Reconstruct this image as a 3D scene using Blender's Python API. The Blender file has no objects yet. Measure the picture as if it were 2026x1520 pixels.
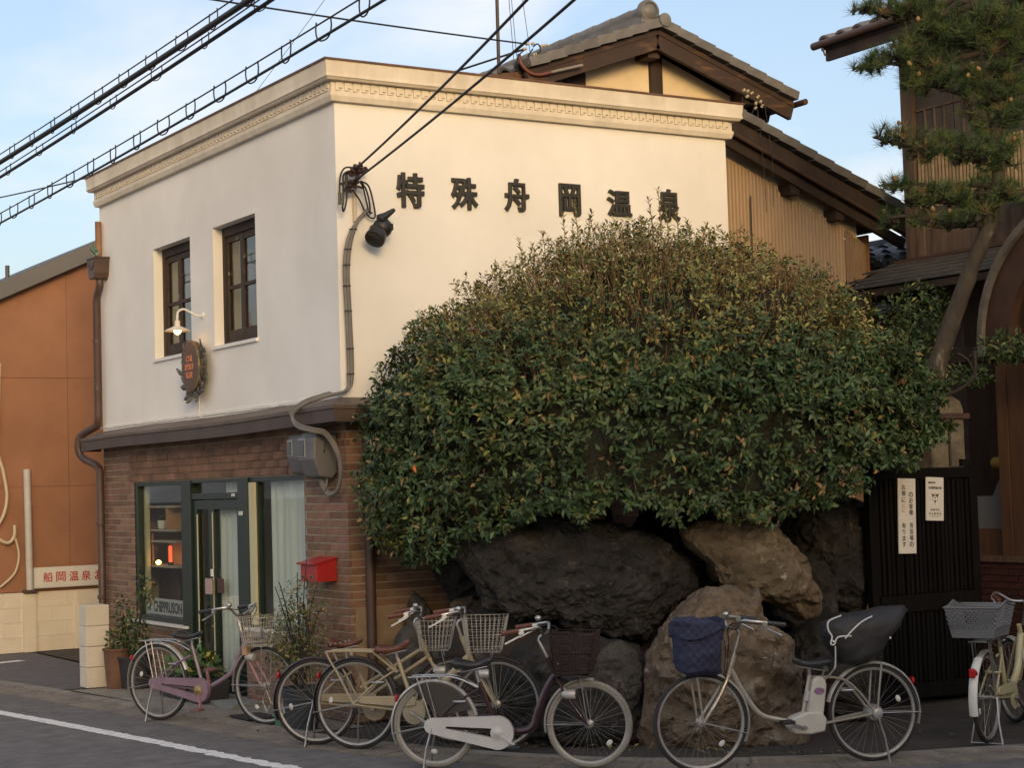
import bpy, math, random
import numpy as np
from math import sin, cos, pi, radians, sqrt, atan2
from mathutils import Vector, Matrix, Euler, noise as mnoise
random.seed(7)
rng = np.random.default_rng(11)
SC = bpy.context.scene
COL = SC.collection
# world frame: z up, the cream side wall runs along +x, the street front runs along +y, origin at the building corner

# ---------------------------------------------------------------- camera
cam_d = bpy.data.cameras.new('camera')
cam = bpy.data.objects.new('camera', cam_d)
COL.objects.link(cam)
FW = Vector((0.5250326, 0.8492624, 0.0563550)); RT = Vector((0.8510718, -0.5241223, -0.0298480)); UP = Vector((-0.0041939, -0.0636337, 0.9979645))
mw = Matrix((( RT.x, UP.x, -FW.x, -6.51364), (RT.y, UP.y, -FW.y, -13.09884), (RT.z, UP.z, -FW.z, 1.9), (0, 0, 0, 1)))
cam.matrix_world = mw
cam_d.sensor_width = 36.0
cam_d.lens = 36.0 * 3524.0 / 2026.0
cam_d.clip_start = 0.1
cam_d.clip_end = 2000
SC.camera = cam

# ---------------------------------------------------------------- sky, sun, exposure
SUN_AZ = radians(199.0)
SUN_EL = radians(12.5)
w = bpy.data.worlds.new('World')
SC.world = w
w.use_nodes = True
nt = w.node_tree
nt.nodes.clear()
def N(t, typ, **kw):
    n = t.nodes.new(typ)
    for k, v in kw.items():
        if k in n.inputs.keys() if hasattr(n.inputs, 'keys') else False:
            n.inputs[k].default_value = v
        else:
            setattr(n, k, v)
    return n
sky = N(nt, 'ShaderNodeTexSky', sky_type='NISHITA', sun_disc=False)
sky.sun_elevation = SUN_EL; sky.sun_rotation = SUN_AZ; sky.air_density = 1.0; sky.dust_density = 3.6; sky.ozone_density = 1.0
tc = N(nt, 'ShaderNodeTexCoord')
mp = N(nt, 'ShaderNodeMapping'); mp.inputs['Scale'].default_value = (1.0, 1.0, 2.6); mp.inputs['Location'].default_value = (0.35, 0.1, 0.2)
nz = N(nt, 'ShaderNodeTexNoise'); nz.inputs['Scale'].default_value = 4.2; nz.inputs['Detail'].default_value = 7; nz.inputs['Roughness'].default_value = 0.52; nz.inputs['Distortion'].default_value = 0.25
rp = N(nt, 'ShaderNodeValToRGB'); rp.color_ramp.elements[0].position = 0.42; rp.color_ramp.elements[1].position = 0.66
rp.color_ramp.elements[0].color = (0, 0, 0, 1); rp.color_ramp.elements[1].color = (0.85, 0.85, 0.85, 1)
mx = N(nt, 'ShaderNodeMix', data_type='RGBA')
veil = N(nt, 'ShaderNodeMix', data_type='RGBA'); veil.inputs['Factor'].default_value = 0.30
veil.inputs[7].default_value = (1.75, 1.85, 2.05, 1)
bg = N(nt, 'ShaderNodeBackground'); bg.inputs['Strength'].default_value = 0.15
out = N(nt, 'ShaderNodeOutputWorld')
L_ = nt.links.new
L_(tc.outputs['Generated'], mp.inputs['Vector']); L_(mp.outputs['Vector'], nz.inputs['Vector']); L_(nz.outputs['Fac'], rp.inputs['Fac'])
L_(sky.outputs['Color'], veil.inputs[6])
L_(rp.outputs['Color'], mx.inputs['Factor']); L_(veil.outputs[2], mx.inputs[6]); mx.inputs[7].default_value = (3.95, 3.8, 3.6, 1)
tint = N(nt, 'ShaderNodeMix', data_type='RGBA', blend_type='MULTIPLY'); tint.inputs['Factor'].default_value = 1.0; tint.inputs[7].default_value = (0.84, 0.845, 0.90, 1)
L_(mx.outputs[2], tint.inputs[6]); L_(tint.outputs[2], bg.inputs['Color']); L_(bg.outputs['Background'], out.inputs['Surface'])

sd = bpy.data.lights.new('sun', 'SUN'); sd.energy = 0.85; sd.angle = radians(16.0); sd.color = (1.0, 0.67, 0.26)
sun = bpy.data.objects.new('sun', sd); COL.objects.link(sun)
sdir = Vector((sin(SUN_AZ) * cos(SUN_EL), cos(SUN_AZ) * cos(SUN_EL), sin(SUN_EL)))
sun.rotation_euler = sdir.to_track_quat('Z', 'Y').to_euler()
sun.location = (3, -25, 14)

SC.view_settings.view_transform = 'Standard'
SC.view_settings.look = 'None'
SC.view_settings.gamma = 1
SC.view_settings.use_curve_mapping = False
SC.view_settings.exposure = 1.12
try:
    SC.cycles.max_bounces = 6; SC.cycles.transparent_max_bounces = 24; SC.cycles.use_denoising = True
    SC.cycles.sample_clamp_indirect = 6
except Exception:
    pass

# ---------------------------------------------------------------- materials
MATS = {}
def mat(name, c1, c2=None, scale=6.0, rough=0.7, bump=0.0, bscale=None, metal=0.0, rv=0.0, hv=0.0, detail=6, stretch=None, lo=0.35, hi=0.65, c3=None, spec=None, coat=0.0, bdist=0.02, emit=None, estr=0.0):
    """noise-mixed principled material; rv = brightness variation per piece"""
    if name in MATS: return MATS[name]
    m = bpy.data.materials.new(name); m.use_nodes = True
    t = m.node_tree; b = t.nodes['Principled BSDF']
    b.inputs['Roughness'].default_value = rough; b.inputs['Metallic'].default_value = metal
    if spec is not None: b.inputs['Specular IOR Level'].default_value = spec
    if coat: b.inputs['Coat Weight'].default_value = coat; b.inputs['Coat Roughness'].default_value = 0.1
    lk = t.links.new
    tc = N(t, 'ShaderNodeTexCoord'); mp = N(t, 'ShaderNodeMapping')
    if stretch: mp.inputs['Scale'].default_value = stretch
    lk(tc.outputs['Object'], mp.inputs['Vector'])
    src = None
    if c2 is not None:
        nz = N(t, 'ShaderNodeTexNoise'); nz.inputs['Scale'].default_value = scale; nz.inputs['Detail'].default_value = detail; nz.inputs['Roughness'].default_value = 0.6
        lk(mp.outputs['Vector'], nz.inputs['Vector'])
        r = N(t, 'ShaderNodeValToRGB'); e = r.color_ramp.elements
        e[0].position = lo; e[0].color = (*c1, 1); e[1].position = hi; e[1].color = (*c2, 1)
        if c3: x = e.new(min(0.98, hi + 0.12)); x.color = (*c3, 1)
        lk(nz.outputs['Fac'], r.inputs['Fac']); src = r.outputs['Color']
    if rv or hv:
        oi = N(t, 'ShaderNodeObjectInfo'); ge = N(t, 'ShaderNodeNewGeometry')
        ad = N(t, 'ShaderNodeMath', operation='ADD'); fr = N(t, 'ShaderNodeMath', operation='FRACT')
        lk(oi.outputs['Random'], ad.inputs[0]); lk(ge.outputs['Random Per Island'], ad.inputs[1]); lk(ad.outputs[0], fr.inputs[0])
        hs = N(t, 'ShaderNodeHueSaturation')
        mr = N(t, 'ShaderNodeMapRange'); mr.inputs['To Min'].default_value = 1 - rv; mr.inputs['To Max'].default_value = 1 + rv
        lk(fr.outputs[0], mr.inputs['Value']); lk(mr.outputs['Result'], hs.inputs['Value'])
        if hv:
            m5 = N(t, 'ShaderNodeMath', operation='MULTIPLY'); m5.inputs[1].default_value = 7.31; f5 = N(t, 'ShaderNodeMath', operation='FRACT')
            lk(fr.outputs[0], m5.inputs[0]); lk(m5.outputs[0], f5.inputs[0])
            mh = N(t, 'ShaderNodeMapRange'); mh.inputs['To Min'].default_value = 0.5 - hv; mh.inputs['To Max'].default_value = 0.5 + hv
            lk(f5.outputs[0], mh.inputs['Value']); lk(mh.outputs['Result'], hs.inputs['Hue'])
        if src: lk(src, hs.inputs['Color'])
        else: hs.inputs['Color'].default_value = (*c1, 1)
        src = hs.outputs['Color']
    if src: lk(src, b.inputs['Base Color'])
    else: b.inputs['Base Color'].default_value = (*c1, 1)
    if bump:
        bn = N(t, 'ShaderNodeTexNoise'); bn.inputs['Scale'].default_value = bscale or scale * 3; bn.inputs['Detail'].default_value = 8; bn.inputs['Roughness'].default_value = 0.65
        lk(mp.outputs['Vector'], bn.inputs['Vector'])
        bm = N(t, 'ShaderNodeBump'); bm.inputs['Strength'].default_value = bump; bm.inputs['Distance'].default_value = bdist
        lk(bn.outputs['Fac'], bm.inputs['Height']); lk(bm.outputs['Normal'], b.inputs['Normal'])
    if emit:
        b.inputs['Emission Color'].default_value = (*emit, 1); b.inputs['Emission Strength'].default_value = estr
    MATS[name] = m
    return m

def glass_mat(name, tint=(0.9, 0.93, 0.92), gloss=0.10, rough=0.02):
    if name in MATS: return MATS[name]
    m = bpy.data.materials.new(name); m.use_nodes = True; t = m.node_tree; t.nodes.clear()
    tr = N(t, 'ShaderNodeBsdfTransparent'); tr.inputs['Color'].default_value = (*tint, 1)
    gl = N(t, 'ShaderNodeBsdfGlossy'); gl.inputs['Roughness'].default_value = rough
    lw = N(t, 'ShaderNodeLayerWeight'); lw.inputs['Blend'].default_value = 0.5
    fr = N(t, 'ShaderNodeMath', operation='POWER'); fr.inputs[1].default_value = 5.0; t.links.new(lw.outputs['Facing'], fr.inputs[0])
    ad = N(t, 'ShaderNodeMath', operation='ADD'); ad.inputs[1].default_value = gloss; ad.use_clamp = True
    ms = N(t, 'ShaderNodeMixShader'); o = N(t, 'ShaderNodeOutputMaterial')
    t.links.new(fr.outputs[0], ad.inputs[0]); t.links.new(ad.outputs[0], ms.inputs['Fac'])
    t.links.new(tr.outputs[0], ms.inputs[1]); t.links.new(gl.outputs[0], ms.inputs[2]); t.links.new(ms.outputs[0], o.inputs['Surface'])
    MATS[name] = m
    return m

# ---------------------------------------------------------------- object helpers
def tag(o, label=None, cat=None, group=None, kind=None):
    if label: o['label'] = label
    if cat: o['category'] = cat
    if group: o['group'] = group
    if kind: o['kind'] = kind
    return o
def thing(name, label, cat, loc=(0, 0, 0), rz=0.0, group=None):
    o = bpy.data.objects.new(name, None); COL.objects.link(o)
    o.location = loc; o.rotation_euler = (0, 0, rz); o.empty_display_size = 0.2
    return tag(o, label, cat, group)
def root_of(o):
    while o.parent: o = o.parent
    return o
def piece(name, mesh, parent, loc, rot=None, scale=None):
    """a further object sharing a mesh; loc is in world axes when the root is unrotated"""
    o = bpy.data.objects.new(name, mesh); COL.objects.link(o)
    if parent:
        o.parent = parent; loc = Vector(loc) - root_of(parent).location
    o.location = loc
    if rot is not None: o.rotation_euler = rot
    if scale is not None: o.scale = scale
    return o
def frame_of(d):
    d = Vector(d).normalized()
    a = Vector((0, 0, 1)) if abs(d.z) < 0.9 else Vector((1, 0, 0))
    u = d.cross(a).normalized(); v = d.cross(u).normalized()
    return u, v
class MB:
    def __init__(s): s.v = []; s.f = []; s.m = []; s.M = None; s.mi = 0
    def av(s, p):
        p = Vector(p)
        if s.M is not None: p = s.M @ p
        s.v.append(p[:]); return len(s.v) - 1
    def af(s, idx): s.f.append(tuple(idx)); s.m.append(s.mi)
    def quad(s, a, b, c, d): i = [s.av(p) for p in (a, b, c, d)]; s.af(i); return s
    def poly(s, pts): s.af([s.av(p) for p in pts]); return s
    def box(s, x0, x1, y0, y1, z0, z1):
        i = [s.av(p) for p in ((x0,y0,z0),(x1,y0,z0),(x1,y1,z0),(x0,y1,z0),(x0,y0,z1),(x1,y0,z1),(x1,y1,z1),(x0,y1,z1))]
        for q in ((0,3,2,1),(4,5,6,7),(0,1,5,4),(1,2,6,5),(2,3,7,6),(3,0,4,7)): s.af([i[k] for k in q])
        return s
    def obox(s, c, size, R=None):
        c = Vector(c); R = R or Matrix.Identity(3); h = [k / 2 for k in size]; i = []
        for p in ((-1,-1,-1),(1,-1,-1),(1,1,-1),(-1,1,-1),(-1,-1,1),(1,-1,1),(1,1,1),(-1,1,1)):
            i.append(s.av(c + R @ Vector((p[0]*h[0], p[1]*h[1], p[2]*h[2]))))
        for q in ((0,3,2,1),(4,5,6,7),(0,1,5,4),(1,2,6,5),(2,3,7,6),(3,0,4,7)): s.af([i[k] for k in q])
        return s
    def beam(s, p0, p1, wd, ht, up=(0, 0, 1)):
        p0 = Vector(p0); p1 = Vector(p1); d = (p1 - p0).normalized(); u = Vector(up)
        sd = d.cross(u).normalized(); u = sd.cross(d).normalized(); i = []
        for p in (p0, p1):
            for a, b in ((-1,-1),(1,-1),(1,1),(-1,1)): i.append(s.av(p + sd*(a*wd/2) + u*(b*ht/2)))
        for q in ((0,1,2,3),(7,6,5,4),(0,4,5,1),(1,5,6,2),(2,6,7,3),(3,7,4,0)): s.af([i[k] for k in q])
        return s
    def tube(s, pts, r, n=8, closed=False, caps=True):
        pts = [Vector(p) for p in pts]; k = len(pts)
        rs = r if isinstance(r, (list, tuple)) else [r] * k
        def tan(i):
            if closed: return (pts[(i+1) % k] - pts[(i-1) % k]).normalized()
            if i == 0: return (pts[1]-pts[0]).normalized()
            if i == k-1: return (pts[-1]-pts[-2]).normalized()
            return ((pts[i+1]-pts[i]).normalized() + (pts[i]-pts[i-1]).normalized()).normalized()
        u, v = frame_of(tan(0)); rings = []
        for i in range(k):
            t = tan(i); u = (u - t * u.dot(t)); u = u.normalized() if u.length > 1e-6 else frame_of(t)[0]; v = t.cross(u)
            rings.append([s.av(pts[i] + (u*cos(2*pi*j/n) + v*sin(2*pi*j/n)) * rs[i]) for j in range(n)])
        for i in range(k if closed else k-1):
            a = rings[i]; b = rings[(i+1) % k]
            for j in range(n): s.af((a[j], a[(j+1) % n], b[(j+1) % n], b[j]))
        if caps and not closed: s.af(rings[0][::-1]); s.af(rings[-1])
        return s
    def lathe(s, prof, n=16, M=None, caps=True):
        M = M or Matrix.Identity(4); rings = []
        for r, z in prof: rings.append([s.av(M @ Vector((r*cos(2*pi*j/n), r*sin(2*pi*j/n), z))) for j in range(n)])
        for a, b in zip(rings, rings[1:]):
            for j in range(n): s.af((a[j], a[(j+1) % n], b[(j+1) % n], b[j]))
        if caps: s.af(rings[0][::-1]); s.af(rings[-1])
        return s
    def ring(s, prof, n, M=None):
        """closed profile (r,z) revolved: tyres and rims"""
        M = M or Matrix.Identity(4); rings = [[s.av(M @ Vector((r*cos(2*pi*j/n), r*sin(2*pi*j/n), z))) for j in range(n)] for r, z in prof]
        k = len(rings)
        for i in range(k):
            a, b = rings[i], rings[(i+1) % k]
            for j in range(n): s.af((a[j], a[(j+1) % n], b[(j+1) % n], b[j]))
        return s
    def prism(s, poly, M, d, d0=0.0):
        """2-D polygon (u,v) extruded along local z from d0 to d"""
        a = [s.av(M @ Vector((p[0], p[1], d0))) for p in poly]; b = [s.av(M @ Vector((p[0], p[1], d))) for p in poly]
        k = len(poly); s.af(a[::-1]); s.af(b)
        for i in range(k): s.af((a[i], a[(i+1) % k], b[(i+1) % k], b[i]))
        return s
    def sphere(s, c, r, nu=12, nv=8, sc=(1, 1, 1)):
        c = Vector(c); rings = []
        for i in range(nv+1):
            t = pi*i/nv; rr = max(1e-4, sin(t))
            rings.append([s.av(c + Vector((r*sc[0]*rr*cos(2*pi*j/nu), r*sc[1]*rr*sin(2*pi*j/nu), -r*sc[2]*cos(t)))) for j in range(nu)])
        for a, b in zip(rings, rings[1:]):
            for j in range(nu): s.af((a[j], a[(j+1) % nu], b[(j+1) % nu], b[j]))
        return s
    def grid(s, fn, nu, nv):
        i = [[s.av(fn(a/nu, b/nv)) for b in range(nv+1)] for a in range(nu+1)]
        for a in range(nu):
            for b in range(nv): s.af((i[a][b], i[a+1][b], i[a+1][b+1], i[a][b+1]))
        return s
    def mesh(s, name, mats, off=(0, 0, 0), smooth=False):
        me = bpy.data.meshes.new(name); off = Vector(off)
        me.from_pydata([tuple(Vector(p) - off) for p in s.v], [], s.f)
        for m in (mats if isinstance(mats, (list, tuple)) else [mats]): me.materials.append(m)
        if any(s.m): me.polygons.foreach_set('material_index', s.m)
        if smooth: me.polygons.foreach_set('use_smooth', [True] * len(s.f)); 
        if smooth and smooth is not True:
            try: me.set_sharp_from_angle(angle=radians(smooth))
            except Exception: pass
        me.update()
        return me
    def build(s, name, mats, parent=None, smooth=False, bevel=0.0):
        """world-axis mesh; parent is an unrotated thing or None (then the origin goes to the base centre)"""
        if parent: off = root_of(parent).location; loc = (0, 0, 0)
        else:
            a = np.array(s.v); off = ((a[:,0].min()+a[:,0].max())/2, (a[:,1].min()+a[:,1].max())/2, a[:,2].min()); loc = off
        o = bpy.data.objects.new(name, s.mesh(name, mats, off, smooth)); COL.objects.link(o); o.location = loc
        if parent: o.parent = parent
        if bevel: add_bevel(o, bevel)
        return o
    def local(s, name, mats, parent, smooth=False, bevel=0.0):
        """mesh already in the thing's own axes"""
        o = bpy.data.objects.new(name, s.mesh(name, mats, (0, 0, 0), smooth)); COL.objects.link(o); o.parent = parent
        if bevel: add_bevel(o, bevel)
        return o
def add_bevel(o, wd, seg=2):
    b = o.modifiers.new('bevel', 'BEVEL'); b.width = wd; b.segments = seg; b.limit_method = 'ANGLE'; b.angle_limit = radians(35)
def smoothpath(pts, sub=6):
    """Catmull-Rom through the points"""
    P = [Vector(p) for p in pts]; o = []
    for i in range(len(P)-1):
        p0 = P[max(0, i-1)]; p1 = P[i]; p2 = P[i+1]; p3 = P[min(len(P)-1, i+2)]
        for k in range(sub):
            t = k/sub
            o.append(0.5*((2*p1) + (p2-p0)*t + (2*p0-5*p1+4*p2-p3)*t*t + (3*p1-p0-3*p2+p3)*t*t*t))
    o.append(P[-1]); return o
def basis(x, y, z, o):
    x, y, z, o = Vector(x), Vector(y), Vector(z), Vector(o)
    return Matrix(((x.x, y.x, z.x, o.x), (x.y, y.y, z.y, o.y), (x.z, y.z, z.z, o.z), (0, 0, 0, 1)))
def fbm(p, oct=4):
    return mnoise.fractal(Vector(p), 1.0, 2.0, oct)

# ---------------------------------------------------------------- lettering (built-in font, turned to mesh)
GLY = {}
def glyph_batch(items):
    tmp = []
    for key, body, bold, ext in items:
        c = bpy.data.curves.new(key, 'FONT'); c.body = body; c.size = 1.0; c.extrude = ext; c.bevel_depth = bold; c.bevel_resolution = 0; c.align_x = 'CENTER'; c.align_y = 'CENTER'; c.resolution_u = 3
        o = bpy.data.objects.new(key, c); COL.objects.link(o); tmp.append((key, o))
    bpy.context.view_layer.update()
    dg = bpy.context.evaluated_depsgraph_get()
    for key, o in tmp:
        me = bpy.data.meshes.new_from_object(o.evaluated_get(dg)); me.materials.clear()
        n = len(me.vertices); a = np.empty(n*3); me.vertices.foreach_get('co', a); a = a.reshape(-1, 3)
        lo, hi = a.min(0), a.max(0)
        GLY[key] = (a - (lo+hi)/2, [tuple(p.vertices) for p in me.polygons], hi-lo)
    for key, o in tmp:
        c = o.data; bpy.data.objects.remove(o); bpy.data.curves.remove(c)
def letters(mb, key, M, w=None, h=None, depth=1.0):
    """put a glyph run into mb, fitted to w x h, in matrix M (x right, y up, z out)"""
    a, f, sz = GLY[key]
    sx = w/sz[0] if w else h/sz[1]
    sy = h/sz[1] if h else sx
    base = len(mb.v)
    for p in a: mb.av(M @ Vector((p[0]*sx, p[1]*sy, p[2]*depth)))
    for q in f: mb.af([base+k for k in q])

# ================================================================ shared materials
m_plaster = mat('cream_plaster', (0.83, 0.80, 0.755), (0.79, 0.76, 0.71), 1.6, 0.85, 0.25, 9, detail=8, bdist=0.01)
def streaks(m, amt=0.10, sc=3.0):
    t = m.node_tree; b = t.nodes['Principled BSDF']; src = b.inputs['Base Color'].links[0].from_socket
    tc = N(t, 'ShaderNodeTexCoord'); mp = N(t, 'ShaderNodeMapping'); mp.inputs['Scale'].default_value = (1, 1, 0.10); nz = N(t, 'ShaderNodeTexNoise'); nz.inputs['Scale'].default_value = sc; nz.inputs['Detail'].default_value = 7; nz.inputs['Roughness'].default_value = 0.7
    n2 = N(t, 'ShaderNodeTexNoise'); n2.inputs['Scale'].default_value = 0.8; n2.inputs['Detail'].default_value = 5
    r = N(t, 'ShaderNodeMapRange'); r.inputs['From Min'].default_value = 0.45; r.inputs['From Max'].default_value = 0.75; r.inputs['To Min'].default_value = 1.0; r.inputs['To Max'].default_value = 1-amt
    mu = N(t, 'ShaderNodeMath', operation='MULTIPLY'); r2 = N(t, 'ShaderNodeMapRange'); r2.inputs['From Min'].default_value = 0.35; r2.inputs['From Max'].default_value = 0.7; r2.inputs['To Min'].default_value = 1.03; r2.inputs['To Max'].default_value = 0.95
    hs = N(t, 'ShaderNodeHueSaturation'); lk = t.links.new
    lk(tc.outputs['Object'], mp.inputs['Vector']); lk(mp.outputs['Vector'], nz.inputs['Vector']); lk(tc.outputs['Object'], n2.inputs['Vector']); lk(nz.outputs['Fac'], r.inputs['Value']); lk(n2.outputs['Fac'], r2.inputs['Value'])
    lk(r.outputs['Result'], mu.inputs[0]); lk(r2.outputs['Result'], mu.inputs[1]); lk(mu.outputs[0], hs.inputs['Value']); lk(src, hs.inputs['Color']); lk(hs.outputs['Color'], b.inputs['Base Color'])
streaks(m_plaster, 0.035, 2.2)
m_trim = mat('cream_trim', (0.76, 0.69, 0.58), (0.66, 0.58, 0.47), 3.0, 0.85, 0.2, 30, bdist=0.006)
m_mortar = mat('brick_mortar', (0.40, 0.335, 0.265), (0.29, 0.24, 0.185), 8, 0.95)
m_brick = mat('brown_brick', (0.245, 0.140, 0.085), (0.172, 0.098, 0.061), 9, 0.8, 0.3, 60, rv=0.26, hv=0.012, bdist=0.004)
m_lintel = mat('lintel_brick', (0.25, 0.135, 0.080), (0.12, 0.068, 0.045), 3.0, 0.85, 0.3, 50, rv=0.16, bdist=0.004)
m_rust = mat('rusty_coping', (0.16, 0.075, 0.04), (0.09, 0.05, 0.035), 7, 0.7, 0.2)
m_awn = mat('brown_sheet_metal', (0.125, 0.090, 0.066), (0.085, 0.059, 0.045), 3, 0.55, 0.1, metal=0.0)
m_fascia = mat('dark_fascia', (0.085, 0.055, 0.042), (0.056, 0.037, 0.030), 4, 0.6)
m_dkwood = mat('dark_weathered_wood', (0.046, 0.027, 0.018), (0.022, 0.013, 0.010), 5, 0.75, 0.35, 14, stretch=(1, 1, 0.25), rv=0.15)
m_midwood = mat('brown_weathered_wood', (0.145, 0.092, 0.060), (0.070, 0.045, 0.031), 6, 0.8, 0.35, 16, stretch=(2, 2, 0.3), rv=0.22)
m_greywood = mat('grey_weathered_wood', (0.085, 0.070, 0.060), (0.05, 0.040, 0.034), 5, 0.85, 0.3, 14, rv=0.15)
m_lattice = mat('tan_lattice_wood', (0.46, 0.34, 0.20), (0.30, 0.21, 0.12), 6, 0.8, 0.2, rv=0.2)
m_tile = mat('grey_roof_tile', (0.165, 0.155, 0.145), (0.105, 0.098, 0.092), 6, 0.55, 0.2, 40, rv=0.16, bdist=0.005)
m_bluetile = mat('blue_grey_tile', (0.19, 0.20, 0.225), (0.12, 0.125, 0.14), 6, 0.35, rv=0.15)
m_green = mat('dark_green_paint', (0.006, 0.022, 0.016), (0.004, 0.014, 0.011), 6, 0.42)
m_creampaint = mat('cream_paint', (0.55, 0.50, 0.30), None, rough=0.6)
m_white = mat('white_paint', (0.75, 0.73, 0.68), (0.66, 0.64, 0.58), 12, 0.5)
m_glass = glass_mat('window_glass', gloss=0.03)
m_glass2 = glass_mat('upper_glass', (0.75, 0.78, 0.78), gloss=0.05)
m_curtain = mat('pale_curtain', (0.80, 0.80, 0.74), (0.68, 0.68, 0.62), 3, 0.9, stretch=(1, 6, 0.4))
m_inner = mat('interior_plaster', (0.55, 0.50, 0.41), (0.45, 0.40, 0.32), 2, 0.9)
m_black = mat('black_plastic', (0.016, 0.016, 0.017), None, rough=0.45)
m_pipe = mat('brown_pipe', (0.085, 0.050, 0.038), (0.060, 0.034, 0.027), 6, 0.5)
m_conduit = mat('grey_conduit', (0.19, 0.17, 0.145), (0.145, 0.13, 0.112), 8, 0.6)
m_meter = mat('grey_meter_plastic', (0.135, 0.132, 0.132), (0.10, 0.098, 0.098), 5, 0.55)
m_wire = mat('black_cable', (0.012, 0.012, 0.013), None, rough=0.6)
m_ironmat = mat('dark_bronze', (0.055, 0.038, 0.028), (0.035, 0.024, 0.018), 20, 0.6)

streaks(m_trim, 0.16, 7.0)
# ================================================================ the ground
m_asphalt = mat('road_asphalt', (0.185, 0.168, 0.158), (0.115, 0.104, 0.098), 5, 0.9, 0.8, 120, detail=10, bdist=0.004)
m_asphalt2 = mat('alley_asphalt', (0.135, 0.127, 0.124), (0.105, 0.098, 0.097), 4, 0.92, 0.6, 150, detail=10, bdist=0.004)
m_ground = mat('packed_ground', (0.075, 0.062, 0.050), (0.045, 0.038, 0.032), 2.5, 0.95, 0.6, 40, detail=9)
m_concrete = mat('grey_concrete', (0.30, 0.262, 0.215), (0.19, 0.165, 0.135), 3.5, 0.9, 0.4, 70, rv=0.12, bdist=0.005)
m_gutter = mat('gutter_concrete', (0.25, 0.21, 0.165), (0.16, 0.135, 0.108), 3.5, 0.9, 0.4, 70, rv=0.12, bdist=0.005)
m_step = mat('worn_step', (0.27, 0.28, 0.26), (0.20, 0.205, 0.185), 5, 0.85, 0.2, 60)
m_mark = mat('road_paint', (0.80, 0.77, 0.73), (0.45, 0.43, 0.41), 14, 0.8, lo=0.5, hi=0.72, detail=10)

def sheet(name, pts, z, m, kind='structure'):
    mb = MB(); mb.poly([(p[0], p[1], z) for p in pts]); return tag(mb.build(name, m), kind=kind)
def area(name, outline, z, m):
    """outline of any shape, triangulated"""
    from mathutils.geometry import tessellate_polygon
    vs = [Vector((p[0], p[1], z)) for p in outline]; mb = MB(); idx = [mb.av(p) for p in vs]
    for t in tessellate_polygon([vs]):
        a, b, c = (vs[k] for k in t)
        if (b-a).cross(c-a).z < 0: t = t[::-1]
        mb.af([idx[k] for k in t])
    return tag(mb.build(name, m), kind='structure')
G0 = MB(); G0.quad((-420, -420, -0.06), (420, -420, -0.06), (420, 420, -0.06), (-420, 420, -0.06))
tag(G0.build('ground', m_ground), kind='structure')
# the street bends here: kerb line from the far left to the lower right
KERB = smoothpath([(-3.2, 17.5), (-2.0, 11.0), (-1.256, 5.80), (-0.98, 3.72), (-0.74, 1.75), (-0.60, 0.45), (-0.40, -0.85), (0.02, -2.05), (0.62, -3.02), (1.45, -3.72), (2.7, -4.28), (5.0, -5.1), (12, -7.2), (26, -11.5)], 8)
def offset(line, d):
    o = []
    for i, p in enumerate(line):
        t = (line[min(i+1, len(line)-1)] - line[max(i-1, 0)]).normalized(); o.append(Vector((p.x + t.y*d, p.y - t.x*d, 0)))
    return o
# travelling from far left to lower right the street lies to the right of the line (offset > 0)
E1 = offset(KERB, 0.15); E2 = offset(KERB, 0.42); FAR = offset(KERB, 9.5)
area('road', [(p.x, p.y) for p in E2] + [(p.x, p.y) for p in FAR[::-1]], -0.012, m_asphalt)
area('opposite_pavement', [(p.x, p.y) for p in offset(KERB, 9.4)] + [(p.x, p.y) for p in offset(KERB, 13.5)[::-1]], -0.02, m_concrete)
area('pavement', [(p.x, p.y) for p in KERB if p.y < 4.7] + [(26, 12), (0.1, 12), (0.1, 4.7)], -0.010, m_ground)
area('alley', [(p.x, p.y) for p in KERB if p.y > 4.4] + [(-0.6, 4.4), (0.02, 6.0), (0.05, 9.3), (3.5, 12.0), (0.0, 17.5)], -0.006, m_asphalt2)
sheet('concrete_apron', [(-0.68, 1.2), (-0.02, 1.2), (-0.02, 4.3), (-0.96, 4.3), (-0.76, 2.3)][::-1], -0.002, m_concrete)
sheet('door_apron', [(-0.55, -0.2), (-0.02, -0.2), (-0.02, 1.19), (-0.66, 1.19)][::-1], -0.002, m_concrete)
# kerb stones and gutter slabs, each one laid
def strip_blocks(parent_name, piece_name, a, b, m, length, z0, z1, gap):
    root = thing(parent_name, None, None); tag(root, kind='structure')
    acc = 0; start = 0; n = 0
    for i in range(1, len(a)):
        acc += (a[i]-a[i-1]).length
        if acc >= length or i == len(a)-1:
            mb = MB(); k0, k1 = start, i; dz = random.uniform(-0.003, 0.003)
            for k in range(k0, k1):
                p = [a[k].copy(), a[k+1].copy(), b[k+1].copy(), b[k].copy()]
                if k == k0: p[0] += (p[1]-p[0]).normalized()*gap; p[3] += (p[2]-p[3]).normalized()*gap
                i4 = [mb.av((q.x, q.y, z0)) for q in p]; j4 = [mb.av((q.x, q.y, z1+dz)) for q in p]
                mb.af(j4[::-1])
                for e in range(4): mb.af((i4[e], j4[e], j4[(e+1) % 4], i4[(e+1) % 4]))
            mb.build(piece_name, m, root); acc = 0; start = i; n += 1
    return root
KF = smoothpath([tuple(p) for p in KERB if p.y > -6 and p.y < 14], 6)
strip_blocks('kerb', 'kerb_stone', KF, offset(KF, 0.145), m_concrete, 0.62, -0.05, 0.010, 0.006)
strip_blocks('gutter', 'gutter_slab', offset(KF, 0.165), offset(KF, 0.44), m_gutter, 0.62, -0.05, -0.004, 0.006)
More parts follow.
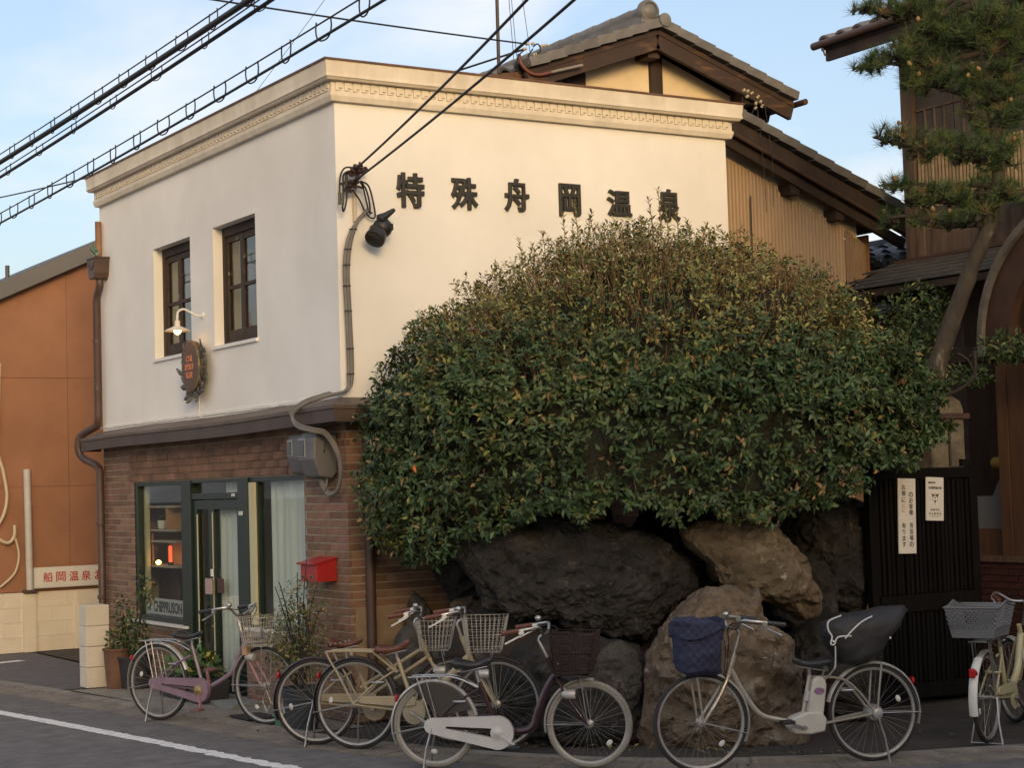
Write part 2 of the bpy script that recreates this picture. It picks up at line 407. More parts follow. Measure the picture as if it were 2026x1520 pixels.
# worn white edge line with a ragged rim
WL = smoothpath([(-3.3, 10.5), (-2.62, 7.2), (-2.02, 3.10), (-1.845, 1.93), (-1.60, 0.15), (-1.34, -1.75), (-0.95, -3.2), (-0.2, -4.4), (1.0, -5.3)], 40)
mb = MB(); lft, rgt = [], []
for i, p in enumerate(WL):
    t = (WL[min(i+1, len(WL)-1)] - WL[max(i-1, 0)]).normalized(); nn = Vector((t.y, -t.x, 0))
    wear = 0.010 + 0.022 * max(0, min(1, (1.5-p.y)/3))
    lft.append(mb.av((p.x-nn.x*(0.072+random.uniform(-wear, wear*0.4)), p.y-nn.y*(0.072+random.uniform(-wear, wear*0.4)), -0.008)))
    rgt.append(mb.av((p.x+nn.x*(0.072+random.uniform(-wear, wear*0.4)), p.y+nn.y*(0.072+random.uniform(-wear, wear*0.4)), -0.008)))
for i in range(len(WL)-1): mb.af((lft[i], lft[i+1], rgt[i+1], rgt[i]) [::-1])
tag(mb.build('road_marking', m_mark), kind='structure')
mb = MB(); mb.quad((-1.6, 7.55, -0.002), (-0.36, 7.92, -0.002), (-0.40, 8.08, -0.002), (-1.6, 7.70, -0.002))
tag(mb.build('parking_marking', m_mark), kind='structure')
mb = MB(); mb.box(-0.36, 0.0, 1.7, 3.4, -0.02, 0.028); tag(mb.build('door_slab', m_step), kind='structure')

streaks(m_asphalt, 0.12, 2.0)

# ================================================================ lettering used below
glyph_batch([('wall%d' % i, c, 0.026, 0.2) for i, c in enumerate('特殊舟岡温泉')] +
            [('sgn%d' % i, c, 0.014, 0.05) for i, c in enumerate('船岡温泉お')] +
            [('r0_%d' % i, c, 0.012, 0.05) for i, c in enumerate('のお客様当浴場の')] +
            [('r1_%d' % i, c, 0.012, 0.05) for i, c in enumerate('右側に有ります')] +
            [('nt0', '巡回中!', 0.02, 0.05), ('nt1', '生活防犯協力所', 0.02, 0.05), ('nt2', '西 陣 学 区', 0.01, 0.05), ('nt3', '自 主 防 犯 会', 0.01, 0.05)] +
            [('pl0', 'CHI', 0.02, 0.2), ('pl1', 'PPRU', 0.02, 0.2), ('pl2', 'SON', 0.02, 0.2), ('ban', 'CHIPPRUSON', 0.03, 0.05), ('beer', 'KIRIN', 0.03, 0.05)])

# ================================================================ corner building with the shop
B = thing('corner_shop_building', 'two storey corner shop of cream plaster over brown brick', 'building', (2.1, 3.1, 0))
XP = 0.0; YP = 0.12                                                     # plaster planes: street front x=0, side wall y=0.12
W1 = (3.40, 4.42); W2 = (1.80, 2.81); WZ = (3.295, 4.44)
mb = MB()
for y0, y1, z0, z1 in ((YP, W2[0], 2.46, 5.15), (W2[0], W2[1], 2.46, WZ[0]), (W2[0], W2[1], WZ[1], 5.15), (W2[1], W1[0], 2.46, 5.15), (W1[0], W1[1], 2.46, WZ[0]), (W1[0], W1[1], WZ[1], 5.15), (W1[1], 6.09, 2.46, 5.15)):
    mb.box(0, 0.28, y0, y1, z0, z1)
mb.box(0.28, 4.13, YP, YP+0.25, 2.46, 5.15)
mb.build('upper_wall', m_plaster, B)
mb = MB(); mb.box(0.05, 4.13, 5.84, 6.07, 0, 2.46); mb.box(0.28, 4.13, 5.84, 6.09, 2.46, 5.15); mb.box(3.9, 4.128, 0.37, 5.84, 0, 5.15); mb.build('rear_wall', m_plaster, B)
mb = MB(); mb.box(0.02, 4.11, 0.14, 6.07, 5.15, 5.36); mb.build('roof_deck', m_awn, B)
mb = MB(); mb.box(0.28, 3.9, 0.37, 5.84, 2.40, 2.46); mb.build('upper_floor', m_midwood, B)
# cornice: bands mitred round the corner, proud of the wall
def band(name, z0, z1, p, m, p2=None):
    p2 = p if p2 is None else p2; mb = MB()
    o = [(4.13+p*0.9, YP+0.2, 0), (4.13+p*0.9, YP-p, 0), (-p, YP-p, 0), (-p, 6.09+p*0.4, 0)]; t = [(4.13+p2*0.9, YP+0.2, 0), (4.13+p2*0.9, YP-p2, 0), (-p2, YP-p2, 0), (-p2, 6.09+p2*0.4, 0)]
    inn = [(4.0, YP+0.2, 0), (4.0, YP+0.22, 0), (0.2, YP+0.22, 0), (0.2, 6.09, 0)]
    n = 4; r = [[mb.av((a[0], a[1], z0)) for a in inn], [mb.av((a[0], a[1], z0)) for a in o], [mb.av((a[0], a[1], z1)) for a in t], [mb.av((a[0], a[1], z1)) for a in inn]]
    for i in range(n-1):
        for k in range(4): mb.af((r[k][i], r[k][i+1], r[(k+1) % 4][i+1], r[(k+1) % 4][i]))
    mb.af([r[k][0] for k in range(4)][::-1]); mb.af([r[k][3] for k in range(4)])
    return mb.build(name, m, B)
band('cornice', 5.128, 5.17, 0.045, m_trim, 0.062)
band('cornice', 5.17, 5.20, 0.062, m_trim)
band('frieze', 5.20, 5.292, 0.050, m_trim)
band('cornice', 5.292, 5.312, 0.108, m_trim, 0.125)
band('cornice', 5.312, 5.335, 0.132, m_trim)
band('parapet_band', 5.335, 5.445, 0.125, m_trim, 0.138)
band('coping', 5.445, 5.462, 0.150, m_rust)
# key-pattern blocks of the frieze, each a tooth with a notch under it
def tooth(mb):
    mb.box(-0.031, 0.031, -0.013, 0.0, 0.034, 0.088); mb.box(-0.031, -0.004, -0.013, 0.0, 0.014, 0.034); mb.box(-0.004, 0.020, -0.008, 0.0, 0.016, 0.026)
mb = MB(); tooth(mb); me_tooth = mb.mesh('dentil', m_trim)
x = 0.02
while x < 4.14: piece('dentil', me_tooth, B, (x, YP-0.0505, 5.202)); x += 0.0815
y = 0.14
while y < 6.05: piece('dentil', me_tooth, B, (-0.0505, y, 5.202), (0, 0, -pi/2)); y += 0.0815
# pent roof between the storeys
mb = MB(); OV = 0.235
prof_o = [(4.10, -OV+0.12, 0), (-OV, -OV+0.03, 0), (-OV, 6.16, 0)]; prof_i = [(4.10, YP-0.003, 0), (-0.003, YP-0.003, 0), (-0.003, 6.16, 0)]
seg = 14
def lerp(a, b, t): return (a[0]+(b[0]-a[0])*t, a[1]+(b[1]-a[1])*t)
for k in range(2):
    for s_ in range(seg):
        t0, t1 = s_/seg, (s_+1)/seg
        wob = lambda t, kk=k: 0.010*sin(7*t+kk*2) - (0.040*t if kk == 1 else 0)
        a0 = lerp(prof_i[k], prof_i[k+1], t0); a1 = lerp(prof_i[k], prof_i[k+1], t1); b0 = lerp(prof_o[k], prof_o[k+1], t0); b1 = lerp(prof_o[k], prof_o[k+1], t1)
        za0, za1 = 2.655+wob(t0), 2.655+wob(t1); zb0, zb1 = 2.578+wob(t0), 2.578+wob(t1)
        mb.quad((*a0, za0), (*b0, zb0), (*b1, zb1), (*a1, za1)); mb.quad((*a0, za0-0.03), (*a1, za1-0.03), (*b1, zb1-0.03), (*b0, zb0-0.03))
        mb.quad((*b0, zb0), (*b0, zb0-0.03), (*b1, zb1-0.03), (*b1, zb1))
awn = mb.build('pent_roof', m_awn, B)
mb = MB()
for k in range(2):
    for s_ in range(seg):
        t0, t1 = s_/seg, (s_+1)/seg
        wob = lambda t, kk=k: 0.010*sin(7*t+kk*2) - (0.040*t if kk == 1 else 0)
        ii = [(p[0]+0.012*(1 if p is not prof_o[0] else 1), p[1]+0.012, 0) for p in prof_o]; jj = [(p[0]+0.045, p[1]+(0.045 if i < 2 else 0), 0) for i, p in enumerate(prof_o)]
        b0 = lerp(ii[k], ii[k+1], t0); b1 = lerp(ii[k], ii[k+1], t1); c0 = lerp(jj[k], jj[k+1], t0); c1 = lerp(jj[k], jj[k+1], t1)
        z0, z1 = 2.556+wob(t0), 2.556+wob(t1); h = 0.115
        mb.quad((*b0, z0), (*b0, z0-h), (*b1, z1-h), (*b1, z1)); mb.quad((*c0, z0-h), (*c0, z0), (*c1, z1), (*c1, z1-h)); mb.quad((*b0, z0-h), (*c0, z0-h), (*c1, z1-h), (*b1, z1-h))
mb.quad((-OV+0.012, 6.16, 2.52), (-OV+0.012, 6.16, 2.40), (0, 6.16, 2.40), (0, 6.16, 2.60))
mb.build('fascia', m_fascia, awn)
mb = MB(); mb.poly([(-OV+0.05, 6.15, 2.445), (-OV+0.05, -0.16, 2.46), (4.1, -0.07, 2.46), (4.1, 0.14, 2.46), (0.02, 0.14, 2.46), (0.02, 6.15, 2.445)]); mb.build('soffit', m_dkwood, awn)
mb = MB()
for i in range(40):
    yy = 0.15+i*0.15; mb.beam((-0.006, yy, 2.664-0.007*i/40), (-0.006, yy+0.15, 2.664+random.uniform(-0.006, 0.006)), 0.012, 0.018+random.uniform(0, 0.012))
mb.build('plaster_edge', m_white, awn)

# ---- lower storey: mortar backing, then bricks one by one
YB = 0.05; OPY0, OPY1 = 0.88, 5.13; ZH = 2.035
mb = MB()
for y0, y1, z0, z1 in ((YB+0.005, OPY0, 0, 2.46), (OPY1, 6.08, 0, 2.46), (OPY0, OPY1, ZH, 2.46), (3.64, OPY1, 0, 0.575)): mb.box(0.005, 0.10, y0, y1, z0, z1)
mb.box(-0.038, 0.24, OPY0, 2.10, 0, 0.645)
mb.box(0.101, 4.10, YB+0.005, 0.30, 0, 2.46)
mb.build('lower_wall', m_mortar, B)
BL, BH, BD = 0.2265, 0.0550, 0.028; CH = 0.0660; ML = 0.2285
pos = []                                                                 # (x, y, z, length, face)
for c in range(37):
    z = 0.010 + c*CH; sh = (c % 2)*ML/2
    def run(a, b, face, off=0.0, skip=None):
        s0 = a - (sh if sh else 0)
        while s0 < b - 0.02:
            e0, e1 = max(s0, a), min(s0 + BL, b)
            if e1 - e0 > 0.035: pos.append((face, (e0+e1)/2, z, e1-e0, off))
            s0 += ML
    zc = z + BH/2
    if zc < 2.05 or zc > 2.33: 
        run(YB, OPY0 if zc < 2.05 else 6.08, 'L')
        if zc < 2.05: run(OPY1, 6.08, 'L')
    else:
        run(YB, OPY0-0.0, 'L'); run(5.24, 6.08, 'L')
    if z + BH < 0.575: run(3.64, OPY1, 'L')
    if z + BH < 0.645: run(OPY0, 2.10, 'L', 0.043)
    if zc > 0.93: run(0.0, 4.08, 'R')
    else: run(0.0, 0.045, 'R'); run(0.66, 4.08, 'R')
for r in range(4):                                                       # lintel band of larger tiles
    y = OPY0 - (0.12 if r % 2 else 0)
    while y < 5.23:
        a, b = max(y, OPY0), min(y+0.30, 5.23)
        if b - a > 0.03: pos.append(('T', (a+b)/2, 2.048+r*0.070, b-a-0.006, 0.012))
        y += 0.303
def brick_box(mb, p):
    face, s, z, ln, off = p; h = BH if face != 'T' else 0.064
    j = random.uniform(-0.0025, 0.0025)
    if face == 'R': mb.box(s-ln/2, s+ln/2, YB+j, YB+BD, z, z+h)
    else: mb.box(j-off, BD-off, s-ln/2, s+ln/2, z, z+h)
def bdist(p):
    face, s, z, ln, off = p
    q = Vector((s, YB, z)) if face == 'R' else Vector((0, s, z)); d = (q - Vector((-6.51, -13.1, 1.9))).length
    if face == 'R' and s > 0.7: d += 6
    if z > 2.36: d += 5
    return d - ln*2
pos.sort(key=bdist)
cache = {}
for p in pos[:300]:
    key = (p[0], round(p[3], 3))
    if key not in cache:
        mb = MB(); h = BH if p[0] != 'T' else 0.064; ln = p[3]
        if p[0] == 'R': mb.box(-ln/2, ln/2, 0, BD, 0, h)
        else: mb.box(0, BD, -ln/2, ln/2, 0, h)
        cache[key] = mb.mesh('brick', m_lintel if p[0] == 'T' else m_brick)
    j = random.uniform(-0.003, 0.003)
    piece('brick', cache[key], B, (p[1], YB+j, p[2]) if p[0] == 'R' else (j-p[4], p[1], p[2]))
mb = MB()
for p in pos[300:]:
    mb.mi = 1 if p[0] == 'T' else 0; brick_box(mb, p)
tag(mb.build('brick_courses', [m_brick, m_lintel], B), kind='stuff')
mb = MB(); mb.box(0.046, 0.655, YB-0.006, YB+0.02, 0.0, 0.925); mb.build('plinth_panel', mat('tan_render', (0.28, 0.20, 0.125), (0.18, 0.125, 0.08), 4, 0.9, 0.2, 20), B)

# ---- shop front joinery
mb = MB(); mb.box(-0.045, 0.16, 3.60, 5.27, 0.575, 0.600); mb.build('window_sill', m_white, B)
mb = MB(); mb.box(-0.06, 0.16, OPY0+0.003, 2.13, 0.648, 0.672); mb.build('window_sill', m_white, B)
DW = MB()                                                                # display window
DW.box(0.01, 0.11, 5.045, 5.128, 0.60, ZH); DW.box(0.01, 0.11, 3.75, 5.045, 0.60, 0.655); DW.box(0.01, 0.11, 3.75, 5.045, 1.995, ZH)
dw = DW.build('display_window', m_green, B, bevel=0.003)
mb = MB(); mb.box(0.05, 0.056, 3.74, 5.05, 0.65, 2.0); mb.build('pane', m_glass, dw)
mb = MB(); mb.box(0.075, 0.115, 4.975, 5.040, 0.60, 2.02); mb.box(0.115, 0.2, 3.76, 5.04, 0.60, 0.66); mb.build('inner_frame', m_creampaint, dw)
mb = MB(); mb.box(-0.012, 0.13, 3.50, 3.748, 0.03, ZH); mb.build('door_post', m_green, B, bevel=0.004)
mb = MB(); mb.box(-0.012, 0.13, 2.085, 2.315, 0.03, ZH); mb.build('door_post', m_green, B, bevel=0.004)
mb = MB(); mb.box(0.0, 0.12, 2.317, 3.498, 1.845, 1.905); mb.box(0.0, 0.12, 2.317, 3.498, 2.005, ZH); tr = mb.build('transom', m_green, B, bevel=0.003)
mb = MB(); mb.box(0.05, 0.055, 2.317, 3.498, 1.9, 2.01); mb.build('pane', m_glass, tr)
D_ = MB()
for a in ((2.33, 2.40, 0.03, 1.84), (2.965, 3.10, 0.03, 1.84), (3.40, 3.485, 0.03, 1.84)): D_.box(0.015, 0.075, *a)
for a in ((2.40, 2.965), (3.10, 3.40)): D_.box(0.018, 0.072, a[0], a[1], 1.745, 1.84); D_.box(0.018, 0.072, a[0], a[1], 0.03, 0.20)
door = D_.build('shop_door', m_green, B, bevel=0.003)
mb = MB(); mb.box(0.04, 0.045, 2.40, 2.965, 0.2, 1.75); mb.build('pane', m_glass, door)
mb = MB(); mb.box(0.04, 0.045, 3.10, 3.40, 0.2, 1.75); mb.build('pane', m_glass, door)
mb = MB(); mb.box(0.010, 0.02, 2.985, 3.0, 0.24, 1.72); mb.box(0.010, 0.018, 3.376, 3.392, 0.24, 1.70); mb.build('glazing_bead', m_creampaint, door)
mb = MB(); mb.box(-0.004, 0.018, 2.985, 3.03, 1.105, 1.175); mb.build('lock', m_white, door, bevel=0.004)
mb = MB(); mb.box(0.0, 0.015, 3.01, 3.03, 0.62, 0.64); mb.build('keyhole', mat('brass', (0.5, 0.4, 0.2), None, rough=0.35, metal=0.9), door)
RW = MB(); RW.box(0.01, 0.11, 0.883, 2.083, 1.995, ZH); RW.box(0.01, 0.11, 0.883, 0.905, 0.672, 1.995); RW.box(0.01, 0.11, 0.905, 2.083, 0.672, 0.70)
rw = RW.build('side_window', m_green, B, bevel=0.003)
mb = MB(); mb.box(0.05, 0.055, 0.905, 2.083, 0.70, 1.995); mb.build('pane', m_glass, rw)
mb = MB(); mb.box(0.0, 0.075, 1.955, 2.083, 0.70, 1.99); mb.build('inner_frame', m_creampaint, rw)
mb = MB(); mb.box(0.02, 0.07, 1.915, 1.953, 0.70, 1.99); mb.build('mullion', m_green, rw)
# the room behind
mb = MB(); mb.box(0.24, 3.9, 0.30, 5.84, -0.02, 0.02); mb.build('shop_floor', m_midwood, B)
mb = MB(); mb.box(1.60, 1.64, 0.31, 5.83, 0.02, 2.40); mb.box(0.25, 1.6, 5.79, 5.83, 0.02, 2.40); mb.build('partition', m_inner, B)
def curtain(y0, y1, z0, z1, x, label, amp=0.022, n=48, m=m_curtain):
    mb = MB(); ph = random.uniform(0, 6)
    fn = lambda u, v: (x + 0.022 + amp*sin(u*(y1-y0)*46+ph)*0.7 + amp*0.4*sin(u*(y1-y0)*19+2*ph), y0+(y1-y0)*u, z0+(z1-z0)*v)
    mb.grid(fn, n, 4); return tag(mb.build('curtain', m, smooth=True), label, 'curtain')
curtain(0.89, 1.79, 0.70, 2.03, 0.092, 'pale pleated curtain behind the right hand shop window')
curtain(2.39, 2.99, 0.05, 1.80, 0.085, 'pale curtain hanging behind the glass of the green door')
curtain(2.33, 2.95, 1.84, 2.03, 0.10, 'short pale curtain behind the transom above the green door', n=30)
curtain(3.80, 4.22, 0.62, 1.92, 0.60, 'greyish drape at the back of the left display window', n=30)
# upper windows
def upper_window(y0, y1):
    z0, z1 = WZ; X = 0.095
    f = MB(); f.box(X, X+0.09, y1-0.055, y1, z0, z1); f.box(X, X+0.09, y0, y0+0.06, z0, z1); f.box(X, X+0.09, y0+0.06, y1-0.055, z1-0.09, z1); f.box(X, X+0.09, y0+0.06, y1-0.055, z0, z0+0.05)
    wn = f.build('upper_window', m_dkwood, B, bevel=0.004)
    ym = (y0+y1)/2 + 0.085; zm = z0 + 0.56
    s = MB(); Xs = X+0.02
    s.box(Xs, Xs+0.05, ym-0.034, ym+0.034, z0+0.05, z1-0.09); s.box(Xs, Xs+0.05, y1-0.084, y1-0.057, z0+0.05, z1-0.09); s.box(Xs, Xs+0.05, y0+0.062, y0+0.10, z0+0.05, z1-0.09)
    for a, b in ((y0+0.10, ym-0.034), (ym+0.034, y1-0.084)):
        s.box(Xs+0.004, Xs+0.046, a, b, zm-0.016, zm+0.016); s.box(Xs+0.004, Xs+0.046, a, b, z0+0.05, z0+0.15); s.box(Xs+0.004, Xs+0.046, a, b, z1-0.15, z1-0.09)
    s.build('sash', mat('peeling_sash', (0.06, 0.036, 0.026), (0.035, 0.022, 0.017), 9, 0.75, 0.4, 30, c3=(0.30, 0.27, 0.22), hi=0.62, lo=0.4), wn)
    for a, b in ((y0+0.10, ym-0.034), (ym+0.034, y1-0.084)):
        for c, d in ((z0+0.15, zm-0.016), (zm+0.016, z1-0.15)):
            g = MB(); g.box(Xs+0.02, Xs+0.025, a, b, c, d); g.build('pane', m_glass2, wn)
    q = MB(); q.box(-0.025, 0.097, y0-0.02, y1+0.02, z0-0.028, z0+0.003); q.build('sill', m_plaster, wn)
    d = MB(); d.grid(lambda u, v: (0.30+0.015*sin(u*70)+0.01*sin(u*31), y1-0.02-(y1-y0)*0.96*u, z0+0.02+(z1-z0)*0.95*v), 48, 2); d.build('curtain', mat('grey_curtain', (0.42, 0.40, 0.355), None, rough=0.9), wn)
upper_window(*W1); upper_window(*W2)
mb = MB(); mb.box(1.2, 1.24, 0.4, 5.8, 2.47, 5.1); mb.build('partition', m_inner, B)

# ---- wall characters, one sign of six letters
S = thing('wall_lettering', 'six dark raised kanji spaced across the cream side wall', 'lettering', (2.05, 0.1, 4.45))
m_ltr = mat('dark_letter', (0.035, 0.032, 0.026), (0.022, 0.020, 0.017), 30, 0.6)
for i, (x0, x1, z0, z1) in enumerate(((0.56, 0.824, 4.286, 4.585), (1.091, 1.356, 4.297, 4.580), (1.629, 1.881, 4.307, 4.604), (2.205, 2.43, 4.300, 4.594), (2.722, 2.994, 4.326, 4.572), (3.300, 3.550, 4.305, 4.615))):
    mb = MB(); M = basis((1, 0, 0), (0, 0, 1), (0, -1, 0), ((x0+x1)/2, YP-0.0155, (z0+z1)/2 - 0.012))
    letters(mb, 'wall%d' % i, M, x1-x0, z1-z0, 0.065); mb.build('letter', m_ltr, S)

# ================================================================ things fixed to the corner building
# gooseneck lamp
t = thing('wall_lamp', 'lit gooseneck lamp with white shade on the upper left wall', 'lamp', (-0.02, 3.09, 3.60))
mb = MB(); mb.tube(smoothpath([(-0.0, 3.09, 3.625), (-0.06, 3.10, 3.625), (-0.13, 3.11, 3.66), (-0.19, 3.12, 3.685), (-0.24, 3.13, 3.66), (-0.25, 3.13, 3.60), (-0.25, 3.13, 3.575)], 5), 0.010, 8)
M0 = basis((0, 1, 0), (0, 0, 1), (-1, 0, 0), (0, 3.09, 3.625)); mb.lathe([(0.030, 0.0), (0.030, 0.012), (0.014, 0.02)], 12, M0); mb.build('arm', m_white, t, smooth=40)
mb = MB(); Ml = Matrix.Translation((-0.25, 3.13, 3.575)); mb.lathe([(0.02, 0.0), (0.026, -0.005), (0.026, -0.05), (0.034, -0.055), (0.055, -0.065), (0.13, -0.10), (0.128, -0.104), (0.05, -0.073), (0.02, -0.062)], 24, Ml, caps=False); mb.build('lamp_shade', mat('enamel_shade', (0.70, 0.62, 0.52), None, rough=0.4), t, smooth=40)
mb = MB(); mb.sphere((-0.25, 3.13, 3.478), 0.036, 14, 10, (1, 1, 1.15)); bo = mb.build('bulb', mat('lit_bulb', (1, 0.8, 0.4), None, emit=(1.0, 0.60, 0.18), estr=5.0), t, smooth=True)
# round shop sign in a wreath of metal leaves
t = thing('shop_sign', 'oval wooden shop sign framed by a wreath of grey leaves', 'sign', (0, 3.18, 2.85))
mb = MB(); n = 40; cy, cz, ry, rz_ = 3.165, 3.135, 0.215, 0.245
po = [(ry*cos(2*pi*k/n), rz_*sin(2*pi*k/n)) for k in range(n)]
Ms = basis((0, -1, 0), (0, 0, 1), (-1, 0, 0), (-0.05, cy, cz))
mb.prism(po, Ms, 0.07); bd = mb.build('board', mat('carved_board', (0.13, 0.072, 0.045), (0.075, 0.042, 0.03), 7, 0.6, 0.25, stretch=(1, 1, 6)), t, bevel=0.012)
mb = MB(); k = 44; mb.tube([Ms @ Vector((ry*0.99*cos(2*pi*i/k), rz_*0.99*sin(2*pi*i/k), 0.055)) for i in range(k)], 0.014, 8, closed=True); mb.build('rim', mat('worn_rim', (0.10, 0.07, 0.035), (0.28, 0.20, 0.08), 9, 0.45, metal=0.4), bd, smooth=True)
for i, (key, zz, ww) in enumerate((('pl0', 0.075, 0.155), ('pl1', -0.005, 0.205), ('pl2', -0.085, 0.155))):
    mb = MB(); letters(mb, key, basis((0, -1, 0), (0, 0, 1), (-1, 0, 0), (-0.121, cy+0.012, cz+zz)), ww, 0.062, 0.02); mb.build('lettering', mat('salmon_letter', (0.55, 0.22, 0.11), (0.42, 0.15, 0.08), 30, 0.6), bd)
m_leafmetal = mat('grey_metal_leaf', (0.17, 0.165, 0.14), (0.09, 0.085, 0.07), 12, 0.5, metal=0.3, rv=0.3)
mb = MB(); mb.grid(lambda u, v: ((u-0.5)*0.05*sin(pi*min(1, v*0.94+0.03))**0.8, (v)*0.115, 0.016*sin(pi*v)-abs(u-0.5)*0.02), 2, 4); me_wl = mb.mesh('leaf', m_leafmetal)
for sgn in (-1, 1):
    for i in range(9):
        a = radians(-90 + sgn*(6 + i*13.5)); c = Ms @ Vector((0.255*cos(a), 0.30*sin(a), 0.0))
        for side in (-1, 1):
            ang = a + sgn*pi/2 - side*0.55*(1)
            R = basis((0, -1, 0), (0, 0, 1), (-1, 0, 0), (0, 0, 0)).to_3x3() @ Matrix.Rotation(ang-pi/2, 3, 'Z') @ Matrix.Rotation(random.uniform(0.1, 0.5), 3, 'X')
            piece('leaf', me_wl, t, c + Vector((-0.012*(i % 2)-0.01, 0, 0)), R.to_euler(), (1.15, random.uniform(0.9, 1.25), 1))
mb = MB(); mb.tube([Ms @ Vector((0.245*cos(radians(-90+d)), 0.285*sin(radians(-90+d)), -0.005)) for d in range(-126, 127, 9)], 0.006, 6); mb.build('stem', m_leafmetal, t)
tag(MB().tube(smoothpath([(-0.012, 3.20, 2.86), (-0.012, 3.205, 2.75), (-0.012, 3.215, 2.68), (-0.02, 3.19, 2.652), (-0.03, 3.1, 2.64)], 5), 0.006, 6).build('sign_cable', m_white), 'thin white cable running down from the oval sign to the eave', 'cable')

# left downpipe with its rain head
t = thing('downpipe', 'brown downpipe with rain head at the far left edge of the cream wall', 'downpipe', (-0.07, 6.0, 0))
PX_ = -0.075
mb = MB(); mb.tube(smoothpath([(PX_, 5.90, 4.30), (PX_, 5.90, 4.22), (PX_, 5.99, 4.12), (PX_, 6.02, 4.05)], 4) + [Vector((PX_, 6.02, 2.80))] + smoothpath([(PX_, 6.03, 2.74), (PX_, 6.10, 2.68), (PX_-0.06, 6.34, 2.61), (PX_-0.10, 6.40, 2.55), (PX_-0.10, 6.41, 2.42), (PX_-0.06, 6.36, 2.33), (PX_, 6.12, 2.25), (PX_+0.01, 6.02, 2.18)], 4) + [Vector((PX_+0.01, 6.0, 0.02))], 0.042, 12); mb.build('pipe', m_pipe, t, smooth=50)
mb = MB(); Mh = basis((0, 1, 0), (0, 0, 1), (1, 0, 0), (-0.17, 5.90, 4.30))
mb.prism([(-0.075, 0.0), (0.075, 0.0), (0.105, 0.06), (0.135, 0.22), (-0.135, 0.22), (-0.105, 0.06)], Mh, 0.165); mb.box(-0.178, -0.002, 5.755, 6.045, 4.515, 4.535)
hd = mb.build('rain_head', m_pipe, t, bevel=0.004)
mb = MB(); mb.tube([(-0.172, 5.9+0.09*cos(pi+pi*k/10), 4.50+0.10*sin(pi+pi*k/10)) for k in range(11)], 0.008, 6); mb.build('swag', m_pipe, hd)
mb = MB()
for z in (3.62, 3.10, 1.6, 0.8): mb.lathe([(0.047, -0.02), (0.047, 0.02)], 14, Matrix.Translation((PX_, 6.02 if z > 2.5 else 6.002, z)))
mb.build('clamp', m_pipe, t)
mb = MB(); mb.tube([(-0.05, 5.99, 4.53), (-0.05, 5.99, 4.95)], 0.035, 10); mb.build('upper_pipe', mat('orange_rust_pipe', (0.30, 0.155, 0.075), (0.17, 0.085, 0.05), 8, 0.7), t, smooth=40)
mb = MB(); mb.grid(lambda u, v: (-0.15+0.03*sin(v*5), 5.78+0.16*u, 4.54+0.13*v*(1-0.5*abs(u-0.3))+0.03*sin(u*9)), 5, 5)
tag(mb.build('leaf_guard', mat('verdigris_sheet', (0.24, 0.38, 0.27), (0.15, 0.25, 0.19), 14, 0.7), smooth=True), 'crumpled green sheet sticking out of the brown rain head', 'sheet')
# right downpipe beside the brick pier
t = thing('downpipe', 'dark brown downpipe on the brick side wall behind the bush', 'downpipe', (0.19, 0.0, 0))
mb = MB(); mb.tube([(0.165, -0.005, 0.0), (0.165, -0.005, 2.45)], 0.040, 12); mb.build('pipe', m_pipe, t, smooth=50)
mb = MB()
for z in (0.35, 1.02, 1.7): mb.lathe([(0.046, -0.018), (0.046, 0.018)], 14, Matrix.Translation((0.165, -0.005, z)))
mb.build('clamp', m_pipe, t)

# electricity meters
def meter(y0, y1, z0, z1, d, label):
    t = thing('electricity_meter', label, 'meter', (-0.1, (y0+y1)/2, z0), group='electricity meters by the corner')
    Mm = basis((-1, 0, 0), (0, 0, 1), (0, -1, 0), (0.0, y1, 0))
    mb = MB(); h = z1-z0
    mb.prism([(0.0, z0+0.06), (0.05, z0), (d*0.75, z0+0.02), (d, z0+h*0.42), (d, z1-0.06), (d*0.8, z1), (0, z1-0.02)], Mm, y1-y0)
    b = mb.build('case', m_meter, t, bevel=0.018)
    mb = MB(); yw0, yw1 = y0+(y1-y0)*0.50, y0+(y1-y0)*0.93
    mb.box(-d-0.006, -d+0.002, yw0, yw1, z0+h*0.47, z1-0.05); wn = mb.build('window_frame', mat('pale_meter_frame', (0.28, 0.28, 0.28), None, rough=0.5), b, bevel=0.003)
    mb = MB(); mb.box(-d-0.011, -d-0.004, yw0+0.018, yw1-0.018, z0+h*0.50, z1-0.065); mb.build('pane', mat('meter_pane', (0.03, 0.034, 0.04), None, rough=0.12), wn)
    mb = MB(); mb.tube([(-d*0.55, y0-0.004, z1-0.09), (-d*0.55, y0-0.004, z1-0.16), (-d*0.62, y0-0.004, z1-0.17)], 0.006, 6); mb.build('latch', m_black, t)
meter(0.63, 0.87, 2.03, 2.385, 0.16, 'left of two grey electricity meters under the eave at the corner')
meter(0.21, 0.52, 1.99, 2.385, 0.22, 'right hand larger grey electricity meter under the eave at the corner')
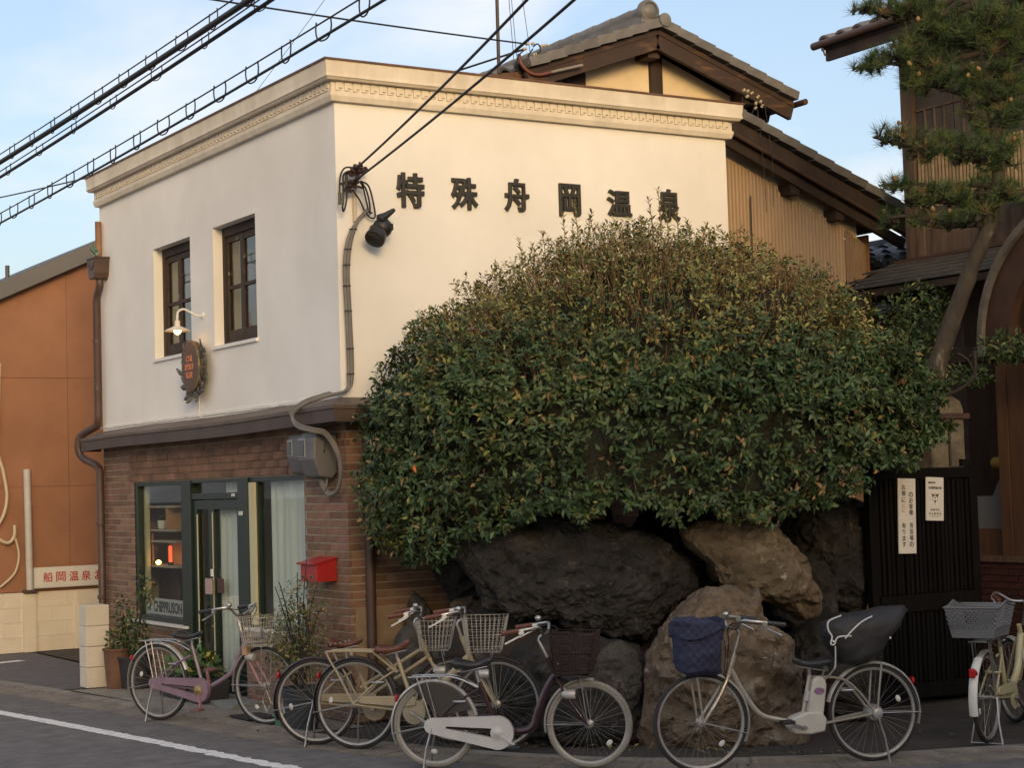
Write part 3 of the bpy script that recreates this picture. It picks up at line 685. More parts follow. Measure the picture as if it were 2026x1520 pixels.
# conduit bundle from the service bracket round the eave to the meters
t = thing('conduit_bundle', 'bundled grey conduits curving down the corner to the meters', 'conduit', (0.03, 0.05, 3.2))
def cpath(dx, dy): return smoothpath([(0.27, 0.085, 4.23), (0.17, 0.075, 4.13), (0.07+dx, 0.07, 3.96), (0.035+dx, 0.07, 3.70), (0.045+dx, 0.07, 3.3), (0.05+dx, 0.07, 2.85), (0.01, 0.04, 2.715), (-0.10, 0.16+dy, 2.675), (-0.23, 0.31+dy, 2.62), (-0.29, 0.45+dy, 2.53), (-0.28, 0.38, 2.43), (-0.25, 0.17, 2.385), (-0.16, 0.10, 2.35), (-0.09, 0.04, 2.20), (-0.06, 0.045, 2.03), (-0.06, 0.12, 1.89), (-0.07, 0.26, 1.86), (-0.09, 0.33, 1.94), (-0.10, 0.35, 2.01)], 6)
for k, (dx, dy, r) in enumerate(((0.0, 0.0, 0.0155), (0.030, 0.035, 0.011), (0.018, 0.07, 0.008))):
    mb = MB(); mb.tube([p + Vector((0, -0.012*k, 0.012*k if i > 40 else 0)) for i, p in enumerate(cpath(dx, dy))], r, 10); mb.build('conduit', m_conduit, t, smooth=True)
for z in (4.05, 3.9, 3.77, 3.6, 3.35, 3.06, 2.83):
    mb = MB(); q = min(cpath(0.015, 0), key=lambda p: abs(p.z-z)+(2 if p.z < 2.7 else 0)); mb.lathe([(0.033, -0.006), (0.033, 0.006)], 12, Matrix.Translation(q)); mb.build('tie', m_black, t)
mb = MB(); mb.tube(smoothpath([(-0.08, 0.26, 2.02), (-0.09, 0.26, 1.92), (-0.08, 0.34, 1.90), (-0.09, 0.42, 2.03)], 5), 0.010, 7); mb.build('conduit', m_conduit, t, smooth=True)
# flush conduit in the brackets, tall stub beside the service bracket
tag(MB().tube([(0.155, 0.09, 4.47), (0.155, 0.095, 4.13)], 0.017, 8).build('conduit_stub', mat('cream_conduit', (0.55, 0.46, 0.34), None, rough=0.7)), 'short cream painted conduit on the side wall beside the insulators', 'conduit')
# service bracket with insulators
t = thing('service_bracket', 'service bracket with dark insulators and looped wires at the wall corner', 'bracket', (0.12, 0.1, 4.4))
mb = MB(); mb.tube([(0.05, 0.119, 4.44), (0.05, 0.02, 4.44)], 0.012, 8); mb.tube([(0.16, 0.119, 4.52), (0.16, 0.0, 4.55)], 0.012, 8); mb.tube([(0.05, 0.03, 4.36), (0.05, 0.03, 4.52)], 0.014, 8); mb.tube([(0.05, 0.03, 4.44), (0.20, 0.03, 4.40)], 0.010, 8); mb.build('frame', m_ironmat, t)
me_ins = MB().lathe([(0.012, -0.05), (0.030, -0.045), (0.030, -0.03), (0.016, -0.02), (0.016, -0.008), (0.030, 0.0), (0.030, 0.015), (0.016, 0.024), (0.016, 0.034), (0.026, 0.04), (0.026, 0.055), (0.01, 0.06)], 12).mesh('insulator', mat('brown_porcelain', (0.045, 0.024, 0.02), None, rough=0.3), smooth=40)
for p, rr in (((0.13, 0.0, 4.56), (0.4, 0.9, 0)), ((0.17, -0.01, 4.535), (0.2, 1.2, 0.4)), ((0.10, 0.0, 4.535), (0.9, 0.3, 0)), ((0.07, 0.01, 4.40), (0.3, 0.2, 0)), ((0.12, -0.01, 4.44), (0.7, 0.1, 0))): piece('insulator', me_ins, t, p, rr)
for pts in (((0.10, 0.0, 4.56), (0.02, -0.01, 4.55), (-0.03, -0.02, 4.47), (-0.04, -0.02, 4.30)), ((0.10, 0.0, 4.54), (0.01, -0.01, 4.50), (-0.005, -0.02, 4.40), (-0.01, -0.02, 4.24)), ((0.06, 0.0, 4.42), (0.0, -0.02, 4.35), (-0.015, -0.02, 4.22), (0.0, -0.01, 4.19), (0.03, 0.0, 4.27), (0.04, 0.0, 4.40)), ((0.16, 0.0, 4.45), (0.20, 0.02, 4.40), (0.235, 0.04, 4.30), (0.27, 0.07, 4.22)), ((0.18, 0.0, 4.44), (0.23, 0.02, 4.38), (0.265, 0.04, 4.28), (0.285, 0.07, 4.19)), ((0.17, 0.0, 4.45), (0.25, 0.02, 4.42), (0.30, 0.04, 4.29), (0.325, 0.06, 4.17), (0.28, 0.07, 4.165), (0.25, 0.07, 4.21), (0.30, 0.06, 4.20)), ((0.05, 0.02, 4.38), (0.11, 0.03, 4.37), (0.18, 0.05, 4.30), (0.23, 0.07, 4.22))):
    mb = MB(); mb.tube(smoothpath(pts, 5), 0.0075, 6); mb.build('lead', m_wire, t, smooth=True)
for y, x in ((0.02, -0.04), (0.01, -0.01)):
    mb = MB(); mb.tube([(x, -0.02, 4.34), (x-0.002, -0.02, 4.24)], 0.012, 7); mb.build('sleeve', m_black, t)
# black floodlight (visor, body, lamp)
t = thing('floodlight', 'black swivel floodlight mounted on the side wall below the insulators', 'floodlight', (0.33, 0.12, 4.05))
mb = MB(); mb.lathe([(0.045, 0.0), (0.045, 0.02), (0.02, 0.03), (0.02, 0.10)], 12, basis((1, 0, 0), (0, 0, 1), (0, -1, 0), (0.34, 0.119, 4.07))); mb.build('mount', m_black, t)
mb = MB(); mb.sphere((0.345, -0.03, 4.065), 0.085, 16, 10, (1, 0.9, 1.0)); mb.build('body', m_black, t, smooth=True)
mb = MB(); ax = Vector((0.75, -0.25, 0.55)).normalized(); u, v = frame_of(ax); Mv = basis(u, v, ax, Vector((0.315, -0.05, 4.13)))
mb.lathe([(0.03, -0.02), (0.05, 0.0), (0.03, 0.06), (0.02, 0.13), (0.014, 0.15)], 12, Mv); mb.build('visor', m_black, t, smooth=40)
mb = MB(); ax = Vector((-0.62, -0.35, -0.70)).normalized(); u, v = frame_of(ax); Mv = basis(u, v, ax, Vector((0.32, -0.04, 4.05))); mb.lathe([(0.05, 0.0), (0.075, 0.05), (0.088, 0.12), (0.086, 0.135), (0.07, 0.12), (0.0, 0.11)], 18, Mv, caps=False); mb.build('hood', m_black, t, smooth=40)
mb = MB(); mb.box(0.35, 0.42, -0.09, 0.0, 4.04, 4.10); mb.build('sensor', m_black, t, bevel=0.01)

# red letter box
t = thing('letter_box', 'bright red metal letter box on the brick pier', 'letter box', (-0.12, 0.43, 1.13))
m_red = mat('red_enamel', (0.42, 0.020, 0.018), (0.34, 0.016, 0.016), 5, 0.4)
mb = MB(); mb.prism([(0.0, 1.145), (0.185, 1.145), (0.185, 1.295), (0.0, 1.335)], basis((-1, 0, 0), (0, 0, 1), (0, -1, 0), (-0.004, 0.585, 0)), 0.315); mb.build('body', m_red, t, bevel=0.004)
mb = MB(); mb.beam((0.0, 0.428, 1.340), (-0.222, 0.428, 1.292), 0.345, 0.012); mb.build('lid', m_red, t, bevel=0.002)
for yy in (0.525, 0.365): 
    mb = MB(); mb.box(-0.197, -0.186, yy-0.035, yy+0.02, 1.165, 1.20); e = mb.build('window', mat('tarnished_brass', (0.30, 0.19, 0.07), None, rough=0.5, metal=0.4), t)
    mb = MB(); mb.box(-0.199, -0.190, yy-0.025, yy+0.012, 1.172, 1.193); mb.build('slot', m_black, e)
# small enamel address plate half hidden by the bush
t = thing('address_plate', 'small blue and white enamel plate half hidden by the bush', 'plate', (0.2, 0.03, 2.05))
mb = MB(); mb.box(0.17, 0.27, 0.030, 0.042, 2.02, 2.20); q = mb.build('plate', m_white, t)
mb = MB(); mb.box(0.18, 0.225, 0.025, 0.031, 2.10, 2.16); mb.build('field', mat('blue_enamel', (0.03, 0.06, 0.25), None, rough=0.4), q)
# cards on the door and stickers
def card(name, y0, y1, z0, z1, x, c, label, cat):
    mb = MB(); mb.box(x-0.012, x, y0, y1, z0, z1); return tag(mb.build(name, mat('card_'+str(round(y0*100)), c, None, rough=0.6), bevel=0.003), label, cat)
card('notice_card', 2.975, 3.14, 0.935, 1.085, -0.004, (0.42, 0.30, 0.27), 'pink notice card hung on the middle rail of the green door', 'card')
card('notice_card', 2.79, 2.935, 0.95, 1.09, 0.035, (0.07, 0.030, 0.024), 'dark red card hanging against the door glass beside the pink card', 'card')
card('sticker', 2.385, 2.455, 1.865, 1.893, -0.003, (0.55, 0.55, 0.52), 'small white sticker on the green rail over the shop door', 'sticker')
card('sticker', 2.185, 2.265, 1.690, 1.728, -0.0145, (0.62, 0.62, 0.60), 'small white sticker on the dark green post right of the door', 'sticker')
# inside the display window
BEFORE = set(SC.objects)
m_shelf = mat('honey_wood', (0.52, 0.28, 0.14), (0.42, 0.22, 0.11), 5, 0.6, stretch=(1, 6, 1))
m_board = mat('pale_shelf_wood', (0.46, 0.38, 0.27), (0.38, 0.30, 0.21), 5, 0.6)
t = thing('display_shelf', 'honey coloured wooden shelf unit inside the left display window', 'shelf', (0.3, 4.3, 0.7))
for z in (1.765, 1.52, 1.405, 1.145):
    a, b = (3.80, 4.98) if z != 1.405 else (3.78, 4.50)
    mb = MB(); mb.box(0.17, 0.42, a, b, z, z+0.022); mb.build('shelf_board', m_board, t)
mb = MB(); mb.box(0.17, 0.42, 4.955, 4.985, 0.70, 1.787); mb.build('upright', m_board, t)
mb = MB(); mb.box(0.17, 0.42, 4.02, 4.045, 1.542, 1.765); mb.build('upright', m_shelf, t)
mb = MB(); mb.box(0.40, 0.42, 3.80, 4.955, 1.542, 1.765); mb.build('back_panel', m_shelf, t)
mb = MB(); mb.box(0.40, 0.42, 3.95, 4.62, 1.167, 1.405); mb.build('back_panel', m_shelf, t)
mb = MB(); mb.box(0.44, 0.48, 4.45, 4.98, 0.62, 1.15)
mb.build('lower_panel', mat('brown_panel', (0.17, 0.11, 0.075), (0.11, 0.07, 0.05), 8, 0.8, stretch=(1, 1, 8)), t)
t = thing('cup', 'white cup on the upper shelf in the display window', 'cup', (0.25, 4.35, 1.543))
mb = MB(); mb.lathe([(0.032, 0), (0.05, 0.02), (0.055, 0.09), (0.05, 0.09), (0.045, 0.02)], 16, Matrix.Translation((0.25, 4.35, 1.543)), caps=False); mb.build('bowl', m_white, t, smooth=40)
mb = MB(); mb.sphere((0.25, 4.35, 1.66), 0.05, 10, 6, (1, 1, 0.6)); mb.build('dark_plant', mat('dark_leaf', (0.02, 0.02, 0.012), None, rough=0.8), t)
t = thing('jar', 'glass jar on the upper shelf beside the white cup', 'jar', (0.27, 4.14, 1.543)); mb = MB(); mb.lathe([(0.05, 0), (0.055, 0.02), (0.055, 0.15), (0.04, 0.17)], 14, Matrix.Translation((0.27, 4.14, 1.543))); mb.build('glass', mat('grey_glass', (0.22, 0.23, 0.22), None, rough=0.15), t, smooth=40)
mb = MB(); mb.lathe([(0.042, 0.17), (0.042, 0.19)], 14, Matrix.Translation((0.27, 4.14, 1.543))); mb.build('lid', m_board, t)
mb = MB(); mb.prism([(-0.14, 0.0), (0.10, 0.0), (0.13, 0.05), (0.12, 0.32), (0.06, 0.37), (-0.04, 0.38), (-0.13, 0.32)], basis((0, -1, 0), (0, 0, 1), (-1, 0, 0), (0.225, 4.68, 1.169)), 0.02)
tag(mb.build('wooden_board', mat('pink_wood', (0.42, 0.25, 0.16), (0.34, 0.19, 0.12), 6, 0.6)), 'tall rounded pale wooden board standing on the middle shelf', 'board')
t = thing('cat_figure', 'little black cat figure in front of the wooden board', 'figurine', (0.19, 4.66, 1.168))
mb = MB(); mb.sphere((0.185, 4.66, 1.21), 0.045, 10, 8, (0.7, 1, 1)); mb.build('body', m_black, t, smooth=True)
mb = MB(); mb.sphere((0.18, 4.66, 1.275), 0.036, 10, 8, (0.7, 1.1, 0.9)); mb.build('head', m_black, t, smooth=True)
for s in (-1, 1):
    mb = MB(); mb.lathe([(0.014, 0), (0.001, 0.04)], 4, Matrix.Translation((0.18, 4.66+s*0.026, 1.295))); mb.build('ear', m_black, t)
mb = MB(); mb.sphere((0.20, 4.36, 1.195), 0.028, 12, 8, (1, 1, 0.8)); tag(mb.build('glowing_lamp', mat('amber_glow', (1, .7, .3), None, emit=(1.0, 0.50, 0.12), estr=10.0), smooth=True), 'small glowing amber lamp on the lower shelf of the window', 'lamp')
t = thing('red_lantern', 'slim glowing red lantern on the lower shelf beside the amber lamp', 'lantern', (0.25, 4.14, 1.168))
mb = MB(); mb.lathe([(0.012, 0.03), (0.018, 0.04), (0.018, 0.19), (0.012, 0.20)], 10, Matrix.Translation((0.25, 4.14, 1.168))); mb.build('glow', mat('red_glow', (0.8, .1, .05), None, emit=(1.0, 0.07, 0.02), estr=1.5), t)
mb = MB(); mb.lathe([(0.03, 0.0), (0.03, 0.03)], 10, Matrix.Translation((0.25, 4.14, 1.168))); mb.build('base', m_black, t)
for o in set(SC.objects)-BEFORE:
    if o.parent is None: o.location += Vector((-0.05, 0.48, 0))
t = thing('paper_banner', 'white paper banner with black hand lettering at the bottom of the window', 'banner', (0.08, 4.35, 0.66))
mb = MB(); mb.box(0.064, 0.067, 3.76, 4.95, 0.665, 0.832); mb.build('sheet', mat('banner_paper', (0.62, 0.60, 0.53), (0.55, 0.53, 0.46), 9, 0.8), t)
mb = MB(); letters(mb, 'ban', basis((0, -1, 0), (0, 0, 1), (-1, 0, 0), (0.061, 4.365, 0.748)), 0.80, 0.115, 0.01); mb.build('lettering', m_black, t)
mb = MB()
for yy in (4.86, 4.89, 3.81, 3.84): mb.beam((0.062, yy, 0.70), (0.062, yy-0.02, 0.79), 0.003, 0.012)
mb.build('flourish', m_black, t)

# ================================================================ orange building beyond the alley
m_orange = mat('orange_siding', (0.30, 0.142, 0.078), (0.24, 0.110, 0.060), 1.5, 0.75, 0.15, 40)
m_block = mat('cream_block', (0.68, 0.61, 0.50), (0.60, 0.53, 0.43), 2.5, 0.9, 0.3, 30, c3=(0.40, 0.31, 0.21), rv=0.03, hi=0.7)
O = thing('orange_building', 'orange sided building with dark sloping roof beyond the alley', 'building', (1.5, 12, 0))
YO = 9.10
ztop = lambda x: 4.46 + 0.458*(x+0.275)
mb = MB(); mb.box(-1.3, 4.5, YO+0.02, YO+0.2, 0, 0.74); mb.poly([(-1.3, YO+0.01, 0.74), (4.5, YO+0.01, 0.74), (4.5, YO+0.01, ztop(1.9)), (1.9, YO+0.01, ztop(1.9)), (-1.3, YO+0.01, ztop(-1.3))]); mb.quad((-1.3, YO+0.01, 0), (-1.3, YO+0.01, ztop(-1.3)), (-1.3, 16, ztop(-1.3)), (-1.3, 16, 0)); mb.build('wall', m_orange, O)
xs = [-1.28, -0.36, 0.565, 1.49, 2.4]; zs = [0.745, 2.05, 3.42, 6]
for i in range(4):
    for j in range(3):
        a, b = xs[i]+0.001, xs[i+1]-0.003; lo = zs[j]+0.002; h0, h1 = min(zs[j+1]-0.003, ztop(min(a, 1.9))), min(zs[j+1]-0.003, ztop(min(b, 1.9)))
        if h0 < lo: continue
        mb = MB(); mb.prism([(a, lo), (b, lo), (b, h1), (a, h0)], basis((1, 0, 0), (0, 0, 1), (0, -1, 0), (0, YO+0.012, 0)), 0.016+0.0015*((i+j) % 2)); mb.build('wall_panel', m_orange, O)
for r in range(4):
    x = -1.3 - (0.2 if r % 2 else 0)
    while x < 1.7:
        mb = MB(); mb.box(max(x, -1.3)+0.0012, x+0.3988, YO-0.055+random.uniform(-0.0015, 0.0015), YO+0.02, r*0.184+0.001, r*0.184+0.1828); mb.build('block', m_block, O); x += 0.40
mb = MB(); mb.box(-0.06, 0.10, YO-0.085, YO-0.056, 0, 0.72); mb.build('pilaster', m_block, O)
mb = MB(); mb.box(0.60, 0.645, YO-0.075, YO-0.056, 0, 0.70); mb.build('pilaster', m_block, O)
m_dkroof = mat('dark_grey_roof', (0.075, 0.075, 0.08), (0.055, 0.055, 0.06), 3, 0.6)
mb = MB()
for a, b in ((-1.7, 2.2),): mb.prism([(a, ztop(a)-0.03), (b, ztop(b)-0.03), (b, ztop(b)+0.16), (a, ztop(a)+0.16)], basis((1, 0, 0), (0, 0, 1), (0, 1, 0), (0, YO-0.15, 0)), 7.0)
mb.prism([(2.2, ztop(2.2)-0.03), (5.5, ztop(2.2)-1.2), (5.5, ztop(2.2)-1.0), (2.2, ztop(2.2)+0.16)], basis((1, 0, 0), (0, 0, 1), (0, 1, 0), (0, YO-0.15, 0)), 7.0)
rf = mb.build('roof', m_dkroof, O)
mb = MB(); mb.beam((-1.7, YO-0.165, ztop(-1.7)+0.05), (2.2, YO-0.165, ztop(2.2)+0.05), 0.02, 0.19); mb.build('verge_board', mat('grey_verge', (0.115, 0.11, 0.11), None, rough=0.5), rf)
mb = MB(); mb.tube([(0.25, YO+1.5, ztop(0.25)+0.1), (0.25, YO+1.5, ztop(0.25)+0.33)], 0.03, 8); mb.build('roof_vent', m_dkroof, O)
tag(MB().tube([(0.02, YO-0.10, 0.76), (0.0, YO-0.10, 2.27)], 0.045, 10).build('vent_pipe', mat('white_pipe', (0.50, 0.48, 0.45), (0.42, 0.40, 0.38), 6, 0.5), smooth=50), 'straight white pipe standing against the orange wall', 'pipe')
mb = MB(); mb.box(-0.06, 0.10, YO-0.15, YO-0.055, 0.735, 0.77); tag(mb.build('pipe_bracket', m_pipe), 'rusty bracket at the foot of the white pipe', 'bracket')
for i, (pts, lb) in enumerate(((((-0.30, YO-0.02, 3.6), (-0.33, YO-0.05, 3.0), (-0.34, YO-0.05, 2.5), (-0.28, YO-0.05, 2.25), (-0.24, YO-0.06, 1.95), (-0.28, YO-0.06, 1.72), (-0.38, YO-0.06, 1.55)), 'upper cream hose hanging on the orange wall at the left edge'), (((-0.36, YO-0.06, 1.42), (-0.24, YO-0.07, 1.36), (-0.16, YO-0.07, 1.44), (-0.15, YO-0.06, 1.58)), 'short looped cream hose under a wall socket on the orange wall'), (((-0.14, YO-0.05, 1.42), (-0.10, YO-0.06, 1.2), (-0.16, YO-0.06, 0.98), (-0.34, YO-0.06, 0.82)), 'lower cream cable sweeping down the orange wall'))):
    tag(MB().tube(smoothpath(pts, 6), 0.022-0.006*(i == 2), 8).build('hose', mat('cream_hose', (0.50, 0.42, 0.30), None, rough=0.6), smooth=True), lb, 'hose', 'cream hoses on the orange wall')
t = thing('wall_sign', 'long white sign with red kanji on the block wall of the orange building', 'sign', (0.7, YO-0.1, 0.78))
mb = MB(); mb.box(0.07, 1.75, YO-0.10, YO-0.06, 0.782, 1.040); fr = mb.build('frame', mat('sign_frame', (0.55, 0.53, 0.50), None, rough=0.5), t)
mb = MB(); mb.box(0.085, 1.735, YO-0.106, YO-0.099, 0.797, 1.025); mb.build('face', mat('sign_face', (0.62, 0.59, 0.55), (0.56, 0.53, 0.49), 8, 0.5), fr)
m_redink = mat('red_ink', (0.38, 0.035, 0.025), None, rough=0.6)
for i, x in enumerate((0.245, 0.410, 0.575, 0.735, 0.905)):
    mb = MB(); letters(mb, 'sgn%d' % i, basis((1, 0, 0), (0, 0, 1), (0, -1, 0), (x, YO-0.108, 0.915)), 0.122, 0.122, 0.02); mb.build('letter', m_redink, t)
# little block pier at the end of the front, with pots
P_ = thing('block_pier', 'low cream block pier at the left end of the shop front', 'pier', (-0.70, 4.46, 0))
for r in range(4):
    mb = MB(); dx = random.uniform(-0.006, 0.006); mb.box(-0.80+dx, -0.56+dx, 4.34, 4.56, r*0.205, r*0.205+0.201); mb.build('block', m_block, P_, bevel=0.006)

# ================================================================ tiled gable behind the parapet
m_gwall = mat('ochre_gable_plaster', (0.74, 0.60, 0.40), (0.66, 0.52, 0.34), 3, 0.9, 0.2, 20)
m_barge = mat('barge_board', (0.040, 0.023, 0.016), (0.15, 0.075, 0.034), 5, 0.75, 0.3, 14, stretch=(0.6, 1, 3), lo=0.54, hi=0.76)
def me_tile(L, wd=0.25, th=0.028):
    """pantile piece: x along the slope, y across, gently S shaped, butt edge at +x"""
    mb = MB(); n = 6; f = lambda v: 0.030*sin(v*2*pi*0.9)+0.012
    a = [[mb.av((x, (v/n-0.5)*wd, f(v/n)+dz)) for v in range(n+1)] for x, dz in ((-L/2, -0.012), (L/2, 0.014))]
    b = [[mb.av((x, (v/n-0.5)*wd, f(v/n)+dz-th)) for v in range(n+1)] for x, dz in ((-L/2, -0.012), (L/2, 0.014))]
    for v in range(n):
        mb.af((a[0][v], a[1][v], a[1][v+1], a[0][v+1])); mb.af((a[1][v], b[1][v], b[1][v+1], a[1][v+1])); mb.af((b[0][v], b[0][v+1], b[1][v+1], b[1][v]))
    mb.af((a[0][0], b[0][0], b[1][0], a[1][0])); mb.af((a[0][n], a[1][n], b[1][n], b[0][n]))
    return mb.mesh('roof_tile', m_tile)
def tiled_slope(parent, p_top, p_bot, y0, y1, verge_m, nrow, name='roof_tile', single=2):
    """slope running from ridge p_top=(x,z) to eave p_bot; rows of tiles between y0 and y1; the first columns one by one, the rest joined"""
    L = sqrt((p_bot[0]-p_top[0])**2 + (p_bot[1]-p_top[1])**2); st = L/nrow; me = me_tile(st*1.12)
    ang = atan2(-(p_bot[1]-p_top[1]), p_bot[0]-p_top[0])
    ncol = int((y1-y0)/0.25); rest = MB()
    for c in range(ncol):
        yy = y0+0.125+c*0.25
        for r in range(nrow):
            t_ = (r+0.5)/nrow; x = p_top[0]+(p_bot[0]-p_top[0])*t_; z = p_top[1]+(p_bot[1]-p_top[1])*t_+0.045
            if p_bot[0] < p_top[0]: rot = (0, -(pi-ang) if False else 0, 0)
            R = Euler((0, ang, 0)).to_matrix().to_4x4() if p_bot[0] > p_top[0] else (Matrix.Rotation(pi, 4, 'Z') @ Euler((0, atan2(-(p_bot[1]-p_top[1]), p_top[0]-p_bot[0]), 0)).to_matrix().to_4x4())
            if c < single:
                piece(name, me, parent, (x, yy, z+random.uniform(-0.004, 0.004)), (R @ Matrix.Rotation(random.uniform(-0.02, 0.02), 4, 'Z')).to_euler())
            else:
                M = Matrix.Translation((x, yy, z)) @ R; base = len(rest.v)
                for v in me.vertices: rest.av(M @ v.co)
                for p in me.polygons: rest.af([base+k for k in p.vertices])
    if rest.v: tag(rest.build('tile_field', m_tile, parent), kind='stuff')
    # verge tiles: box-shaped flap hanging over the barge board
    vt = MB(); vt.box(-st*0.54, st*0.54, -0.030, 0.10, -0.062, 0.026); vm = vt.mesh('verge_tile', m_tile)
    for r in range(nrow):
        t_ = (r+0.5)/nrow; x = p_top[0]+(p_bot[0]-p_top[0])*t_; z = p_top[1]+(p_bot[1]-p_top[1])*t_+0.045
        sg = 1 if p_bot[0] > p_top[0] else -1
        a2 = atan2(-(p_bot[1]-p_top[1]), abs(p_bot[0]-p_top[0]))*sg + (-0.055*sg)
        piece('verge_tile', vm, parent, (x, y0-0.005, z+0.012), (random.uniform(-0.02, 0.02), a2, 0))
G = thing('tiled_gable_house', 'tall gabled house with grey pantile roof rising behind the parapet', 'house', (4.0, 5, 0))
RX, RZ = 3.90, 6.36; EL = (2.36, 5.80); ER = (5.62, 5.77); Y0, Y1 = 0.78, 8.5
tiled_slope(G, (RX, RZ), ER, Y0, Y1, None, 8)
tiled_slope(G, (RX, RZ), EL, Y0, Y1, None, 8)
# boarded deck under the tiles
mb = MB()
for e in (EL, ER):
    d = 0.05; mb.quad((RX, Y0+0.06, RZ-0.02), (e[0], Y0+0.06, e[1]-0.02), (e[0], Y1, e[1]-0.02), (RX, Y1, RZ-0.02)); mb.quad((RX, Y0+0.06, RZ-0.02-d), (RX, Y1, RZ-0.02-d), (e[0], Y1, e[1]-0.02-d), (e[0], Y0+0.06, e[1]-0.02-d)); mb.quad((RX, Y0+0.06, RZ-0.02), (RX, Y0+0.06, RZ-0.02-d), (e[0], Y0+0.06, e[1]-0.02-d), (e[0], Y0+0.06, e[1]-0.02))
mb.build('roof_deck', m_dkwood, G)
for e, s in ((EL, -1), (ER, 1)):
    mb = MB(); mb.beam((RX+0.004*s, Y0+0.07, RZ-0.135), (e[0]-0.02*s, Y0+0.07, e[1]-0.115), 0.05, 0.165); mb.build('barge_board', m_barge, G)
    mb = MB(); mb.beam((RX+0.002*s, Y0+0.05, RZ-0.050), (e[0]-0.02*s, Y0+0.05, e[1]-0.030), 0.03, 0.05); mb.build('barge_strip', m_barge, G)
for e in (EL, ER):
    me = MB(); L = sqrt((e[0]-RX)**2+(e[1]-RZ)**2)
    for i in range(9):
        yy = 1.25+i*0.45; r = MB(); r.beam((RX, yy, RZ-0.13), (e[0], yy, e[1]-0.11), 0.06, 0.075); r.build('rafter', m_dkwood, G)
for x, z in ((2.75, 5.83), (3.90, 6.16), (5.10, 5.80)):
    mb = MB(); mb.box(x-0.07, x+0.07, 0.90, 8, z-0.09, z+0.05); mb.build('purlin', m_dkwood, G)
YG = 1.12
mb = MB(); mb.prism([(3.0, 0), (5.1, 0), (5.1, 5.80), (3.9, 6.24), (3.0, 5.92)], basis((1, 0, 0), (0, 0, 1), (0, 1, 0), (0, YG, 0)), 0.12); mb.box(2.98, 3.1, YG+0.12, 8.3, 0, 5.9); mb.box(5.0, 5.12, YG+0.12, 8.3, 0, 5.8); mb.build('gable_wall', m_gwall, G)
mb = MB(); mb.box(3.99, 4.13, YG-0.045, YG+0.001, 5.3, 6.2); mb.build('king_post', m_dkwood, G)
mb = MB(); mb.box(2.95, 3.20, YG-0.04, YG+0.001, 5.3, 5.92); mb.box(5.02, 5.14, YG-0.04, YG+0.001, 5.3, 5.86); mb.build('corner_post', m_dkwood, G)
# gutter on the right eave, running back
mb = MB(); mb.tube([(5.70, Y0-0.05, 5.755), (5.70, 8.3, 5.72)], 0.032, 10); mb.build('gutter', m_pipe, G, smooth=50)
# ridge: stacked courses, round capping tiles, end disc and ogre tile
mb = MB()
for k, (wd, z0, z1) in enumerate(((0.30, 6.40, 6.445), (0.25, 6.447, 6.487), (0.20, 6.489, 6.525))): mb.box(RX-wd/2, RX+wd/2, Y0+0.10+0.02*k, Y1, z0, z1)
mb.build('ridge_course', m_tile, G)
mb = MB(); mb.tube([(0, -0.17, 0), (0, 0.17, 0)], [0.082, 0.072], 12); me_cap = mb.mesh('ridge_cap', m_tile, smooth=50)
for i in range(16): piece('ridge_cap', me_cap, G, (RX, Y0+0.3+i*0.32, 6.545))
mb = MB(); Mr = basis((1, 0, 0), (0, 0, 1), (0, -1, 0), (RX-0.03, Y0+0.14, 6.535)); mb.lathe([(0.05, -0.06), (0.115, -0.04), (0.12, 0.0), (0.11, 0.03), (0.085, 0.035), (0.08, 0.02), (0.045, 0.05), (0.01, 0.055)], 20, Mr); mb.build('ogre_tile', m_tile, G, smooth=40)
mb = MB(); Mr = basis((1, 0, 0), (0, 0, 1), (0, -1, 0), (RX+0.035, Y0-0.02, 6.415)); mb.lathe([(0.062, -0.25), (0.062, 0.0), (0.068, 0.01), (0.068, 0.03), (0.05, 0.035), (0.01, 0.035)], 20, Mr); mb.build('round_end_tile', m_tile, G, smooth=40)
# lower left roof corner with rust flashing
mb = MB(); mb.prism([(2.05, 5.68), (2.75, 5.76), (2.75, 5.84), (2.35, 5.79), (2.05, 5.735)], basis((1, 0, 0), (0, 0, 1), (0, 1, 0), (0, 0.95, 0)), 1.2); mb.build('rust_flashing', m_rust, G)
mb = MB(); mb.tube(smoothpath([(2.30, 0.86, 5.93), (2.31, 0.84, 5.84), (2.38, 0.82, 5.76), (2.48, 0.80, 5.74), (2.60, 0.78, 5.77)], 5), 0.018, 8); mb.build('entry_pipe', mat('red_brown_pipe', (0.13, 0.04, 0.026), None, rough=0.5), G, smooth=True)
mb = MB(); mb.tube([(2.58, 0.78, 5.765), (2.95, 0.76, 5.87)], 0.014, 8); mb.build('cable_sheath', mat('pale_sheath', (0.22, 0.20, 0.17), None, rough=0.6), G)
m_porc = mat('white_porcelain', (0.42, 0.36, 0.24), None, rough=0.3)
me_p = MB().lathe([(0.012, -0.025), (0.022, -0.02), (0.022, -0.008), (0.012, 0.0), (0.020, 0.01), (0.020, 0.022), (0.01, 0.028)], 10).mesh('insulator', m_porc, smooth=40)
me_p.transform(Matrix.Scale(0.72, 4))
Iv = thing('insulator_rack', 'cluster of white porcelain insulators hung under the right end of the gable', 'insulators', (4.9, 0.75, 5.5))
for i, p in enumerate(((4.86, 0.70, 5.79), (4.91, 0.70, 5.785), (4.96, 0.70, 5.77), (4.90, 0.70, 5.73), (5.04, 0.70, 5.74), (5.07, 0.70, 5.69), (5.09, 0.70, 5.65), (5.01, 0.70, 5.67), (5.0, 0.70, 5.62), (4.65, 1.2, 5.78), (4.75, 1.2, 5.80))):
    piece('insulator', me_p, Iv, p, (random.uniform(-0.6, 0.6), random.uniform(0.3, 1.2), 0))
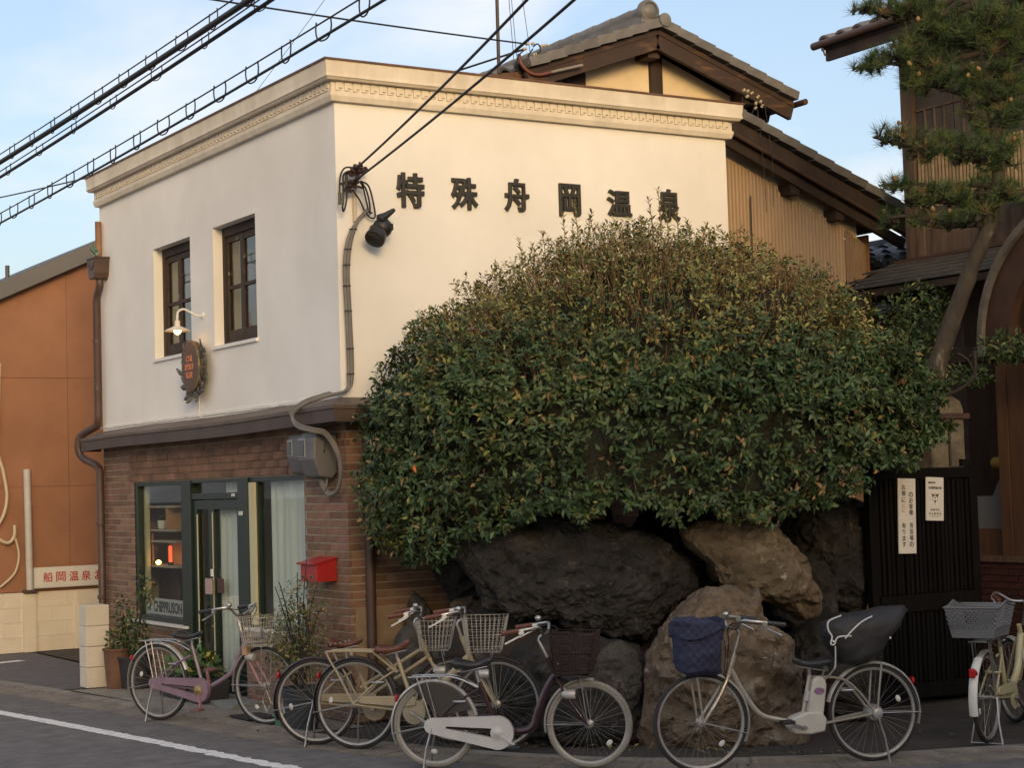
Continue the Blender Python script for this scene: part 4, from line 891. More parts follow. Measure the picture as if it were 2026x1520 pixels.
mb = MB(); mb.tube([(4.80, 0.71, 5.77), (5.12, 0.71, 5.66)], 0.008, 6)
mb.tube(smoothpath([(5.0, 0.70, 5.66), (4.93, 0.68, 5.55), (4.86, 0.68, 5.54), (4.82, 0.68, 5.62), (4.84, 0.70, 5.72)], 5), 0.005, 5); mb.build('bracket_wire', m_wire, Iv)
tag(MB().tube([(4.99, 0.66, 5.62), (5.0, 0.60, 5.0), (5.01, 0.60, 4.55)], 0.0035, 5).build('drop_wire', m_wire), 'left of two thin wires dropping from the gable insulators', 'wire', 'thin drop wires under the gable')
tag(MB().tube([(5.09, 0.66, 5.65), (5.10, 0.58, 5.1), (5.08, 0.58, 4.6)], 0.003, 5).build('drop_wire', m_wire), 'right of two thin wires dropping from the gable insulators', 'wire', 'thin drop wires under the gable')
Il = thing('insulator_rack', 'small insulators and looped leads at the left eave of the gable', 'insulators', (2.4, 0.8, 5.8))
for p in ((2.36, 0.80, 6.02), (2.42, 0.80, 6.03), (2.33, 0.80, 5.97), (2.52, 0.80, 6.02), (2.57, 0.80, 6.03), (2.44, 0.80, 5.93), (2.47, 0.80, 5.90)): piece('insulator', me_p, Il, p, (0.3, 1.3, 0))
for pts in (((2.34, 0.80, 5.97), (2.26, 0.80, 5.90), (2.25, 0.82, 5.80), (2.29, 0.84, 5.74)), ((2.42, 0.80, 6.0), (2.47, 0.79, 6.03), (2.50, 0.79, 5.97), (2.44, 0.79, 5.93)), ((2.42, 0.80, 5.98), (2.36, 0.79, 5.90), (2.40, 0.79, 5.84), (2.46, 0.80, 5.88))):
    mb = MB(); mb.tube(smoothpath(pts, 5), 0.007, 5); mb.build('lead', m_wire, Il)

# ================================================================ lower wing with ribbed metal wall
Wg = thing('ribbed_wing', 'lower wing with tan ribbed metal wall under a sloping tiled roof', 'building', (5.4, 3, 0))
V0, V1 = (4.55, 5.56), (7.05, 4.60); YW = 0.62
tiled_slope(Wg, V0, V1, YW, 4.2, None, 11)
mb = MB(); d = 0.05
mb.prism([(V0[0], V0[1]-0.02), (V1[0], V1[1]-0.02), (V1[0], V1[1]-0.07), (V0[0], V0[1]-0.07)], basis((1, 0, 0), (0, 0, 1), (0, 1, 0), (0, YW+0.05, 0)), 3.5); mb.build('roof_deck', m_dkwood, Wg)
mb = MB(); mb.beam((V0[0], YW+0.055, V0[1]-0.135), (V1[0], YW+0.055, V1[1]-0.135), 0.05, 0.16); mb.build('barge_board', m_dkwood, Wg)
mb = MB(); mb.beam((V0[0], YW+0.10, V0[1]-0.27), (V1[0]-0.08, YW+0.10, V1[1]-0.27), 0.06, 0.10); mb.build('barge_board', m_dkwood, Wg)
mb = MB(); mb.tube([(V0[0], YW+0.01, V0[1]-0.20), (V1[0]-0.03, YW+0.01, V1[1]-0.205)], 0.020, 8); mb.build('conduit', m_pipe, Wg)
sl = (V1[1]-V0[1])/(V1[0]-V0[0]); zt = lambda x: V0[1]+sl*(x-V0[0])
YC = 0.90; m_rib = mat('ribbed_tan_metal', (0.54, 0.39, 0.26), (0.44, 0.315, 0.205), 1.6, 0.5, stretch=(1, 1, 0.4), rv=0.03)
m_rib2 = mat('ribbed_tan_metal_shaded', (0.40, 0.275, 0.17), (0.32, 0.22, 0.14), 2, 0.55, rv=0.03)  # darker copy of the tan metal: shade on the end sheet put into colour
def ribs(x0, x1, y0, y1, m, nm):
    mb = MB(); per = 0.0455; n = int((x1-x0)/per); pr = None
    for i in range(n):
        for fr, off in ((0.0, 0.0), (0.35, 0.0), (0.5, -0.022), (0.85, -0.022)):
            x = x0+(i+fr)*per; yy = y0+(y1-y0)*((x-x0)/(x1-x0))+off; top = zt(x)-0.40+(0.05 if x < 5.4 else 0.0)
            cur = (mb.av((x, yy, 0.0)), mb.av((x, yy, top)))
            if pr: mb.af((pr[0], cur[0], cur[1], pr[1]))
            pr = cur
    return mb.build(nm, m, Wg)
ribs(4.20, 5.30, YC, YC, m_rib, 'ribbed_sheet'); ribs(5.29, 6.32, YC-0.004, YC-0.004, m_rib, 'ribbed_sheet'); ribs(6.315, 6.70, YC-0.003, YC+0.10, m_rib2, 'ribbed_sheet')
mb = MB(); mb.box(6.69, 6.73, YC+0.08, 4.0, 0, 4.45); mb.box(4.2, 6.69, YC+0.12, YC+0.16, 0, 4.3); mb.build('side_wall', mat('orange_board', (0.34, 0.15, 0.06), None, rough=0.8), Wg)
mb = MB(); mb.prism([(4.5, zt(4.5)-0.42), (6.5, zt(6.5)-0.42), (6.5, zt(6.5)-0.05), (4.5, zt(4.5)-0.05)], basis((1, 0, 0), (0, 0, 1), (0, 1, 0), (0, YC+0.02, 0)), 0.06); mb.build('gable_panel', m_gwall, Wg)
mb = MB()
for x in (4.35, 5.50, 6.1): mb.box(x-0.055, x+0.055, YW+0.1, 4, zt(x)-0.42, zt(x)-0.30)
mb.build('purlin', m_dkwood, Wg)
mb = MB(); mb.tube([(5.02, YC-0.05, 4.75), (5.02, YC-0.045, 4.2), (5.01, YC-0.05, 3.9)], 0.007, 5); mb.build('loose_wire', m_wire, Wg)

# ================================================================ timber house on the right
T = thing('timber_house', 'weathered dark timber house with lattice windows behind the pine', 'house', (8.0, -2, 0))
XT = 6.5
mb = MB(); mb.box(XT+0.05, 11, -7.0, 0.10, 0, 6.9); mb.build('wall', m_greywood, T)
mb = MB(); mb.box(XT-0.05, XT+0.06, -0.02, 0.14, 3.9, 6.6); mb.build('corner_post', m_midwood, T)
mb = MB()
for z0, z1 in ((5.80, 5.92), (5.12, 5.20), (4.40, 4.56), (6.3, 6.42)): mb.box(XT-0.03, XT+0.04, -7, -0.021, z0, z1)
mb.build('rail', m_greywood, T)
for i in range(10):                                                      # shutters: panels with battens, then louvred boards
    y1 = -0.03-i*0.52; y0 = y1-0.505
    mb = MB(); mb.box(XT+0.0, XT+0.045, y0, y1, 5.21, 5.79); sp = mb.build('shutter', m_greywood, T)
    if i < 2:
        for yy in (y0+0.12, y0+0.25, y0+0.38):
            b = MB(); b.box(XT-0.012, XT+0.0, yy-0.009, yy+0.009, 5.21, 5.56); b.build('batten', m_midwood, sp)
        b = MB(); b.box(XT-0.014, XT+0.0, y0, y1, 5.56, 5.585); b.build('batten', m_midwood, sp)
    else:
        for k in range(9):
            b = MB(); b.beam((XT-0.01, y0, 5.25+k*0.062), (XT-0.01, y1, 5.25+k*0.062), 0.012, 0.045, (0.5, 0, 1)); b.build('louvre', m_greywood, sp)
for i in range(4):
    b = MB(); b.box(XT+0.0, XT+0.04, -7, -0.03, 5.93+i*0.095, 5.93+i*0.095+0.09); b.build('weatherboard', m_greywood, T)
me_s = MB().box(-0.012, 0.012, -0.013, 0.013, 4.56, 5.12).mesh('slat', m_lattice)
y = -0.06
while y > -3.4: piece('slat', me_s, T, (XT-0.012+random.uniform(-0.003, 0.003), y, 0)); y -= 0.047
mb = MB(); mb.box(XT+0.04, XT+0.049, -7, -0.03, 4.56, 5.12); mb.build('lattice_back', mat('lattice_back', (0.13, 0.10, 0.065), None, rough=0.9), T)
mb = MB(); mb.prism([(XT-0.42, 4.37), (XT-0.02, 4.47), (XT-0.02, 4.50), (XT-0.42, 4.40)], basis((1, 0, 0), (0, 0, 1), (0, 1, 0), (0, -7, 0)), 5.6); mb.build('ledge', m_greywood, T)
y = -0.10
for i in range(24):
    wd = random.uniform(0.10, 0.15); mb = MB(); xx = random.uniform(-0.004, 0.004); mb.box(XT-0.03+xx, XT+0.0, y-wd+0.004, y, 3.98, 4.40); mb.build('plank', m_midwood, T); y -= wd
mb = MB(); mb.box(XT-0.045, XT+0.02, -0.11, -0.02, 3.98, 4.42); mb.build('plank_frame', m_midwood, T)
# main eave at the top
mb = MB(); mb.prism([(5.84, 6.34), (8.4, 7.3), (8.4, 7.22), (5.84, 6.27)], basis((1, 0, 0), (0, 0, 1), (0, 1, 0), (0, -7, 0)), 7.62); mb.build('roof_deck', m_dkwood, T)
me = me_tile(0.30)
for c in range(24):
    for r in range(3):
        R = Matrix.Rotation(pi, 4, 'Z') @ Euler((0, 0.36, 0)).to_matrix().to_4x4(); piece('roof_tile', me, T, (5.96+r*0.26, 0.50-c*0.25, 6.42+r*0.098), R.to_euler())
mb = MB(); mb.tube([(5.80, 0.70, 6.33), (5.80, -6.5, 6.36)], 0.04, 10); mb.build('gutter', m_pipe, T, smooth=50)
mb = MB(); mb.box(5.86, 5.90, -6.9, 0.58, 6.16, 6.28); mb.build('fascia', m_dkwood, T)
mb = MB(); mb.tube([(5.8, 0.56, 6.30), (5.83, 0.56, 6.22), (5.88, 0.55, 6.20)], 0.010, 6); mb.build('gutter_hook', m_pipe, T)
# lower canopy roof
C_ = thing('entrance_canopy', 'grey shingled canopy roof over the bathhouse entrance', 'canopy', (6.2, -1.5, 3.6))
m_shing = mat('grey_board_roof', (0.085, 0.078, 0.070), (0.055, 0.050, 0.046), 5, 0.85, 0.3, 30, rv=0.12)
for i in range(6):
    for k in range(9):
        a = 0.62-k*0.55-(0.25 if i % 2 else 0); t0, t1 = i/6, (i+1)/6; x0, x1 = 5.86+0.62*t0-0.02, 5.86+0.62*t1; z0, z1 = 3.745+0.30*t0, 3.745+0.30*t1
        lo, hi = max(a-0.545, -4.2), min(a, 0.60 - 0.35*(1-t0)*0)
        if hi-lo < 0.03: continue
        mb = MB(); mb.prism([(x0, z0+0.008), (x1, z1), (x1, z1+0.012), (x0, z0+0.024)], basis((1, 0, 0), (0, 0, 1), (0, 1, 0), (0, lo, 0)), hi-lo); mb.build('shingle', m_shing, C_)
mb = MB(); mb.prism([(5.88, 3.70), (6.49, 3.98), (6.49, 4.035), (5.88, 3.74)], basis((1, 0, 0), (0, 0, 1), (0, 1, 0), (0, -4.2, 0)), 4.78); mb.build('deck', m_dkwood, C_)
mb = MB(); mb.box(5.86, 5.90, -4.2, 0.58, 3.665, 3.735); mb.build('fascia', m_dkwood, C_)
mb = MB(); mb.beam((6.45, 0.3, 4.055), (6.45, -4.2, 4.10), 0.05, 0.035); mb.build('flashing', m_pipe, C_)
# arched porch gable, plaster edged
A = thing('arched_porch', 'brown arched porch gable with a pale rounded rim at the entrance', 'porch', (5.9, -2.9, 3.3))
XA = 5.60; cy_, cz_ = -3.02, 3.05
def arch(r0, r1, a0, a1, n=26):
    o = []
    for k in range(n+1): a = a0+(a1-a0)*k/n; o.append((cy_+r1[0]*cos(a), cz_+r1[1]*sin(a)))
    for k in range(n, -1, -1): a = a0+(a1-a0)*k/n; o.append((cy_+r0[0]*cos(a), cz_+r0[1]*sin(a)))
    return o
Ma = basis((0, 1, 0), (0, 0, 1), (1, 0, 0), (0, 0, 0))
def arch_mesh(r0, r1, x0, x1, m, nm, a0=-0.10, a1=pi+0.10):
    mb = MB(); p = arch(r0, r1, a0, a1); n = len(p)//2
    for k in range(n-1):
        q = [p[k], p[k+1], p[-2-k], p[-1-k]]
        f = [mb.av((x0, a[0], a[1])) for a in q]; b = [mb.av((x1, a[0], a[1])) for a in q]
        mb.af(f[::-1]); mb.af(b); mb.af((f[0], f[1], b[1], b[0])); mb.af((f[2], f[3], b[3], b[2]))
    return mb.build(nm, m, A, smooth=30)
arch_mesh((1.33, 1.20), (1.385, 1.27), XA-0.07, 6.55, mat('lead_rim', (0.15, 0.14, 0.135), (0.09, 0.083, 0.08), 8, 0.8), 'rim')
arch_mesh((1.05, 0.90), (1.328, 1.198), XA-0.02, XA+0.08, mat('red_brown_board', (0.062, 0.030, 0.021), (0.040, 0.020, 0.014), 5, 0.7), 'bargeboard')
arch_mesh((1.29, 1.16), (1.328, 1.198), XA+0.08, 6.5, m_dkwood, 'ceiling')
mb = MB(); mb.box(6.40, 6.45, -4.3, -1.75, 2.9, 4.2); mb.build('tympanum', mat('maroon_board', (0.05, 0.018, 0.015), None, rough=0.8), A)
# the entrance wall below
En = thing('bathhouse_entrance', 'dim timber bathhouse entrance with a dark red brick base', 'building', (6.0, -2.5, 0))
XE = 5.90
mb = MB(); mb.box(XE+0.02, XE+0.18, -4.2, -1.0, 0, 1.03); mb.build('brick_base', m_mortar, En)
m_dkbrick = mat('dark_red_brick', (0.075, 0.022, 0.017), (0.05, 0.016, 0.013), 8, 0.8, rv=0.2)
me_b = MB().box(0, 0.03, -0.108, 0.108, 0, 0.055).mesh('brick', m_dkbrick)
for r in range(17):
    y = -1.1-(0.11 if r % 2 else 0)
    while y > -2.6: piece('brick', me_b, En, (XE+random.uniform(-0.003, 0.003), y, 0.008+r*0.062)); y -= 0.224
mb = MB(); mb.box(XE-0.02, XE+0.2, -4.2, -1.0, 1.055, 1.11); mb.build('ledge', m_midwood, En)
m_door = mat('brown_door_wood', (0.13, 0.065, 0.036), (0.085, 0.043, 0.026), 5, 0.6, stretch=(1, 4, 0.5))
mb = MB(); mb.box(XE-0.01, XE+0.12, -1.62, -1.50, 1.11, 2.95); mb.build('door_post', m_door, En)
for i in range(6):
    mb = MB(); mb.box(XE+0.0, XE+0.04, -1.635-0.30*(i+1)+0.004, -1.63-0.30*i, 1.11, 2.92); mb.build('panel_board', m_door, En)
mb = MB(); mb.box(XE+0.05, XE+0.09, -1.50, -1.0, 1.11, 1.36); mb.build('panel_board', m_door, En)
mb = MB(); mb.box(XE-0.02, XE+0.2, -4.2, -0.9, 2.92, 3.06); mb.build('lintel', m_dkwood, En)
mb = MB(); mb.box(XE+0.55, XE+0.6, -4.2, -0.6, 0, 3.6); mb.build('inner_wall', m_dkwood, En)
mb = MB(); mb.poly([(XE+0.10, -1.0, 1.36), (XE+0.10, -1.50, 1.36), (XE+0.10, -1.50, 1.92), (XE+0.10, -1.42, 1.86), (XE+0.10, -1.30, 1.66), (XE+0.10, -1.0, 1.66)]); mb.build('pale_screen', mat('pale_screen', (0.16, 0.17, 0.18), None, rough=0.7), En)
t = thing('beer_sign', 'dark sign with yellow KIRIN letters above a yellow lantern inside the entrance', 'sign', (XE+0.3, -1.35, 1.9))
mb = MB(); mb.box(XE+0.30, XE+0.34, -1.62, -1.10, 1.84, 2.20); mb.build('board', mat('dark_sign_board', (0.02, 0.014, 0.012), None, rough=0.5), t)
mb = MB(); letters(mb, 'beer', basis((0, -1, 0), (0, 0, 1), (-1, 0, 0), (XE+0.295, -1.345, 2.085)), 0.19, 0.062, 0.01); mb.build('lettering', mat('yellow_letter', (0.50, 0.33, 0.06), None, rough=0.5, emit=(1.0, 0.6, 0.08), estr=0.10), t)
t = thing('yellow_lantern', 'rounded dull yellow lantern below the dark sign in the entrance', 'lantern', (XE+0.25, -1.36, 1.9)); 
mb = MB(); M_ = basis((0, 0, 1), (1, 0, 0), (0, 1, 0), (XE+0.24, -1.36, 1.965)); mb.lathe([(0.02, -0.17), (0.055, -0.15), (0.062, 0.0), (0.055, 0.15), (0.02, 0.17)], 14, M_); mb.build('shade', mat('yellow_paper', (0.30, 0.24, 0.05), None, rough=0.6), t, smooth=True)
# small roofs glimpsed between the wing and the timber house
K = thing('blue_tiled_roof', 'small blue grey tiled roof glimpsed between the wing and the timber house', 'roof', (7.6, 1.4, 3.9))
me_bt = MB(); n = 6
me_b2 = me_tile(0.24); me_b2.materials.clear(); me_b2.materials.append(m_bluetile)
for r in range(4):
    for c in range(9):
        R = Matrix.Rotation(pi, 4, 'Z') @ Euler((0, 0.42, 0)).to_matrix().to_4x4(); piece('roof_tile', me_b2, K, (7.30+r*0.21, 2.6-c*0.25, 4.23+r*0.095), R.to_euler())
for c in range(9):
    q = MB().lathe([(0.05, -0.02), (0.055, 0.0), (0.05, 0.03)], 12, basis((0, 1, 0), (0, 0, 1), (-1, 0, 0), (7.20, 2.6-c*0.25, 4.20))); q.build('eave_disc', m_bluetile, K)
mb = MB(); mb.box(7.16, 9, 0.3, 2.8, 3.95, 4.16); mb.build('eave_board', m_dkwood, K)
mb = MB(); mb.box(7.9, 8.0, 0.3, 2.8, 4.50, 4.60); mb.build('ridge', m_bluetile, K)
mb = MB(); mb.grid(lambda u, v: (7.7-0.6*v, 2.5-1.9*u, 4.70-0.05*v+0.018*sin(u*85)), 110, 1); tag(mb.build('corrugated_roof', mat('white_corrugated', (0.62, 0.62, 0.62), None, rough=0.5)), 'sliver of white corrugated roofing against the sky beside the wing', 'roof')
mb = MB(); mb.grid(lambda u, v: (7.05+0.012*sin(v*30), 1.75-0.65*u, 3.58+0.17*v), 2, 70); tag(mb.build('corrugated_sheet', mat('white_ribbed', (0.58, 0.60, 0.62), None, rough=0.5)), 'patch of white ribbed sheet under the canopy end', 'sheet')
mb = MB(); mb.box(8.9, 9.0, -0.5, 6.0, 0, 4.1); mb.box(6.46, 6.5, 0.12, 2.5, 0, 3.56); tag(mb.build('yard_wall', m_dkwood), 'dark board wall in the gap behind the bush', 'wall')

# ================================================================ black slatted gate with its notices
Gt = thing('black_gate', 'black slatted timber gate panel with flaking red paint', 'gate', (4.13, -2.28, 0))
m_char = mat('charred_wood', (0.006, 0.0055, 0.0055), (0.010, 0.008, 0.0075), 6, 0.7, 0.4, 20, stretch=(3, 3, 0.4), c3=(0.075, 0.012, 0.008), lo=0.45, hi=0.66, rv=0.25)
YF = -2.28; x0, x1 = 3.52, 4.75
for a, b in ((x0, x0+0.075), (x1-0.085, x1)):
    mb = MB(); mb.box(a, b, YF-0.03, YF+0.035, 0.02, 1.945); mb.build('stile', m_char, Gt, bevel=0.004)
for z0, z1, o in ((1.845, 1.935, 0.0), (0.76, 0.90, 0.012), (0.05, 0.17, 0.0)):
    mb = MB(); mb.box(x0+0.076, x1-0.086, YF-0.032-o, YF+0.03, z0, z1); mb.build('rail', m_char, Gt, bevel=0.004)
for lo, hi in ((0.905, 1.84), (0.175, 0.755)):
    ns = 21; me = MB().box(-0.0165, 0.0165, -0.014, 0.014, lo, hi).mesh('slat', m_char)
    for i in range(ns): piece('slat', me, Gt, (x0+0.075+(x1-x0-0.16)*(i+0.5)/ns+random.uniform(-0.004, 0.004), YF+random.uniform(-0.006, 0.004), 0))
mb = MB(); mb.box(x0+0.06, x1-0.06, YF+0.040, YF+0.052, 0.05, 1.9); mb.build('backing', m_char, Gt)
mb = MB(); mb.box(4.60, 4.70, YF-0.02, YF+0.02, 1.94, 2.0); mb.build('cap', m_char, Gt)
def notice(name, label, cx, cz, wd, ht, tilt):
    t = thing(name, label, 'sign', (cx, YF-0.05, cz-ht/2)); R = Matrix.Rotation(tilt, 3, 'Y')
    M = basis(R @ Vector((1, 0, 0)), R @ Vector((0, 0, 1)), (0, -1, 0), (cx, YF-0.036, cz))
    mb = MB(); mb.prism([(-wd/2, -ht/2), (wd/2, -ht/2), (wd/2, ht/2), (-wd/2, ht/2)], M, 0.012); mb.build('plate', mat('enamel_white', (0.84, 0.80, 0.74), (0.76, 0.72, 0.66), 9, 0.5), t, bevel=0.002)
    return t, M @ Matrix.Translation((0, 0, 0.0135))
m_ink = mat('black_ink', (0.02, 0.018, 0.018), None, rough=0.6); m_pink = mat('faded_red_ink', (0.55, 0.25, 0.2), None, rough=0.6)
t, M = notice('vertical_notice', 'tall white notice with two columns of black kanji on the black gate', 3.915, 1.545, 0.195, 0.615, 0.035)
for i, zz in enumerate((0.175, 0.127, 0.079, 0.030, -0.075, -0.127, -0.178, -0.232)):
    mb = MB(); letters(mb, 'r0_%d' % i, M @ Matrix.Translation((0.042, zz, 0)), h=0.043, depth=0.01); mb.build('character', m_ink, t)
for i, zz in enumerate((0.235, 0.185, 0.132, -0.078, -0.130, -0.182, -0.232)):
    mb = MB(); letters(mb, 'r1_%d' % i, M @ Matrix.Translation((-0.040, zz, 0)), h=0.043, depth=0.01); mb.build('character', m_ink, t)
mb = MB()
for zz in (0.085, 0.045): letters(mb, 'r1_2', M @ Matrix.Translation((-0.040, zz, 0)), h=0.032, depth=0.01)
mb.build('faded_character', m_pink, t)
t, M = notice('small_notice', 'smaller white notice with a black winged emblem on the black gate', 4.235, 1.675, 0.20, 0.36, 0.05)
for key, zz, wd, ht in (('nt0', 0.135, 0.085, 0.020), ('nt1', 0.092, 0.150, 0.024), ('nt2', -0.090, 0.10, 0.018), ('nt3', -0.122, 0.14, 0.020)):
    mb = MB(); letters(mb, key, M @ Matrix.Translation((-0.035 if key == 'nt0' else 0, zz, 0)), wd, ht, 0.01); mb.build('lettering', m_ink, t)
mb = MB()
for pl in ([(-0.042, 0.045), (-0.010, 0.035), (-0.016, 0.018), (-0.026, 0.016)], [(0.042, 0.045), (0.010, 0.035), (0.016, 0.018), (0.026, 0.016)], [(-0.012, -0.018), (0, -0.008), (0.012, -0.018), (0.004, -0.022), (0, -0.05), (-0.004, -0.022)], [(-0.006, 0.032), (0.006, 0.032), (0.004, 0.022), (-0.004, 0.022)], [(-0.007, 0.012), (0.007, 0.012), (0, -0.002)]): mb.prism(pl, M, 0.001)
mb.tube([M @ Vector((0.038*cos(a*pi/3+pi/6), 0.010+0.038*sin(a*pi/3+pi/6), 0.001)) for a in range(6)], 0.0012, 4, closed=True); mb.box(0, 0, 0, 0, 0, 0) if False else None
mb.build('emblem', m_ink, t)
mb = MB(); mb.prism([(-0.06, -0.146), (0.06, -0.146), (0.06, -0.143), (-0.06, -0.143)], M, 0.001); mb.build('print_line', m_ink, t)
# stone gate post with iron straps
t = thing('stone_post', 'weathered stone gate post behind the black gate', 'post', (4.65, -2.0, 0))
m_char.node_tree.nodes['Principled BSDF'].inputs['Specular IOR Level'].default_value = 0.12
m_stone = mat('mossy_stone', (0.20, 0.165, 0.115), (0.10, 0.082, 0.058), 6, 0.9, 0.6, 30, c3=(0.28, 0.25, 0.19))
mb = MB(); mb.prism([(4.44, 0), (4.83, 0), (4.83, 2.42), (4.80, 2.50), (4.70, 2.55), (4.44, 2.58)], basis((1, 0, 0), (0, 0, 1), (0, 1, 0), (0, -2.12, 0)), 0.34); q = mb.build('shaft', m_stone, t, bevel=0.02)
mb = MB(); mb.box(4.625, 4.645, -2.135, -2.115, 1.95, 2.33); mb.build('groove_strip', mat('dark_groove', (0.05, 0.042, 0.032), None, rough=0.9), t)
for z in (2.35, 1.80):
    mb = MB(); mb.box(4.43, 4.87, -2.145, -2.118, z, z+0.045); mb.build('iron_strap', m_pipe, t)

# ================================================================ overhead cables along the street
def sag(p0, p1, s, n=36): 
    p0, p1 = Vector(p0), Vector(p1); return [p0.lerp(p1, k/n) - Vector((0, 0, s*4*(k/n)*(1-k/n))) for k in range(n+1)]
def at(path, t):
    f = t*(len(path)-1); i = min(int(f), len(path)-2); return path[i].lerp(path[i+1], f-i)
def lashed(label, p0, p1, s, r, lift, step, rh, wr=0.006, grp='hanging cables along the street'):
    t = thing('overhead_cable', label, 'cable', (p0[0], (p0[1]+p1[1])/2, min(p0[2], p1[2])-s), group=grp)
    path = sag(p0, p1, s); mb = MB(); mb.tube(path, r, 8); mb.build('cable', m_wire, t, smooth=True)
    mp_ = [p + Vector((0, 0, lift)) for p in path]; mb = MB(); mb.tube(mp_, wr, 5); mb.build('messenger_wire', m_wire, t)
    L = (Vector(p1)-Vector(p0)).length; n = int(L/step); d = (Vector(p1)-Vector(p0)).normalized(); hz = lift+r
    mb = MB(); mb.tube(smoothpath([(0, 0.085, 0.014), (0, 0.095, -hz*0.35), (0, 0.08, -hz*0.85), (0, 0.04, -hz-0.010), (0, 0, -hz-0.014), (0, -0.04, -hz-0.010), (0, -0.08, -hz*0.85), (0, -0.095, -hz*0.35), (0, -0.085, 0.014)], 2), rh, 5); me = mb.mesh('hanger', m_wire)
    for i in range(n):
        piece('hanger', me, t, at(mp_, (i+0.5)/n) + Vector((random.uniform(-0.004, 0.004), 0, 0)), (0, 0, random.uniform(-0.15, 0.15)))
    return t
lashed('thickest black cable with ring hangers, nearest the top left corner', (-1.6, 15.0, 5.30), (-1.6, -8.5, 5.50), 0.17, 0.023, 0.080, 0.62, 0.005)
lashed('second thick black cable, just under the thickest one', (-1.56, 15.0, 5.10), (-1.50, -8.5, 5.52), 0.17, 0.015, 0.058, 1.0, 0.0045)
lashed('thin black cable with wide ring hangers, crossing the parapet edge', (-1.6, 15.0, 4.66), (-1.6, -9.0, 5.02), 0.20, 0.010, 0.095, 0.56, 0.0055)
def wire(name, label, pts, r, cat='wire', grp=None):
    mb = MB(); mb.tube(pts, r, 6); return tag(mb.build(name, m_wire, smooth=True), label, cat, grp)
wire('service_wire', 'upper left of two black service wires rising from the wall bracket', sag((0.13, -0.02, 4.56), (-1.93, -7.0, 4.62), 0.0, 2) and sag((0.13, -0.02, 4.56), (-2.06, -7.5, 4.62), 0.05), 0.0095, 'wire', 'service wires to the wall bracket')
wire('service_wire', 'lower right of two black service wires rising from the wall bracket', sag((0.11, -0.01, 4.45), (-1.72, -7.7, 4.66), 0.05), 0.0095, 'wire', 'service wires to the wall bracket')
wire('service_wire', 'long thin wire crossing the sky towards the gable insulators', sag((2.36, 0.80, 6.02), (-4.2, -1.5, 5.47), 0.03), 0.008)
wire('service_wire', 'thin twisted wire dipping behind the parapet at the left', sag((2.33, 0.80, 5.97), (-1.745, 41.3, 10.0), 0.9), 0.010)
t = thing('antenna_mast', 'slender antenna mast with stay wires beside the gable', 'mast', (2.10, 0.95, 5.75))
mb = MB(); mb.tube([(2.13, 0.95, 5.75), (2.14, 0.95, 9.2)], 0.017, 8); mb.build('pole', m_ironmat, t)
for a in ((2.45, 0.9, 5.98), (2.75, 1.6, 6.0), (0.6, 4.5, 5.4), (3.9, 3.5, 6.6)):
    mb = MB(); mb.tube([(2.14, 0.95, 8.6), a], 0.0035, 4); mb.build('stay_wire', m_wire, t)
t = thing('antenna', 'distant aerial with thin rods above the dark roof at the far left', 'aerial', (-0.7, 10.5, 4.3))
mb = MB(); mb.tube([(-0.75, 10.5, 4.2), (-0.75, 10.5, 5.3)], 0.02, 6); mb.build('pole', m_ironmat, t)
mb = MB()
for z, l in ((5.22, 0.35), (5.10, 0.45), (4.88, 0.5)): mb.tube([(-0.75-l, 10.5, z+0.02), (-0.75+l, 10.5, z-0.03)], 0.008, 5)
mb.build('rod', m_ironmat, t)

# ================================================================ boulders
def rockmat(name, a, b, c):
    m = mat(name, a, b, 3.2, 0.85, 1.0, 22, detail=10, c3=c, hi=0.60, lo=0.38, bdist=0.03)
    # lichen spots and dark seams
    t = m.node_tree; bs = t.nodes['Principled BSDF']; src = bs.inputs['Base Color'].links[0].from_socket; tc = N(t, 'ShaderNodeTexCoord'); lk = t.links.new
    for sc, lo, hi, col, amt in ((9.0, 0.60, 0.68, tuple(min(0.5, k*1.25+0.03) for k in c), 0.75), (26.0, 0.62, 0.70, tuple(min(0.5, k*1.1+0.02) for k in c), 0.55), (5.0, 0.60, 0.72, tuple(k*0.35 for k in a), 0.8)):
        nz = N(t, 'ShaderNodeTexNoise'); nz.inputs['Scale'].default_value = sc; nz.inputs['Detail'].default_value = 8; nz.inputs['Roughness'].default_value = 0.7; nz.inputs['Distortion'].default_value = 0.6 if sc > 6 else 2.5
        mr = N(t, 'ShaderNodeMapRange'); mr.inputs['From Min'].default_value = lo; mr.inputs['From Max'].default_value = hi; mr.inputs['To Max'].default_value = amt
        mp = N(t, 'ShaderNodeMapping'); mp.inputs['Location'].default_value = (sc, 2*sc, 0); mx = N(t, 'ShaderNodeMix', data_type='RGBA'); mx.inputs[7].default_value = (*col, 1)
        lk(tc.outputs['Object'], mp.inputs['Vector']); lk(mp.outputs['Vector'], nz.inputs['Vector']); lk(nz.outputs['Fac'], mr.inputs['Value']); lk(mr.outputs['Result'], mx.inputs['Factor']); lk(src, mx.inputs[6]); src = mx.outputs[2]
    lk(src, bs.inputs['Base Color']); return m
m_rdark = rockmat('dark_boulder', (0.020, 0.018, 0.0165), (0.036, 0.032, 0.028), (0.085, 0.077, 0.066))
m_rtan = rockmat('tan_boulder', (0.085, 0.060, 0.033), (0.155, 0.112, 0.064), (0.38, 0.32, 0.24))
m_rbrown = rockmat('brown_boulder', (0.115, 0.082, 0.052), (0.20, 0.148, 0.098), (0.40, 0.35, 0.28))
m_rgrey = rockmat('grey_boulder', (0.060, 0.052, 0.043), (0.10, 0.088, 0.072), (0.18, 0.165, 0.14))
EV = Vector((0.8515, -0.5244, 0)); DV = Vector((0.5258, 0.8506, 0))
